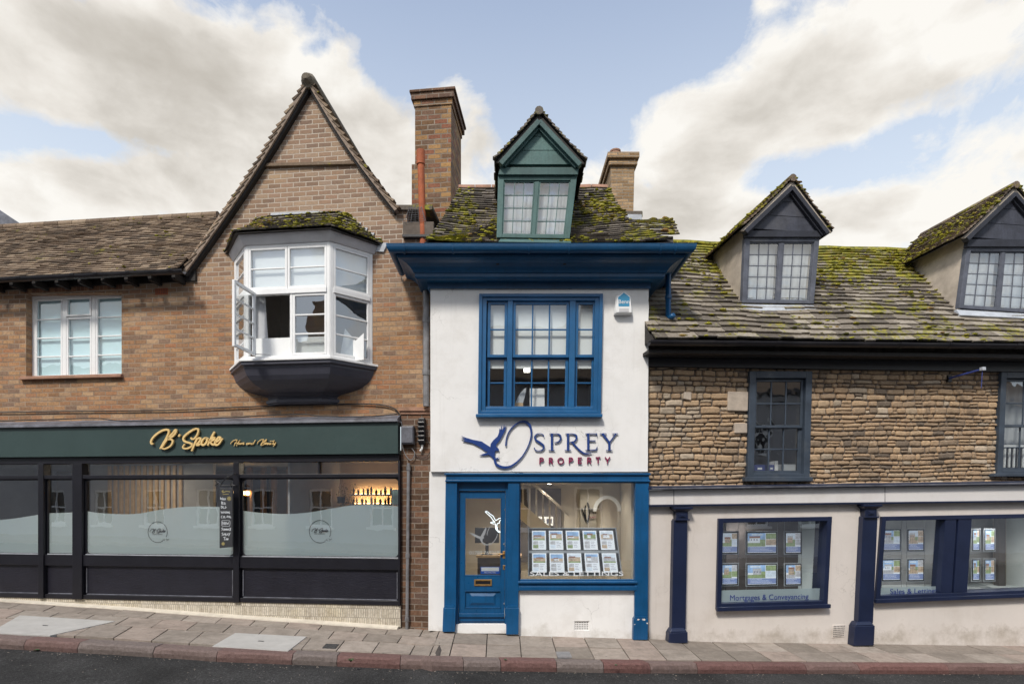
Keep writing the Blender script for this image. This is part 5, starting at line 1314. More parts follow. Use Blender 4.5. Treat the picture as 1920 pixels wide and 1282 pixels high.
    ro_.parent = parent; build('moss', mf, M['moss'], ro_, smooth=True); build('boarding', bo, M['darkwood'], ro_, fix=False)
    mb = MB()
    k = 0.0
    while k < back + over:
        mb.rc = (random.random(), random.random(), 0); mb.tube([(A[0], vf - over - .01 + k, A[1] + .005), (A[0], vf - over - .01 + min(k + .27, back + over), A[1] + .008)], .062, 9); k += .28
    build('ridge_tiles', mb, tm, ro_)
    # cheeks
    ck = MB()
    def side_u(i0, i1, z): return W4[i1][0] + (W4[i0][0] - W4[i1][0]) * (z - W4[i1][1]) / (W4[i0][1] - W4[i1][1])
    for i0, i1, o0, o1, foot in ((0, 3, .006, .05, EL), (1, 2, -.05, -.006, ER)):
        za = zb_ - .35; ut = side_u(i0, i1, foot[1]); zb2 = foot[1] + abs(A[1] - foot[1]) * abs(ut - foot[0]) / abs(A[0] - foot[0]) - .015
        ck.prism([(side_u(i0, i1, za) + o0, za), (side_u(i0, i1, za) + o1, za), (side_u(i0, i1, zb2) + o1, zb2), (side_u(i0, i1, zb2) + o0, zb2)], vf + .012, vf + back)
    bkp = [(ul + .05, zb_ - .35), (ur - .05, zb_ - .35), (ur - .05, ER[1]), (ER[0] - .03, ER[1] + .01), (A[0], A[1] - .04), (EL[0] + .03, EL[1] + .01), (ul + .05, EL[1])]; ck.prism(bkp, vf + back - .04, vf + back - .001)
    build('cheek', ck, gm, dm, .003)
    if sill:
        S4 = F.P(sill, vf - .06); sm = MB(); zlo = S4[3][1]
        sm.hexa([(S4[3][0], vf - .14, S4[3][1] - .03), (S4[2][0], vf - .14, S4[2][1] - .03), (S4[1][0], vf - .03, S4[1][1]), (S4[0][0], vf - .03, S4[0][1])], [(S4[3][0], vf + .02, S4[3][1] - .1), (S4[2][0], vf + .02, S4[2][1] - .1), (S4[1][0], vf + .02, S4[1][1] - .01), (S4[0][0], vf + .02, S4[0][1] - .01)])
        build('sill', sm, sillm or M['lead_light'], dm, .006)
    return dm
M['dteal2'] = paint('deep_teal_paint', (.040, .095, .092), .6, .25, 3, .4, 34, streak=True)
dormer(OF, mid, -.38, [(934, 330), (1082, 330), (1068, 448), (931, 446)], [(938, 316), (1085, 316), (1083, 330), (934, 330)], (1011, 208), (929, 300), (1098, 302), 447, 1.9,
       (M['teal'], M['teal'], M['darkwood'], M['slate_osprey'], M['teal'], M['dteal2']), 3, 4, 13, lambda s, t_, c: .5 * max(0, noise.noise(c * 2.5) + .1), soffit=M['darkwood'], pediment_y=(1010, 311), over=.14, sill=[(938, 446), (1070, 448), (1070, 456), (934, 454)], sillm=M['teal'], seed=3)
# pale chimney on the right
vC = 1.25; a0 = F.p(1146, 310, vC); a1 = F.p(1190, 310, vC); zc = lambda y: F.p(1170, y, vC)[1]
c2 = F.root('chimney_stack', a0[0], vC, 0); tag(c2, 'short pale brick chimney with moulded cap right of the green dormer', 'chimney'); wdt = a1[0] - a0[0]
mb = MB(); mb.hexa([(.0, 0, zc(425)), (wdt - .03, 0, zc(425)), (wdt, 0, zc(312)), (-.01, 0, zc(312))], [(.0, .85, zc(425)), (wdt - .03, .85, zc(425)), (wdt, .85, zc(312)), (-.01, .85, zc(312))]); build('stack', mb, M['brick_pale'], c2, .004)
mb = MB(); mb.box(-.05, wdt + .04, -.05, .9, zc(312), zc(305)); mb.box(-.025, wdt + .02, -.025, .88, zc(305), zc(300)); mb.box(-.075, wdt + .07, -.075, .93, zc(300), zc(289)); mb.box(-.03, wdt + .0, -.0, .86, zc(289), zc(284))
build('cap', mb, M['brick_pale'], c2, .012)
mb = MB(); mb.tube([(.10, .15, zc(284)), (.10, .15, zc(274))], [.1, .085], 12); mb.tube([(.10, .15, zc(277)), (.10, .15, zc(274))], .1, 12)
build('chimney_pot', mb, M['ridge'], c2)
mb = MB(); mb.tube([(.28, .3, zc(284)), (.28, .3, zc(279))], [.07, .06], 12); build('chimney_pot', mb, M['ridge'], c2)
mb = MB(); mb.box(-.02, wdt + .12, -.10, .2, zc(412), zc(400)); build('mortar_skirt', mb, M['slate_osprey'], c2, .02)
mb = MB(); mb.box(.05, wdt + .1, -.115, -.09, zc(419), zc(408)); build('flashing', mb, M['lead_light'], c2, .004)
# ---- inside the blue shop
F = OF
iz0, iz1 = .10, F.p(1000, 896, .3)[1]; il, ir = xl + .18, xr - .18
room(mid, 'room_lining', il, ir, .26, 3.6, iz0, iz1, M['room_cream'])
def it(name, mb, m, parent=mid, bev=0, smooth=False): return build(name, mb, m, parent, bev, smooth)
# staircase rising to the left behind the window
st = F.root('staircase', 0, 0, 0); tag(st, 'cream painted staircase with balusters inside the blue shop', 'staircase')
A = F.p3(962, 928, 2.6); B = F.p3(1062, 1010, 2.6); mb = MB()
mb.prism([(A.x, A.z), (B.x, B.z - .05), (B.x, B.z - .4), (A.x, A.z - .35)], 2.6, 2.68); it('string', mb, M['room_yellow'], st)
mb = MB(); mb.prism([(A.x, A.z + .62), (B.x + .05, B.z + .52), (B.x + .05, B.z + .45), (A.x, A.z + .55)], 2.58, 2.66); it('handrail', mb, M['room_cream'], st)
for k in range(8):
    mb = MB(); u = A.x + (B.x - A.x) * (k + .5) / 8; z = A.z + (B.z - A.z) * (k + .5) / 8; mb.box(u - .018, u + .018, 2.61, 2.645, z - .06, z + .56); it('baluster', mb, M['room_cream'], st)
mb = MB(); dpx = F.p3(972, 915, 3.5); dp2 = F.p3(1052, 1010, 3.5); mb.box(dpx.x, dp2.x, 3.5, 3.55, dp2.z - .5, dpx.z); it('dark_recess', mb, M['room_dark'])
a, b_ = F.p3(1009, 968, 3.45), F.p3(1037, 985, 3.45)
e = F.root('picture_frame', a.x, 3.45, b_.z); tag(e, 'small framed picture pair on the back wall beside the staircase', 'picture')
mb = MB(); mb.box(0, b_.x - a.x, -.03, 0, 0, a.z - b_.z); it('frame', mb, M['white'], e, .004); mb = MB(); mb.box(.03, (b_.x - a.x) / 2 - .02, -.035, -.031, .05, a.z - b_.z - .05); mb.box((b_.x - a.x) / 2 + .02, b_.x - a.x - .03, -.035, -.031, .05, a.z - b_.z - .05); it('print', mb, M['ink'], e)
# arched opening and pilaster on the right
VW = 1.1; W0 = F.p3(1088, 905, VW); zfl_ = iz0; ac = F.p(1138, 958, VW); rad = F.p(1158, 955, VW)[0] - ac[0]
arcp = [(ac[0] + rad * math.cos(q), ac[1] + rad * 1.15 * math.sin(q)) for q in [math.pi * k / 14 for k in range(15)]] + [(ac[0] - rad, zfl_ + .02), (ac[0] + rad, zfl_ + .02)]
mb = MB(); mb.prism([(W0.x, zfl_ + .01), (ir - .005, zfl_ + .01), (ir - .005, iz1 - .01), (W0.x, iz1 - .01)], VW, VW + .12, [arcp]); it('inner_wall', mb, M['room_cream'])
mb = MB(); arc2 = [(ac[0] + (rad + .06) * math.cos(q), ac[1] + (rad * 1.15 + .06) * math.sin(q)) for q in [math.pi * k / 14 for k in range(15)]]
pr_ = []
for k in range(15): pr_.append([Vector((arcp[k][0], VW, arcp[k][1])), Vector((arc2[k][0], VW, arc2[k][1])), Vector((arc2[k][0], VW - .04, arc2[k][1])), Vector((arcp[k][0], VW - .04, arcp[k][1]))])
mb.loft(pr_); it('arch_moulding', mb, M['white'])

# small logo on that wall
lg = F.root('wall_logo', 0, 0, 0); tag(lg, 'small black ring logo with lettering on the cream wall inside', 'logo')
mb = MB(); c = F.p(1101, 959, VW - .03); mb.ribbon([(c[0] + .035 * math.sin(q), c[1] + .16 * math.cos(q)) for q in [k * math.pi / 8 for k in range(15)]], .02, VW - .03, VW - .01); mb.ribbon([(c[0] - .09, c[1] + .06), (c[0] - .05, c[1] - .06), (c[0] - .02, c[1] - .14)], .014, VW - .032, VW - .01); it('ring', mb, M['black'], lg)
text_obj('lettering', 'SPREY', F, 1104, 1118, 963, VW - .03, .01, M['black'], lg, height=.10)
text_obj('lettering', 'PROPERTY', F, 1105, 1118, 971, VW - .03, .01, M['logo_red'], lg, height=.03)
# desk and monitor behind the door
dk = F.root('reception_desk', 0, 0, 0); tag(dk, 'dark reception desk seen through the glass of the blue door', 'desk')
a = F.p3(893, 1041, 1.5); b_ = F.p3(948, 1090, 1.5); mb = MB(); mb.box(a.x, b_.x + .3, 1.5, 2.0, a.z - .04, a.z); it('desk_top', mb, M['wood_pale'], dk, .005); mb = MB(); mb.box(a.x + .02, b_.x + .28, 1.55, 1.95, zfl_, a.z - .041); it('desk_front', mb, M['room_dark'], dk)
mn = F.root('monitor', 0, 0, 0); tag(mn, 'black monitor on the desk behind the door', 'monitor')
c = F.p3(913, 1003, 1.6); mb = MB(); mb.box(c.x - .22, c.x + .22, 1.6, 1.64, c.z - .14, c.z + .14); it('screen', mb, M['dgrey'], mn, .006); mb = MB(); mb.box(c.x - .03, c.x + .03, 1.61, 1.64, a.z, c.z - .141); mb.box(c.x - .1, c.x + .1, 1.58, 1.7, a.z, a.z + .015); it('stand', mb, M['dgrey'], mn)
# neon outline of a bird inside the door glass
ne = F.root('neon_bird_sign', 0, 0, 0); tag(ne, 'glowing white outline of a flying bird inside the door glass', 'neon sign')
Zn = lambda pts: [F.p(860 + x / 8.01, 930 + y / 8.01, .10) for x, y in pts]
mb = MB(); kk = 8.8 / FPX / 8.01
for pts in ([(400, 232), (425, 225), (470, 262), (520, 300), (545, 345), (565, 360), (600, 335), (640, 322)], [(400, 232), (430, 262), (480, 305), (510, 350), (540, 385)], [(548, 380), (500, 385), (480, 398), (520, 412), (555, 418), (560, 500)], [(640, 350), (612, 375), (610, 400), (580, 410), (575, 450), (590, 510), (640, 540)], [(548, 425), (560, 470), (580, 520), (620, 545)]): mb.ribbon(Zn(pts), 6.5 * kk, .097, .103)
it('tube', mb, M['neon'], ne)
dl = F.root('etched_bird_logo', 0, 0, 0); tag(dl, 'faint etched bird and ring logo on the glass of the blue door', 'logo')
mb = MB(); mb.ribbon(Zn([(430, 580), (435, 530), (470, 460), (520, 435)]), 9 * kk, .034, .036); mb.ribbon(Zn([(330, 640), (370, 700), (430, 722), (500, 700), (560, 630), (585, 560)]), [20 * kk, 20 * kk, 16 * kk, 12 * kk, 9 * kk, 9 * kk], .034, .036)
mb.prism(Zn([(155, 535), (240, 560), (300, 590), (330, 600), (370, 530), (410, 460), (420, 480), (400, 560), (375, 600), (385, 620), (360, 640), (360, 690), (330, 640), (240, 600)]), .0335, .036); it('etching', mb, M['soffit'], dl)

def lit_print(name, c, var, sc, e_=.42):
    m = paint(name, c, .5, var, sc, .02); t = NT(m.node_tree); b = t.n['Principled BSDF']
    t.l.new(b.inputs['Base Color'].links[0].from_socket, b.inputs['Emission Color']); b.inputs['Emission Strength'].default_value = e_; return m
# property cards (lit from behind): white sheet with photograph and lines of type, all small flat prints
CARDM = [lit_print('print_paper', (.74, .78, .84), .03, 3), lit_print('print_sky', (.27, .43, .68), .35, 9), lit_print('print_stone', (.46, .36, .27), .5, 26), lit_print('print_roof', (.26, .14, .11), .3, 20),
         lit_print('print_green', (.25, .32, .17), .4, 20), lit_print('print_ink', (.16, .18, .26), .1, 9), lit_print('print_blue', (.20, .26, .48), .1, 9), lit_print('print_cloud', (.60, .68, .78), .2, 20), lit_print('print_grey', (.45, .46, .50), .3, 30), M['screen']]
def card_mb(Q, seed, style=0):
    rd = random.Random(seed); mb = MB(); Q.box(mb, 0, 1, 0, 1, -.004, 0)
    def r(m, a0, a1, b0, b1, d=.0008):
        mb.mi = m; Q.rect(mb, a0, a1, b0, b1, d)
    if style == 0:
        hz_ = rd.uniform(.16, .30); r(7 if rd.random() < .5 else 1, .08, .92, .06, hz_); r(rd.choice([2, 8, 4, 2]), .08, .92, hz_, .42)
        x_ = .12 + rd.random() * .2; r(3, x_, x_ + rd.uniform(.3, .55), hz_ - rd.uniform(.02, .07), hz_ + .05, .0012); r(rd.choice([2, 8, 0]), x_ + .02, x_ + rd.uniform(.25, .5), hz_ + .04, .38, .0016)
        for k in range(3): r(5, x_ + .05 + k * .1, x_ + .09 + k * .1, hz_ + .07, hz_ + .11, .002)
        r(4 if rd.random() < .6 else 8, .08, .92, .42, .50); r(8, .08, .45, .55, .72); r(rd.choice([2, 4, 8, 7]), .08, .45, .74, .92)
        for k in range(4): r(5, .52, .52 + rd.uniform(.2, .36), .58 + k * .085, .60 + k * .085)
    else:
        r(rd.choice([1, 1, 7]), 0, .62, 0, .40); a_ = rd.uniform(.02, .2); w_ = rd.uniform(.28, .42); h_ = rd.uniform(.18, .28)
        r(7, rd.uniform(0, .2), rd.uniform(.3, .6), .04, .12, .0012); r(rd.choice([2, 8, 0, 2]), a_, a_ + w_, h_, .50, .0014); r(rd.choice([3, 3, 8]), a_ - .01, a_ + w_ + .01, h_ - .07, h_ + .03, .0018)
        for k in range(3): r(5, a_ + .04 + k * .1, a_ + .08 + k * .1, h_ + .08, h_ + .15, .002)
        r(4, a_ + w_, .62, .33, .5, .0013); r(rd.choice([4, 4, 8, 2]), 0, .62, .50, .68, .0011)
        r(rd.choice([2, 4, 8]), .64, 1, .02, .30); r(rd.choice([2, 4, 8, 7]), .64, 1, .32, .62); r(6, 0, 1, .70, .97)
        for k in range(3): mb.mi = 0; Q.rect(mb, .08, rd.uniform(.5, .9), .745 + k * .07, .76 + k * .07, .0014)
    return mb
ordn = ['first', 'second', 'third', 'fourth', 'fifth']
bd_ = F.root('display_board', 0, 0, 0); tag(bd_, 'dark display board leaning in the blue shop window holding ten property cards', 'display board')
BQ = Quad(*[F.p3(*q) for q in ((990, 989, .34), (1155, 989, .34), (1167, 1079, .22), (990, 1079, .22))])
mb = MB(); BQ.box(mb, 0, 1, 0, 1, -.03, 0); it('board', mb, M['dgrey'], bd_, .004)
mb = MB(); BQ.frame(mb, .016, -.005, .012); BQ.box(mb, .016 / BQ.W, 1 - .016 / BQ.W, .475, .53, .0, .006); it('clear_edge', mb, M['lead_light'], bd_, .002)
look = ['a red brick house with a green lawn', 'a house against a deep blue evening sky', 'a pale blue terrace photo', 'a grey stone house photo', 'a half hidden green garden photo', 'a pale washed out garden photo', 'a yellow-green field photo', 'a tall town house photo', 'a long roofed house photo', 'a faint stone cottage photo']
for j in range(2):
    for i in range(5):
        q = BQ.sub(.045 + i * .19, .045 + i * .19 + .155, .06 + j * .47, .06 + j * .47 + .40, .004)
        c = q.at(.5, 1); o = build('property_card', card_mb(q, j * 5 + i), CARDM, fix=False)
        for vtx in o.data.vertices: vtx.co -= c
        o.location = F.o + F.U * c.x + F.V * c.y + Vector((0, 0, c.z)); o.rotation_euler = (0, 0, F.a)
        tag(o, 'property card %s in the %s row of the leaning display board' % (ordn[i], 'upper' if j == 0 else 'lower'), 'card', 'property cards on the leaning display board')
# downlights
def downlight(F, px, py, v, ztop_, lab, power, col=(1, .91, .78), r_=.045):
    u = F.p(px, py, v)[0]; e = F.root('downlight', u, v, ztop_ - .02); tag(e, lab, 'downlight')
    mb = MB(); mb.tube([(0, 0, 0), (0, 0, .02)], r_, 14); build('trim', mb, M['white'], e); mb = MB(); mb.tube([(0, 0, -.004), (0, 0, .0)], r_ * .8, 12); build('lens', mb, M['downlight'], e)
    l = D.lights.new('lamp_light', 'SPOT'); l.energy = power; l.color = col; l.spot_size = R(150); l.spot_blend = .8; l.shadow_soft_size = .06
    lo = D.objects.new('lamp_light', l); COL.objects.link(lo); lo.parent = e; lo.location = (0, 0, -.03)
downlight(F, 1115, 903, .62, iz1, 'lit ceiling downlight at the top of the blue shop window', 20)
downlight(F, 905, 903, 1.4, iz1, 'lit ceiling downlight behind the blue door', 60)
downlight(F, 1030, 903, 2.6, iz1, 'lit ceiling downlight deep inside the blue shop', 110)

# =============================================================== salon: inside and sign
F = LF
bk = 2.2
# inner partition just behind the first windows with wooden slats
mb = MB(); u0, u1 = F.p(170, 900, bk)[0], F.p(400, 900, bk)[0]; zz0, zz1 = zfl, zce
mb.box(u0, u1, bk, bk + .08, zz0 + .01, zz1); build('partition', mb, M['room_grey'], house)
pn = F.root('slatted_panel', 0, 0, 0); tag(pn, 'panel of upright pale wooden slats inside the salon left of the chalkboard', 'wall panel')
k = 0; uu = F.p(205, 900, bk)[0]; ue = F.p(348, 900, bk)[0]
while uu < ue: mb = MB(); mb.box(uu, uu + .06, bk - .05, bk - .002, F.p(200, 1000, bk)[1], zz1 - .03); build('slat', mb, M['wood_pale'], pn, .004); uu += .135
# counter and dark doorways
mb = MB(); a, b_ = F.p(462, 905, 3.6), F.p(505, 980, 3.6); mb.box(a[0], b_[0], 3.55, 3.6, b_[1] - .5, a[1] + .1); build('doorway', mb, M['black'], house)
mb = MB()
for x in (449, 466, 492, 512, 541): u = F.p(x, 905, 3.4)[0]; mb.box(u - .05, u + .05, 3.4, 3.5, zz0, zz1)
build('timber_post', mb, M['wood'], house, .005)
bb = F.root('bulb_strip', 0, 0, 0); tag(bb, 'row of glowing round bulbs on a wooden mirror frame in the salon', 'bulb strip')
bz = F.p(458, 924, 2.6)[1]; mb = MB(); a = F.p(428, 924, 2.6)[0]; b2 = F.p(472, 924, 2.6)[0]; mb.box(a, b2, 2.6, 2.65, bz - .06, bz + .06); build('rail', mb, M['wood'], bb, .005)
for x in (434, 455.5, 464): mb = MB(); u = F.p(x, 924, 2.55)[0]; mb.blob((u, 2.55, bz), .045, .045, .045, 1, 12, 8, 0); build('bulb', mb, M['bulb'], bb, smooth=True)
mb = MB(); mb.box(a, a + .05, 2.6, 2.65, bz - 1.2, bz - .06); mb.box(b2 - .05, b2, 2.6, 2.65, bz - 1.2, bz - .06); build('mirror_frame', mb, M['wood'], bb, .004)
# lit shelves with bottles
sv = 2.0
ua, ub = F.p(655, 930, sv)[0], F.p(752, 930, sv)[0]; zs1, zs2 = F.p(700, 926, sv)[1], F.p(700, 944, sv)[1]
mb = MB(); mb.box(F.p(629, 930, sv)[0], ub + .4, sv + .24, sv + .3, zz0 + .01, zz1); build('shelf_back_wall', mb, paint('warm_shelf_wall', (.62, .46, .28), .9, .1), house)
mb = MB(); mb.box(F.p(626, 930, sv)[0], F.p(629, 930, sv)[0], .13, sv + .3, zz0 + .01, zz1); build('partition', mb, M['room_grey'], house)
idx = 0
for row, zz in enumerate((zs1, zs2)):
    e = F.root('wall_shelf', ua, sv, zz); tag(e, '%s lit white shelf of dark bottles in the salon' % ('upper' if row == 0 else 'lower'), 'shelf')
    mb = MB(); mb.box(0, ub - ua, 0, .22, -.03, 0); build('board', mb, M['white'], e, .004)
    mb = MB(); mb.box(.02, ub - ua - .02, .19, .205, .0, .012); build('light_strip', mb, M['led'], e)
    l = D.lights.new('shelf_lamp', 'AREA'); l.shape = 'RECTANGLE'; l.size = ub - ua - .1; l.size_y = .02; l.energy = 1.7; l.color = (1, .66, .36); lo = D.objects.new('shelf_lamp', l); COL.objects.link(lo); lo.parent = e; lo.location = ((ub - ua) / 2, .17, .03); lo.rotation_euler = (R(150), 0, 0)
    x = .05; rd = random.Random(row + 3); nb_ = 0
    while x < ub - ua - .06:
        w_, h_ = rd.uniform(.018, .03), rd.uniform(.09, .165); mb = MB()
        mb.tube([(0, 0, 0), (0, 0, h_ * .75), (0, 0, h_ * .8), (0, 0, h_)], [w_, w_, w_ * .5, w_ * .5], 8)
        o = build('bottle', mb, M['bottle'] if rd.random() < .8 else M['lead_light'], smooth=False); q = F.o + F.U * (ua + x) + F.V * (sv + .10); o.location = (q.x, q.y, zz)
        tag(o, 'small dark bottle among those lined up on the %s lit salon shelf' % ('upper' if row == 0 else 'lower'), 'bottle', 'bottles on the %s salon shelf' % ('upper' if row == 0 else 'lower')); x += rd.uniform(.06, .12)
# hanging plant and hanging basket
for (px, py, lab) in ((640, 933, 'dark hanging pot with trailing plant left of the lit shelves'),):
    q = F.p3(px, py, 1.3); e = F.root('hanging_pot', q.x, q.y, q.z); tag(e, lab, 'hanging plant')
    mb = MB(); mb.tube([(0, 0, -.10), (0, 0, .02)], [.06, .08], 12); build('pot', mb, M['black'], e); mb = MB()
    for a in (0, 2.1, 4.2): mb.tube([(.075 * math.cos(a), .075 * math.sin(a), .02), (0, 0, .45)], .004, 5)
    build('cord', mb, M['wood'], e)
    mb = MB(); rd = random.Random(2)
    for _ in range(140):
        p = Vector((rd.gauss(.12, .10), rd.gauss(0, .06), rd.gauss(.02, .12))); d = Vector((rd.uniform(-1, 1), rd.uniform(-1, 1), rd.uniform(-1, 1))).normalized() * .03; w2 = d.cross(Vector((.3, .5, .8))).normalized() * .012
        mb.add([p - w2, p + w2, p + d], [(0, 1, 2)])
    build('foliage', mb, M['leaf'], e, fix=False)
q = F.p3(742, 931, .30); e = F.root('window_notice', q.x, q.y, q.z); tag(e, 'pale green framed notice at the right edge of the salon window', 'notice')
mb = MB(); mb.box(-.075, .075, 0, .02, -.12, .12); build('frame', mb, M['lead_light'], e, .004); mb = MB(); mb.box(-.062, .062, -.003, .0, -.105, .105); build('sheet', mb, paint('mint_paper', (.35, .50, .45), .6, .3, 12, .02), e)
def lamp_area(F, px, v, z, power, sx, col, parent):
    l = D.lights.new('ceiling_light_source', 'AREA'); l.size = sx; l.energy = power; l.color = col; lo = D.objects.new('ceiling_light_source', l); COL.objects.link(lo); lo.parent = parent; lo.location = (0, 0, -.03)
for px, lab in ((250, 'round ceiling lamp inside the salon above the slatted panel'), (560, 'round ceiling lamp inside the salon behind the right window')):
    u = F.p(px, 900, 1.2)[0]; e = F.root('ceiling_lamp', u, 1.2, zce - .03); tag(e, lab, 'lamp'); mb = MB(); mb.tube([(0, 0, 0), (0, 0, .03)], .12, 16); build('shade', mb, M['downlight'], e); lamp_area(F, px, 1.2, 0, 14, .3, (1, .80, .58), e)

# raised gold script on the green fascia
VFa = -.16
def strokes(name, Zf, kf, strokes_, w0, v, th, m, parent, j0=0):
    mb = MB()
    for j, s_ in enumerate(strokes_):
        pts, wf = (s_ if isinstance(s_, tuple) else (s_, 1.0))
        n = len(pts); wd_ = [w0 * kf * wf * (.62 + .38 * math.sin(math.pi * min(1, (i + .6) / n))) for i in range(n)]
        mb.ribbon(Zf(pts), wd_, v - .0004 * (j % 5) , v + th)
    return build(name, mb, m, parent)
BS = [[(205, 492), (165, 500), (150, 450), (190, 370), (280, 280), (400, 205), (500, 180), (548, 205), (545, 260), (500, 360), (430, 480), (355, 612)],
 [(385, 600), (460, 480), (540, 370), (640, 260), (700, 188), (718, 205), (700, 260), (640, 330), (540, 388), (600, 398), (640, 440), (620, 510), (560, 570), (460, 612), (400, 600)],
 [(802, 290), (775, 338)],
 [(1050, 355), (1072, 395), (1130, 380), (1190, 300), (1220, 205), (1190, 162), (1120, 175), (1010, 240), (905, 330), (880, 400), (920, 450), (1020, 480), (1075, 512), (1055, 562), (980, 600), (900, 605), (868, 570), (910, 508)],
 [(1192, 375), (1150, 470), (1068, 662)], [(1150, 450), (1200, 385), (1250, 368), (1268, 400), (1235, 460), (1180, 518), (1210, 532), (1262, 500)],
 [(1372, 360), (1310, 420), (1288, 500), (1330, 527), (1392, 480), (1415, 400), (1380, 362), (1442, 392)],
 [(1582, 230), (1520, 340), (1430, 540)], [(1460, 452), (1540, 372), (1577, 362), (1560, 412), (1490, 440), (1520, 502), (1560, 522), (1612, 488)],
 [(1600, 470), (1680, 420), (1716, 370), (1680, 352), (1620, 420), (1588, 490), (1620, 527), (1680, 500), (1762, 382)]]
HB = [[(215, 385), (230, 340), (320, 265), (420, 245), (400, 300), (320, 450)], [(520, 255), (460, 340), (400, 450)], [(340, 362), (475, 340)],
 [(520, 350), (482, 360), (480, 400), (520, 380), (545, 345), (530, 402)], [(578, 345), (552, 402)], [(600, 340), (588, 402)], [(596, 365), (650, 338), (622, 400), (662, 380)],
 [(780, 345), (740, 360), (735, 402), (770, 390), (797, 345), (785, 402)], [(822, 345), (803, 402)], [(810, 385), (835, 355), (862, 350), (848, 402)],
 [(932, 350), (895, 365), (890, 402), (930, 390)], [(1022, 252), (975, 340), (945, 402)],
 [(1085, 382), (1110, 320), (1200, 250), (1285, 235), (1260, 300), (1188, 425)], [(1200, 425), (1300, 300), (1382, 235), (1360, 290), (1280, 330), (1322, 350), (1300, 402), (1205, 438)],
 [(1350, 382), (1392, 350), (1372, 338), (1345, 392), (1392, 390)], [(1440, 350), (1410, 370), (1412, 402), (1440, 385), (1462, 350), (1458, 402)], [(1492, 350), (1480, 398), (1512, 390), (1538, 350), (1532, 402)],
 [(1642, 258), (1578, 402)], [(1500, 292), (1640, 284)], [(1622, 350), (1612, 392), (1650, 385), (1692, 328), (1650, 420), (1600, 462)]]
sg2 = F.root('salon_sign', 0, 0, 0); tag(sg2, "raised gold script lettering fixed to the green fascia of the salon", 'sign')
Z3 = lambda pts: [F.p(270 + x / 12, 790 + y / 12, VFa - .045) for x, y in pts]; k3 = 9.0 / FPX / 12
strokes('large_lettering', Z3, k3, BS, 46, VFa - .045, .03, M['gold'], sg2)
Z4 = lambda pts: [F.p(420 + x / 17.45, 810 + y / 17.45, VFa - .03) for x, y in pts]; k4 = 9.0 / FPX / 17.45
strokes('small_lettering', Z4, k4, HB, 21, VFa - .03, .02, M['gold'], sg2)
# round logo on both large panes
for i, (cx, cy, r_) in enumerate(((295.5, 997, 20), (600, 996, 21))):
    e = F.root('window_logo', 0, 0, 0); tag(e, 'grey ring logo with small script on the %s frosted salon pane' % ('middle' if i == 0 else 'right-hand end'), 'logo')
    if i == 1: e['label'] = 'grey ring logo with small script on the frosted pane below the lit shelves'
    else: e['label'] = 'grey ring logo with small script on the frosted pane left of the chalkboard'
    vv = -.016; c = F.p(cx, cy, vv); rr = r_ * 9.2 / FPX; mb = MB(); mb.ribbon([(c[0] + rr * math.cos(q), c[1] + rr * math.sin(q)) for q in [k * 2 * math.pi / 24 - .5 for k in range(23)]], .009, vv, vv + .001, 3); build('ring', mb, M['logogrey'], e)
    kx = r_ * 1.5 / 1640
    strokes('script', lambda pts, cx=cx, cy=cy, kx=kx: [F.p(cx + (x - 950) * kx, cy - 2 + (y - 400) * kx, vv) for x, y in pts], kx * 9.2 / FPX, BS, 62, vv, .001, M['logogrey'], e)
    mb = MB()
    for k in range(14): u = cx - r_ * .5 + k * r_ * .07; q = F.p(u, cy + 5, vv); mb.prism([(q[0], q[1]), (q[0] + .006, q[1]), (q[0] + .008, q[1] + .012 * (1 + (k * 7 % 3) * .3)), (q[0] + .002, q[1] + .012)], vv, vv + .001)
    for a in range(7): q = F.p(cx + r_ * .75 + 3 * math.cos(a), cy + r_ * .72 + 3 * math.sin(a), vv); mb.ribbon([(q[0], q[1]), (q[0] + .02 * math.cos(a), q[1] + .02 * math.sin(a)), (q[0] + .035 * math.cos(a + .6), q[1] + .03 * math.sin(a + .6))], .004, vv, vv + .001, 2)
    build('flower_mark', mb, M['logogrey'], e)

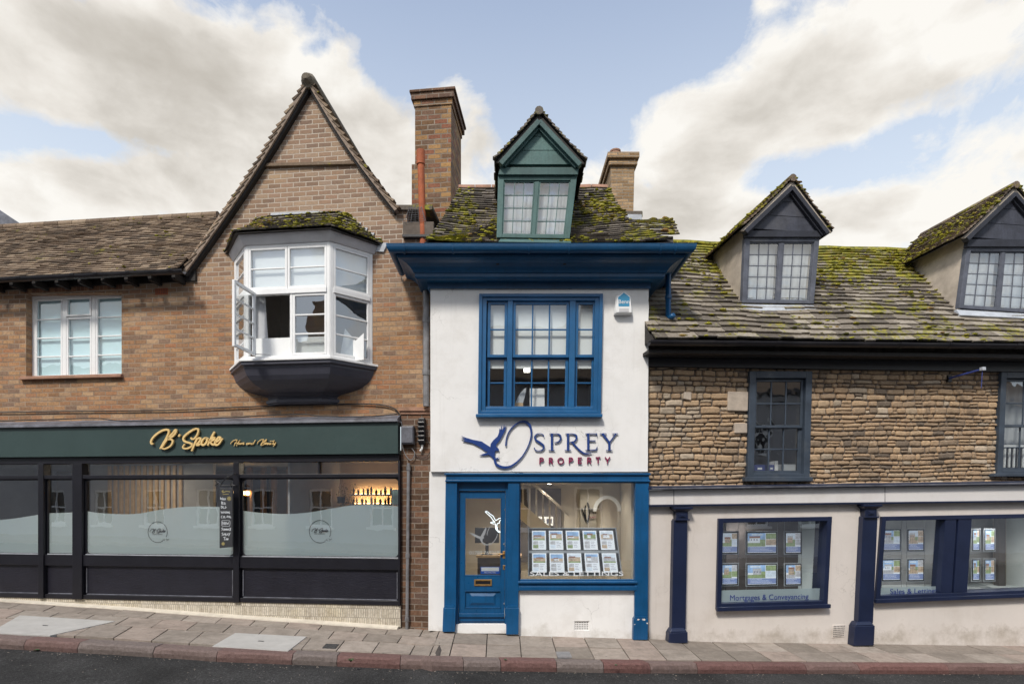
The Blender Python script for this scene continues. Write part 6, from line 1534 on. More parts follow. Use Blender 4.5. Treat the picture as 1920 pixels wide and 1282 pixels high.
# chalkboard on its scroll bracket
cbv = -.24; q0 = F.p3(424, 1026, cbv); e = F.root('chalkboard', q0.x, cbv, q0.z); tag(e, 'narrow hanging chalkboard with hand-lettered notices beside the salon post', 'chalkboard')
c4 = [F.p3(x, y, cbv) - q0.xyz + Vector((0, 0, 0)) for x, y in ((411.5, 1027), (435.5, 1025), (435.5, 915), (411.5, 914.5))]
c4 = [Vector((p.x, 0, p.z)) for p in c4]; mb = MB(); mb.hexa([p for p in c4], [p + Vector((0, .025, 0)) for p in c4]); build('board', mb, M['dgrey'], e, .003)
Zc = lambda pts: [((lambda q: (q[0] - q0.x, q[1] - q0.z))(F.p(385 + x / 8.01, 880 + y / 8.01, cbv))) for x, y in pts]; kc = 8.9 / FPX / 8.01
CH = [[(228, 410), (232, 450), (240, 425), (255, 455), (262, 415)], [(268, 440), (280, 430), (275, 455), (290, 452)], [(290, 430), (305, 455)], [(305, 430), (290, 455)],
      [(245, 475), (245, 520)], [(245, 480), (270, 490), (248, 500), (275, 515), (248, 520)], [(280, 495), (300, 498), (285, 518), (308, 518)],
      [(240, 540), (240, 580), (262, 560), (240, 542)], [(270, 545), (270, 580), (295, 578)], [(302, 545), (300, 580), (320, 560)],
      [(235, 620), (242, 655), (252, 632), (262, 655), (270, 622)], [(275, 655), (285, 628), (298, 655)], [(302, 625), (318, 655)], [(318, 625), (302, 655)], [(325, 628), (325, 655)], [(335, 655), (335, 630), (348, 652), (350, 628)], [(370, 628), (356, 640), (362, 660), (372, 645)],
      [(258, 690), (240, 700), (240, 722), (260, 722)], [(268, 700), (285, 700), (270, 722), (286, 722)], [(292, 695), (292, 722), (306, 722)], [(312, 708), (322, 708)], [(330, 722), (330, 692), (345, 700), (332, 708)], [(350, 722), (358, 695), (368, 722)], [(374, 694), (374, 722), (392, 720)],
      [(262, 825), (262, 780), (285, 825), (288, 780)], [(312, 788), (295, 800), (312, 806), (296, 822), (312, 822)], [(318, 785), (326, 822), (334, 800), (342, 822), (352, 785)],
      [(265, 870), (245, 880), (262, 895), (245, 912)], [(275, 885), (270, 905), (285, 910), (290, 890), (278, 884)], [(298, 912), (298, 885), (312, 908), (314, 884)], [(320, 912), (320, 885), (335, 908), (337, 884)], [(342, 912), (350, 885), (360, 912)], [(366, 872), (384, 915)], [(386, 870), (364, 918)],
      [(268, 945), (248, 958), (268, 972), (248, 992)], [(278, 990), (280, 960), (295, 965), (280, 975)], [(300, 988), (302, 958), (316, 965), (302, 972), (318, 990)], [(324, 988), (334, 958), (345, 988)], [(350, 950), (360, 968)], [(375, 945), (352, 998)],
      [(268, 1015), (312, 1008)], [(290, 1012), (286, 1060)], [(305, 1058), (314, 1030), (324, 1058)], [(330, 1058), (330, 1030), (342, 1054), (344, 1028)]]
mb = MB()
for j, s_ in enumerate(CH): mb.ribbon(Zc(s_), 6.5 * kc, -.0025 - .0002 * (j % 4), -.0005, 3)
bx_ = [(248, 775), (262, 762), (355, 765), (372, 785), (368, 835), (350, 848), (262, 845), (248, 828), (248, 775)]
mb.ribbon(Zc(bx_), 5 * kc, -.0032, -.0005, 3); build('chalk_lettering', mb, M['chalk'], e)
mb = MB()
for (cx, cy, r_) in ((357, 435, 34), (268, 1112, 26)):
    for k in range(9): a = k * .7; mb.ribbon(Zc([(cx + r_ * .25 * math.cos(a), cy + r_ * .25 * math.sin(a)), (cx + r_ * math.cos(a), cy + r_ * math.sin(a))]), 6 * kc, -.0025, -.0005)
mb.ribbon(Zc([(245, 330), (270, 312), (262, 345), (300, 330), (330, 325), (372, 332)]), 6 * kc, -.0025, -.0005); mb.ribbon(Zc([(262, 372), (352, 366)]), 5 * kc, -.0025, -.0005)
build('chalk_flower', mb, M['chalkgold'], e)
br2 = MB(); 
def Zb(pts): return [Vector((a, .01, b_)) for a, b_ in Zc(pts)]
wp = F.p(443, 908, -.10)[0] - q0.x
for pts in ([(150, 235), (180, 215), (150, 170), (200, 200), (230, 235), (300, 240), (395, 232), (440, 240)], [(165, 250), (145, 235), (165, 222)], [(225, 235), (260, 180), (300, 130), (360, 100), (430, 60)], [(380, 232), (385, 200), (410, 225)], [(300, 140), (320, 100), (345, 115)]): br2.tube(Zb(pts), .009, 6)
for px_ in ((430, 60), (440, 240)):
    p = Zb([px_])[0]; br2.tube([p, Vector((wp, .13, p.z))], .010, 6)
for x in (225, 390): a, b_ = Zb([(x, 240), (x, 288)]); br2.tube([a, b_], .005, 5)
build('scroll_bracket', br2, M['cable'], e)

# neighbour's slate roof far left
nb = F.root('slate_roof_house', F.p(-100, 500, 5)[0], 5, 2.6); tag(nb, 'corner of a grey slate roof rising behind the low tiled roof', 'house')
a, b_ = F.p(36, 418, 5), F.p(-60, 355, 5); mb = MB(); ux0, zx0 = F.p(-100, 500, 5)[0], 2.6
mb.prism([(a[0] - ux0 + .9, a[1] - zx0 - .6), (b_[0] - ux0, b_[1] - zx0), (b_[0] - ux0 - 4, b_[1] - zx0 - .4), (b_[0] - ux0 - 4, 1.2)], 0, .1); build('roof', mb, M['lead'], nb)
mb = MB(); mb.box(-5, 1.4, .1, 4, -1, 2.6); build('wall', mb, M['room_grey'], nb)
# =============================================================== RIGHT: rubble stone house with the cream shop front
F = RF
sh = F.root('stone_house'); tag(sh, 'rubble stone house with mossy stone roof, two dormers and cream shop front', 'house')
uR = F.p(2350, 700)[0]; u_l = F.p(1214.5, 700)[0]
W1 = F.P([(1406, 697), (1521, 697), (1516, 897), (1401, 897)]); W2 = F.P([(1876, 697), (2010, 697), (2003, 890), (1868, 890)])
zsh = F.p(1300, 912)[1]; zbt = F.p(1300, 912)[1]
def zl(x, y): return F.p(x, y)[1]
topl, topr = F.p(1214, 640, -.3), F.p(2350, 655, -.3)
low = [(u_l, zl(1215, 916)), (uR, zl(1215, 916) + (zl(1900, 906) - zl(1215, 916)) * (uR - u_l) / (F.p(1900, 906)[0] - u_l))]
def zlow(u): return low[0][1] + (low[1][1] - low[0][1]) * (u - u_l) / (uR - u_l)
gL, gR = F.p(1216, 638, -.35), F.p(1900, 645, -.35)
def zeave(u): return gL[1] + (gR[1] - gL[1]) * (u - gL[0]) / (gR[0] - gL[0])
mb = MB(); mb.prism([low[0], low[1], (uR, zeave(uR) + .1), (u_l, zeave(u_l) + .1)], .03, .35, [W1, W2]); wl_ = build('wall', mb, M['mortar'], sh)
# individual rubble stones (surface of the wall)
def rubble(mb, u0, u1, z0f, z1, holes, seed, mean_h=.084):
    rd = random.Random(seed); z = 0; course = 0
    H = z1 - min(z0f(u0), z0f(u1)); rows = []
    zc_ = 0
    while zc_ < H: h = mean_h * rd.uniform(.62, 1.45); rows.append((zc_, h)); zc_ += h
    for (zb0, h) in rows:
        u = u0 - rd.uniform(0, .1)
        while u < u1:
            w_ = rd.choice([.08, .12, .15, .18, .21, .25, .30]) * rd.uniform(.8, 1.2); a, b_ = u, u + w_; u += w_
            a = max(a, u0); b_ = min(b_, u1)
            hh = h; zo = 0
            if b_ - a < .05: continue
            jt, jb = rd.uniform(-.009, .009), rd.uniform(-.009, .009)
            wav = lambda uu: z0f(uu) + zb0 + jb + .034 * noise.noise(Vector((uu * .8, zb0 * 2.0, seed))) + .010 * noise.noise(Vector((uu * 3.5, zb0 * 6, seed + 3)))
            wav2 = lambda uu: z0f(uu) + zb0 + h + jt * .3 + .034 * noise.noise(Vector((uu * .8, (zb0 + h) * 2.0, seed))) + .010 * noise.noise(Vector((uu * 3.5, (zb0 + h) * 6, seed + 3)))
            cz = wav((a + b_) / 2) + h / 2
            if cz > z1: continue
            parts = [(a, b_, 0, 1)]
            if h > .105 and rd.random() < .25: parts = [(a, b_, 0, .48), (a, b_, .52, 1)]
            for (pa, pb, f0, f1) in parts:
                g = rd.uniform(.004, .010); bad = False; ca = (pa + pb) / 2
                for hl in holes:
                    us = [p[0] for p in hl]; 
                    zz_ = [p[1] for p in hl]
                    if pb > min(us) - .00 and pa < max(us) + .0 and cz < max(zz_) + .02 and cz > min(zz_) - .02:
                        f_ = (max(zz_) - cz) / (max(zz_) - min(zz_)); le = hl[0][0] + (hl[3][0] - hl[0][0]) * f_; re_ = hl[1][0] + (hl[2][0] - hl[1][0]) * f_
                        if ca < (le + re_) / 2: pb = min(pb, le - .003)
                        else: pa = max(pa, re_ + .003)
                        if pb - pa < .04: bad = True
                if bad: continue
                pr = rd.uniform(.000, .016); big = rd.random() < .012
                mb.rc = (min(1, max(0, .5 + .9 * (noise.noise(Vector((ca * .9, cz * 1.2, seed))) * .5) + rd.gauss(0, .22))) if not big else 1.0, rd.random(), rd.random())
                XS = [0, .05, .16, .34, .5, .66, .84, .95, 1] if pb - pa > .12 else [0, .09, .3, .7, .91, 1]; ZS = [0, .11, .35, .65, .89, 1]; nx = len(XS) - 1; nz = 5; vs = []; sd_ = rd.uniform(0, 99)
                for j in range(nz + 1):
                    for i in range(nx + 1):
                        x_, y_ = XS[i], ZS[j]; uu = pa + g + (pb - pa - 2 * g) * x_; zz0 = wav(uu) + g * .7; zz1 = wav2(uu) - g * .7
                        zA = zz0 + (zz1 - zz0) * f0; zB_ = zz0 + (zz1 - zz0) * f1; zz = zA + (zB_ - zA) * y_
                        ed = min(x_, 1 - x_) * (pb - pa) / .014; ez = min(y_, 1 - y_) * (zB_ - zA) / .010; e_ = min(1, ed) * min(1, ez)
                        nn = noise.noise(Vector((uu * 16, zz * 16, sd_))); n3 = noise.noise(Vector((uu * 45, zz * 45, sd_)))
                        c_ = .008 * (abs(x_ - .5) * 2) ** 5 * (abs(y_ - .5) * 2) ** 4
                        uu += -math.copysign(c_ * 1.4, x_ - .5) + .010 * nn * (e_ < 1); zz += -math.copysign(c_, y_ - .5) + .006 * n3 * (e_ < 1)
                        dp = .034 if e_ == 0 else (.012 - pr * (e_ ** .5) - .012 * nn * e_ - .007 * n3)
                        vs.append((uu, dp, zz))
                fs = [(j * (nx + 1) + i, j * (nx + 1) + i + 1, (j + 1) * (nx + 1) + i + 1, (j + 1) * (nx + 1) + i) for j in range(nz) for i in range(nx)]
                mb.add(vs, fs)
mb = MB(); rubble(mb, u_l + .01, min(uR, F.p(2200, 700)[0]), lambda u: zlow(u) + .0, zl(1400, 684) + .05, [W1, W2], 4)
build('rubble_facing', mb, M['rubble'], wl_, fix=False, smooth=True)
M['dressed'] = paint('dressed_stone', (.46, .39, .32), .9, .16, 9, .8, 50, dirt=((.30, .22, .15), .5))   # pale dressed blocks beside the window
for pts in ([(1364, 734), (1402, 735), (1401, 771), (1363, 770)], [(1376, 793), (1400, 793), (1400, 812), (1376, 812)], [(1282, 735), (1296, 735), (1295, 751), (1281, 748)]):
    mb = MB(); P4 = F.P(pts); mb.prism(P4, -.024, .03); build('dressed_block', mb, M['dressed'], wl_, .012)
# timber wall plate, fascia and gutter
def strip(mb, ya, yb, v0, v1, x0=1216, x1=2350, dz0=0, dz1=0):
    (a, za), (b_, zb_) = F.p(x0, ya[0], v0), F.p(1900, ya[1], v0); (c, zc_), (d_, zd) = F.p(x0, yb[0], v0), F.p(1900, yb[1], v0); ue_ = uR if x1 >= 2300 else F.p(x1, 700, v0)[0]
    ex = lambda z0, z1, u0, u1: z0 + (z1 - z0) * (ue_ - u0) / (u1 - u0)
    mb.prism([(c, zc_), (ue_, ex(zc_, zd, c, d_)), (ue_, ex(za, zb_, a, b_)), (a, za)], v0, v1)
mb = MB(); strip(mb, (664, 674), (687, 697), -.06, .05); strip(mb, (658, 668), (667, 675), -.20, -.061); build('wall_plate', mb, M['black'], sh, .006)
mb = MB(); strip(mb, (655, 664), (661, 671), -.33, -.02); build('soffit_board', mb, M['darkwood'], sh)
uG = F.p(1217, 646, -.42)[0]; mb = MB(); rg = .068
zg = lambda u: zeave(u) - .03
gutter_run(mb, (uG, -.42, zg(uG)), (uR, -.42, zg(uR)), rg)
for x in (1452, 1763 - 80, 1763 + 12, 1900):
    u = F.p(x, 650, -.42)[0]; gutter_run(mb, (u, -.42, zg(u) + .002), (u + .08, -.42, zg(u + .08) + .002), rg + .008)
build('gutter', mb, M['gutter'], sh)
mb = MB(); mb.box(uG + .01, uR, -.36, -.33, 0, 0.01); 
# sash windows
def sash_win(F, parent, outer, cols, sill, y_meet, inner_bottom, name='sash_window', bars=True):
    wd_ = empty(name, parent=parent); Q = quad_px(F, -.02, outer); mb = MB(); Q.frame(mb, .105, -.06, .02, .11, .07); Q.frame(mb, .12, -.08, -.06, .13, .09); build('frame', mb, M['slateblue'], wd_, .006)
    sl = F.P(sill, -.08); mb = MB(); mb.prism(sl, -.09, .06); build('sill', mb, M['slateblue'], wd_, .008)
    a = .112 / Q.W; t0 = .118 / Q.H; b0 = .078 / Q.H; tm = (y_meet - outer[0][1]) / (outer[3][1] - outer[0][1])
    sash(F, Q.sub(a, 1 - a, t0, tm + .018), 'upper_sash', wd_, M['slateblue'], M['glass_old'], cols, 2, .04, .022, (-.06, -.03), .004)
    sash(F, Q.sub(a, 1 - a, tm - .012, 1 - b0), 'lower_sash', wd_, M['slateblue'], M['glass_old'], cols, 2, .045, .022, (-.10, -.065), .004)
    return wd_, Q
w1, Q1 = sash_win(F, sh, [(1405, 696), (1522, 696), (1517, 896), (1400.5, 896)], 3, [(1397, 902), (1524, 902), (1524, 894), (1398, 894)], 798, 884)
w2, Q2 = sash_win(F, sh, [(1876, 697), (2010, 697), (2003, 890), (1868, 890)], 3, [(1864, 893), (2010, 893), (2010, 887), (1865, 887)], 797, 884)
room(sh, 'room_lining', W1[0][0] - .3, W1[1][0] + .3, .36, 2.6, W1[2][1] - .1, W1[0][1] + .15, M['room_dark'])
room(sh, 'room_lining', W2[0][0] - .3, W2[1][0] + .3, .36, 2.6, W2[2][1] - .1, W2[0][1] + .15, M['room_grey'])
mb = MB(); n_ = 30; q = Q2; mb.loft([[q.at(i / n_, .08, -.30 - .02 * math.sin(i * 1.7)), q.at(i / n_, .72, -.30 - .02 * math.sin(i * 1.7 + .5))] for i in range(n_ + 1)], closed=False); build('net_curtain', mb, M['curtain'], w2, fix=False, smooth=True)
mb = MB()
for k in range(12): Q2.box(mb, .12 + k * .065, .12 + k * .065 + .02, .72, .92, -.20, -.18)
Q2.box(mb, .1, .9, .70, .72, -.21, -.17); build('balustrade', mb, M['white'], w2)
for (x0, x1, y0, y1, m_, lab, cat) in ((1413, 1434, 871, 882, 'navyprint', 'blue box with white label on the window sill, left end', 'box'), (1440, 1452, 871, 882, 'navyprint', 'blue box on the sill beside the white folder', 'box'), (1453, 1459, 864, 882, 'paper', 'upright white folder on the sill between box and paper stack', 'folder'), (1468, 1492, 870, 882, 'curtain', 'low white paper stack at the right end of the sill', 'paper stack')):
    q0 = F.p3(x0, y1, .22); q1 = F.p3(x1, y0, .22); e = F.root(cat.replace(' ', '_'), q0.x, q0.y, q0.z); tag(e, lab, cat); mb = MB(); mb.box(0, q1.x - q0.x, 0, .18, 0, q1.z - q0.z); build('body', mb, M[m_], e, .004)
    if m_ == 'navyprint': mb = MB(); mb.box((q1.x - q0.x) * .35, (q1.x - q0.x) * .75, -.003, 0, .02, .05); build('label', mb, M['paper'], e)
# small blue bracket arm on the wall
q = F.p3(1780, 709, -.02); e = F.root('sign_bracket', q.x, q.y, q.z); tag(e, 'short blue steel bracket arm sticking out below the black eaves', 'bracket')
tip = F.p3(1842, 692, -.45) - q; mb = MB(); mb.tube([(0, 0, 0), tip], .016, 8); build('arm', mb, M['navyprint'], e); mb = MB(); mb.box(tip.x - .03, tip.x + .03, tip.y - .03, tip.y + .02, tip.z - .02, tip.z + .03); build('end_cap', mb, M['lead_light'], e); mb = MB(); mb.tube([tip, tip - Vector((.02, 0, .30))], .006, 6); build('hook', mb, M['navyprint'], e); mb = MB(); mb.box(-.02, .05, -.0, .04, -.06, .05); build('wall_plate', mb, M['black'], e)

# main roof
SL = 1.1; uRoofL = F.p(1222, 640, -.38)[0]
def PR(s, t_):
    u = uRoofL - .0 + (uR - uRoofL) * s; v = -.40 + 2.25 * t_
    z = zeave(u) + SL * (v + .40) - .03 * math.sin(math.pi * t_) + .045 * noise.noise(Vector((u * .45, t_ * 2.2, 3))) + .02 * noise.noise(Vector((u * 1.7, t_ * 5, 8)))
    if t_ < .001: z += 0
    return Vector((u, v, z))
random.seed(42); tv = MB(); mv = MB()
def m_r(s, t_, c):
    n_ = noise.noise(Vector((c.x * 1.1, c.z * 1.6, 1))) + .6 * noise.noise(Vector((c.x * 3.4, c.z * 5, 4)))
    band = (6.0 if t_ > .68 else (3.2 if t_ > .42 else 1.5)) * (1.25 if c.x < 1.6 else 1)
    return band * max(0, n_ + .03 + (.18 if t_ > .68 else 0)) * 1.0 + (.55 * max(0, noise.noise(Vector((c.x * 2.2, 9, 4))) + .15) if t_ < .04 else .03)
def PRx(s, t_): return PR(s, t_)
tiles(tv, PRx, 25, .27, 0, .022, .35, .024, .022, .5, m_r, mv, .95, bottom_scale=1.75, mossrnd=lambda c: random.gauss(.55 + .3 * noise.noise(c * .9), .2))
rr_ = build('roof', tv, M['slate'], sh); build('moss', mv, M['moss'], rr_, smooth=True)
mb = MB(); mb.loft([[PR(s / 24, t_ / 8) - Vector((0, 0, .035)) for s in range(25)] for t_ in range(9)], closed=False)
mb.add([PR(0, 1) - Vector((0, 0, .03)), PR(1, 1) - Vector((0, 0, .03)), PR(1, 0) + Vector((0, 4.5, 0)), PR(0, 0) + Vector((0, 4.5, 0))], [(0, 1, 2, 3)])
mb.add([PR(0, 0), PR(0, 1), PR(0, 0) + Vector((0, 4.5, 0))], [(0, 1, 2)])
build('roof_boarding', mb, M['darkwood'], rr_, fix=False)
mb = MB(); u = uRoofL; 
while u < uR:
    mb.rc = (random.random(), random.random(), 0); s0 = (u - uRoofL) / (uR - uRoofL); s1 = min(1, (u + .4 - uRoofL) / (uR - uRoofL)); mb.tube([PR(s0, 1) + Vector((0, .02, -.03)), PR(s1, 1) + Vector((0, .02, -.03))], .085, 10); u += .41
build('ridge_tiles', mb, M['slate'], rr_)
def roof_v(px, py):
    lo, hi = -.4, 1.8
    for _ in range(40):
        m_ = (lo + hi) / 2; u, z = F.p(px, py, m_); zr_ = zeave(u) + SL * (m_ + .40) - .03
        if z > zr_: lo = m_     # the sight line is still above the roof
        else: hi = m_
    return lo
MT = (M['slategrey'], M['slategrey'], M['roughcast'], M['slate_dormer'], M['dark_board'], M['darker_board'])
vd1 = roof_v(1462, 576); vd2 = roof_v(1860, 592)
mossd = lambda s, t_, c: 3.0 * max(0, noise.noise(c * 2.2) + .30)
d1 = dormer(F, sh, vd1, [(1396, 446), (1536, 446), (1525, 570), (1391, 568)], [(1396, 434), (1540, 434), (1538, 446), (1395, 446)], (1487, 334), (1391, 428), (1562, 432), 570, 1.75, MT, 3, 5, 15, mossd, soffit=M['roughcast'], pediment_y=(1480, 435), sill=[(1392, 569), (1528, 571), (1535, 586), (1391, 582)], seed=8, over=.14)
d2 = dormer(F, sh, vd2, [(1812, 464), (1952, 464), (1944, 588), (1797, 578)], [(1812, 450), (1960, 450), (1956, 464), (1810, 464)], (1906, 347), (1808, 442), (1990, 446), 586, 1.75, MT, 3, 5, 15, mossd, soffit=M['roughcast'], pediment_y=(1900, 452), sill=[(1796, 579), (1946, 588), (1952, 598), (1793, 590)], seed=9, over=.14)

# ---- shop front of the stone house
cs = empty('shopfront', parent=sh)
mb = MB()
RW1 = F.P([(1350, 974), (1558, 970), (1550, 1134), (1345, 1141)]); RW2 = F.P([(1656, 970), (2030, 962), (2022, 1110), (1644, 1126)])
basew = [F.p(1216, 1205), F.p(1300, 1208), F.p(1640, 1215), F.p(1920, 1216), (uR, F.p(1920, 1214)[1] - .1)]
tops = [(uR, zlow(uR) - .02), (u_l, zlow(u_l) - .02)]
mb.prism(basew + tops, .0, .25, [RW1, RW2]); pw_ = build('plaster_wall', mb, M['plaster'], cs, .004)
mb = MB(); strip(mb, (918.5, 909), (946, 938), -.07, -.001); build('name_board', mb, M['fascia_cream'], cs, .004)
mb = MB(); strip(mb, (912, 902), (918, 908.5), -.15, -.001); strip(mb, (946.5, 938), (949.5, 941), -.10, -.001); build('moulding', mb, M['navy'], cs, .004)
mb = MB(); (a, za), (b_, zb_) = F.p(1216, 905, -.02), F.p(1900, 896, -.02)
ex = lambda u: zlow(u)
mb.loft([[Vector((u, .03, ex(u) + .045 + .01 * noise.noise(Vector((u * 3, 0, 0))))), Vector((u, -.02, ex(u) + .04)), Vector((u, -.155, ex(u) + .012 + .006 * noise.noise(Vector((u * 4, 2, 0))))), Vector((u, -.155, ex(u) - .012)), Vector((u, .03, ex(u) - .012))] for u in [u_l + (uR - u_l) * k / 60 for k in range(61)]])
build('flashing', mb, M['lead'], cs)
mb = MB(); 
for x, y0, y1 in ((1263.5, 918, 946), (1659.5, 912, 941)): a = F.p(x, y0, -.073); b_ = F.p(x, y1, -.073); mb.box(a[0] - .004, a[0] + .004, -.0735, -.069, b_[1], a[1])
build('board_joint', mb, M['lead'], cs)
def column(name_, cap, shaft, plinth):
    e = empty('pilaster', parent=cs); mb = MB(); S = F.P(shaft, -.10); mb.prism(S, -.10, .0); ew = build('pilaster_shaft', mb, M['navy'], e, .008)
    C_ = F.P(cap, -.12); x0, x1, zt2, zb2 = C_[0][0], C_[1][0], C_[0][1], C_[2][1]; h = zt2 - zb2; mb = MB()
    mb.box(x0 - .03, x1 + .03, -.16, 0, zt2 - h * .16, zt2); mb.hexa([(x0 + .03, -.11, zt2 - h * .36), (x1 - .03, -.11, zt2 - h * .36), (x1 + .02, -.15, zt2 - h * .16), (x0 - .02, -.15, zt2 - h * .16)], [(x0 + .03, 0, zt2 - h * .36), (x1 - .03, 0, zt2 - h * .36), (x1 + .02, 0, zt2 - h * .16), (x0 - .02, 0, zt2 - h * .16)])
    mb.box(x0 + .03, x1 - .03, -.112, 0, zb2 + h * .1, zt2 - h * .36); mb.box(x0 + .01, x1 - .01, -.135, 0, zb2, zb2 + h * .1)
    cx = (x0 + x1) / 2; mb.box(cx - .055, cx + .055, -.122, -.113, zb2 + h * .22, zb2 + h * .50); mb.box(cx - .03, cx + .03, -.13, -.122, zb2 + h * .28, zb2 + h * .44); build('pilaster_capital', mb, M['navy'], e, .006)
    B_ = F.P(plinth, -.15); mb = MB(); x0, x1 = B_[3][0], B_[2][0]; zt3, zb3 = B_[0][1], B_[3][1]
    mb.prism([(x0, zb3), (x1, zb3), (B_[1][0] - .0, zt3 - .06), (B_[0][0] + .0, zt3 - .06)], -.15, 0)
    mb.hexa([(B_[0][0] + .005, -.145, zt3 - .058), (B_[1][0] - .005, -.145, zt3 - .058), (B_[1][0] - .05, -.11, zt3), (B_[0][0] + .05, -.11, zt3)], [(B_[0][0] + .005, 0, zt3 - .058), (B_[1][0] - .005, 0, zt3 - .058), (B_[1][0] - .05, 0, zt3), (B_[0][0] + .05, 0, zt3)])
    build('pilaster_plinth', mb, M['navy'], e, .012)
column('a', [(1265, 950), (1294, 950), (1294, 975), (1265, 975)], [(1263.5, 975), (1289, 975), (1285.5, 1180), (1259.5, 1180)], [(1255.5, 1178), (1290, 1178), (1290, 1206), (1254, 1206)])
column('b', [(1620, 945), (1648, 944), (1648, 970), (1620, 970)], [(1618.5, 969), (1645.5, 969), (1637, 1168), (1609, 1168)], [(1604, 1166), (1641, 1166), (1639, 1211), (1601, 1211)])
def shopwin(outer, divs, sill_h, name='shop_window'):
    wd_ = empty(name, parent=cs); Q = quad_px(F, -.05, outer); mb = MB(); Q.frame(mb, .075, -.30, .0, .07, .10); Q.box(mb, -.01, 1.01, 1 - .05 / Q.H, 1.01, 0, .05)
    for a, b_ in divs: Q.box(mb, a, b_, .07 / Q.H, 1 - .10 / Q.H, -.2, -.01)
    build('frame', mb, M['navy'], wd_, .006); mb = MB(); Q.rect(mb, .07 / Q.W, 1 - .07 / Q.W, .07 / Q.H, 1 - .1 / Q.H, -.10); build('pane', mb, M['glass_shop'], wd_, fix=False); return wd_, Q
sw1, SQ1 = shopwin([(1348, 971.5), (1560.5, 968), (1552, 1137), (1344, 1143)], [], 0)
SQ2o = [(1654.5, 968), (2030, 961), (2022, 1113), (1642.5, 1128)]
uq = lambda x: (F.p(x, 1040, -.05)[0] - F.p(1648.5, 1040, -.05)[0]) / (F.p(2026, 1040, -.05)[0] - F.p(1648.5, 1040, -.05)[0])
sw2, SQ2 = shopwin(SQ2o, [(uq(1769), uq(1790)), (uq(1794), uq(1819))], 0)
text_obj('lettering', 'Mortgages & Conveyancing', F, 1369, 1516, 1125, .046, .002, M['navyprint'], sw1, height=.085, py1=1122)
text_obj('lettering', 'Sales & Lettings', F, 1669, 1758, 1113, .046, .002, M['navyprint'], sw2, height=.085, py1=1111)
for sw_, pts in ((sw1, [(1353, 1106), (1538, 1102), (1537, 1128), (1352, 1132)]), (sw2, [(1649, 1101), (1768, 1098), (1767, 1117), (1648, 1121)])):
    mb = MB(); mb.add([F.p3(x, y, .056) for x, y in pts], [(0, 1, 2, 3)]); build('frosted_strip', mb, M['frost'], sw_, fix=False)
# cream interiors, card racks
fz = F.p(1400, 1145, .3)[1]; cz_ = F.p(1400, 965, .3)[1]
vlg = M['curtain']
room(sh, 'room_lining', RW1[0][0] - .05, RW1[1][0] + .05, .27, 1.15, RW1[3][1] - .0, RW1[0][1] + .12, paint('pale_blue_lining', (.62, .68, .70), .9, .05), mback=paint('window_back', (.34, .32, .32), .8, .3, 2, .1))
room(sh, 'room_lining', RW2[0][0] - .05, RW2[1][0] + .05, .27, 1.6, RW2[3][1] - .0, RW2[0][1] + .12, paint('pale_lining', (.66, .70, .70), .9, .05), mback=paint('window_back_grey', (.40, .40, .41), .8, .2, 2, .1))
mb = MB(); q0, q1 = F.p3(1362, 975, .9), F.p3(1500, 1118, .9); mb.box(q0.x, q1.x, .9, .95, q1.z, q0.z + .1); build('dark_screen', mb, paint('dark_screen', (.085, .07, .065), .6, .5, 3, .1), sh)
mb = MB(); q0, q1 = F.p3(1658, 1118, .9), F.p3(1770, 1119, .9); mb.box(q0.x - .2, q1.x + .6, .3, .9, q0.z - .02, q0.z + .0); build('window_shelf', mb, M['curtain'], sh)
mb = MB(); qa = F.p3(1863, 970, 1.3); qb = F.p3(1876, 1110, 1.3); mb.box(qa.x, qb.x, 1.2, 1.3, qb.z - .2, qa.z + .2); build('inner_post', mb, M['room_dark'], sh)
mb = MB(); mb.box(F.p(1876, 970, 1.25)[0], uR, 1.35, 1.4, qb.z - .2, qa.z + .2); build('inner_wall', mb, M['room_cream'], sh)
rk = []
def rack_card(px0, px1, py0, py1, v, style, label, group, seed):
    a, b_ = F.p3(px0, py0, v), F.p3(px1, py1, v); e = F.root('lit_card_holder', a.x, v, b_.z); w_, h_ = b_.x - a.x, a.z - b_.z
    Q = Quad((0, 0, h_), (w_, 0, h_), (w_, 0, 0), (0, 0, 0)); mb = MB(); Q.box(mb, -.035 / w_, 1 + .035 / w_, -.035 / h_, 1 + .035 / h_, -.012, -.006); build('clear_holder', mb, M['lead_light'], e, .003)
    mb = MB(); Q.box(mb, -.02 / w_, 1 + .02 / w_, -.02 / h_, 1 + .02 / h_, -.006, -.002); build('dark_mount', mb, M['dgrey'], e)
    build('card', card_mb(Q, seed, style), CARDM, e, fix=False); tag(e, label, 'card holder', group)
names = [('left', 1355, 1382, 1), ('middle', 1402, 1455, 2), ('right', 1474, 1501, 1)]
for i, (nm, x0, x1, stl) in enumerate(names):
    for j, (y0, y1) in enumerate(((999, 1035), (1059, 1094))):
        rack_card(x0, x1, y0, y1, .42, stl, '%s %s card hanging in the Mortgages & Conveyancing window' % ('upper' if j == 0 else 'lower', {'left': 'left-hand', 'middle': 'wide middle', 'right': 'right-hand'}[nm]), 'cards hanging in the first cream shop window', 20 + i * 2 + j)
for i, (x0, x1) in enumerate(((1656, 1687), (1704, 1731), (1825, 1836), (1848, 1864))):
    for j, (y0, y1) in enumerate(((994, 1030), (1050, 1086))):
        rack_card(x0, x1, y0, y1, .42 if i < 2 else .9, 1, '%s card in the %s column of the Sales & Lettings window' % ('upper' if j == 0 else 'lower', ['first', 'second', 'third', 'fourth'][i]), 'cards hanging in the Sales & Lettings window', 40 + i * 2 + j)
mb = MB()
for x in (1357, 1384, 1399, 1458, 1471, 1503): u = F.p(x, 1000, .44)[0]; mb.tube([(u, .44, F.p(x, 985, .44)[1] + .1), (u, .44, F.p(x, 1115, .44)[1])], .003, 5)
build('hanging_wires', mb, M['steel'], sw1)
mb = MB()
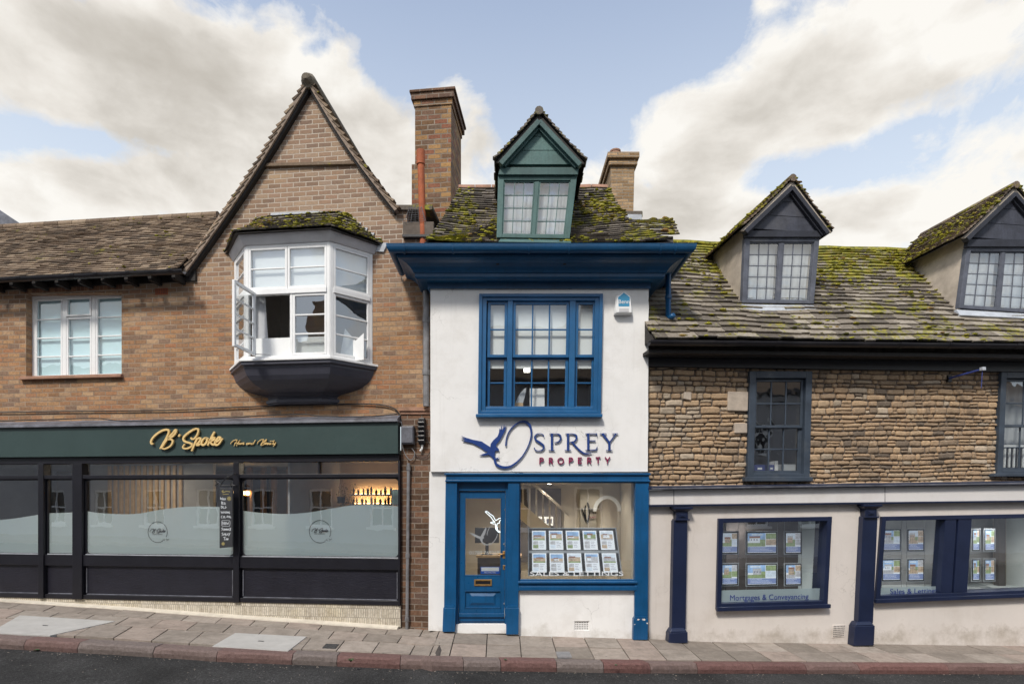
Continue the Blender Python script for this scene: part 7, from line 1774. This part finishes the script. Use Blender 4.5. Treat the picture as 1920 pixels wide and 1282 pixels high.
for x in (1653, 1690, 1700, 1734): u = F.p(x, 1000, .44)[0]; mb.tube([(u, .44, F.p(x, 985, .44)[1] + .1), (u, .44, F.p(x, 1105, .44)[1])], .003, 5)
build('hanging_wires', mb, M['steel'], sw2)
for k_, (x, lab) in enumerate(((1400, 'lit downlight in the Mortgages & Conveyancing window'), (1720, 'lit downlight in the first Sales & Lettings window pane'), (1880, 'lit downlight behind the farthest cream shop window pane'))):
    zt__ = (RW1 if x < 1600 else RW2)[0][1] + .12; downlight(F, x, 980, .6, zt__ , lab, 34, (1, .97, .92), .035)
# vent in the plaster
vt = F.P([(1561, 1171), (1586, 1170), (1583, 1193), (1560, 1195)], -.004); mb = MB(); mb.prism(vt, -.008, .01); vg = build('vent', mb, M['plaster'], cs, .003)
mb = MB()
for i in range(8):
    for j in range(6):
        s_, t_ = .12 + i * .76 / 7, .12 + j * .76 / 5; a = Vector(vt[0]).lerp(Vector(vt[1]), s_).lerp(Vector(vt[3]).lerp(Vector(vt[2]), s_), t_); mb.box(a.x - .007, a.x + .007, -.0095, -.007, a.y - .007, a.y + .007)
build('grille', mb, M['dgrey'], vg)

# =============================================================== across the street (mirrored in the glass)
op = empty('terrace_opposite', (0, -11.4, 0)); tag(op, 'pale grey painted terrace on the far side of the street, seen only in the glass', 'terrace')
mb = MB(); hl = []; wins = []
for k in range(-9, 8):
    x = k * 2.6 + .4
    for (z0, z1) in ((1.0, 2.5), (4.0, 5.3)): hl.append([(x - .5, z0), (x + .5, z0), (x + .5, z1), (x - .5, z1)]); wins.append((x, z0, z1))
mb.prism([(-40, -1), (30, -1), (30, 6.3), (-40, 6.3)], 0, -.3, hl); build('wall', mb, paint('grey_render', (.42, .42, .44), .85, .06, 1.5, .2, 20), op)
mb = MB(); mb.box(-40, 30, -8, -.3, 6.3, 6.4); mb.box(-40, 30, -.4, .25, 6.2, 6.32); build('roof', mb, M['lead'], op)
mb = MB(); mb.loft([[Vector((-40, .3, 6.25)), Vector((-40, -3.6, 9.3)), Vector((-40, -7.6, 6.3))], [Vector((30, .3, 6.25)), Vector((30, -3.6, 9.3)), Vector((30, -7.6, 6.3))]], closed=False); build('tiled_roof', mb, M['tile_brown'], op, fix=False)
for x in (-12, -4.5, 3.2, 9): mb = MB(); mb.box(x, x + .9, -4.1, -3.2, 8.6, 10.6); mb.box(x - .06, x + .96, -4.16, -3.14, 10.6, 10.75); build('chimney', mb, M['brick_chim'], op)
for (x, z0, z1) in wins:
    mb = MB()
    for (a, b_, c, d_) in ((x - .5, x - .42, z0, z1), (x + .42, x + .5, z0, z1), (x - .42, x + .42, z0, z0 + .09), (x - .42, x + .42, z1 - .08, z1), (x - .42, x + .42, (z0 + z1) / 2 - .03, (z0 + z1) / 2 + .03), (x - .02, x + .02, z0 + .09, (z0 + z1) / 2 - .03), (x - .02, x + .02, (z0 + z1) / 2 + .03, z1 - .08)): mb.box(a, b_, -.12, -.05, c, d_)
    mb.box(x - .6, x + .6, -.02, .10, z0 - .10, z0 - .001); wo = build('window', mb, M['white'], op); mb = MB(); mb.box(x - .42, x + .42, -.15, -.13, z0, z1); build('pane', mb, M['dgrey'], wo)

rd = random.Random(77); mb = MB()
for _ in range(420):
    px = rd.uniform(-100, 2000); k_ = kerb_pt(px); o_ = abs(rd.gauss(0, .10)) + .02; p = k_ + Vector((0, -o_, -.128 + .0)); s_ = rd.uniform(.003, .009)
    if rd.random() < .35: p = Vector((p.x, k_.y - rd.uniform(.1, .9), k_.z - .118)); s_ *= .8
    mb.rc = (rd.random(), rd.random(), 0); mb.blob((p.x, p.y, p.z + s_ * .4), s_ * rd.uniform(.8, 1.8), s_, s_ * .6, rd.random() * 30, 5, 3, .3)
tag(build('gutter_grit', mb, M['paving'], fix=False), kind='stuff')

# ------------------------------------------------------------------ keep the tree at thing > part > sub-part
def depth(o): return 1 + (depth(o.parent) if o.parent else 0)
bpy.context.view_layer.update()
changed = True
while changed:
    changed = False
    for o in list(D.objects):
        if o.parent and o.parent.parent and o.type in ('MESH', 'EMPTY') and depth(o) > 3:
            o.parent = o.parent.parent; changed = True
for o in list(D.objects):
    if o.type == 'EMPTY' and not [x for x in D.objects if x.parent == o]: D.objects.remove(o)
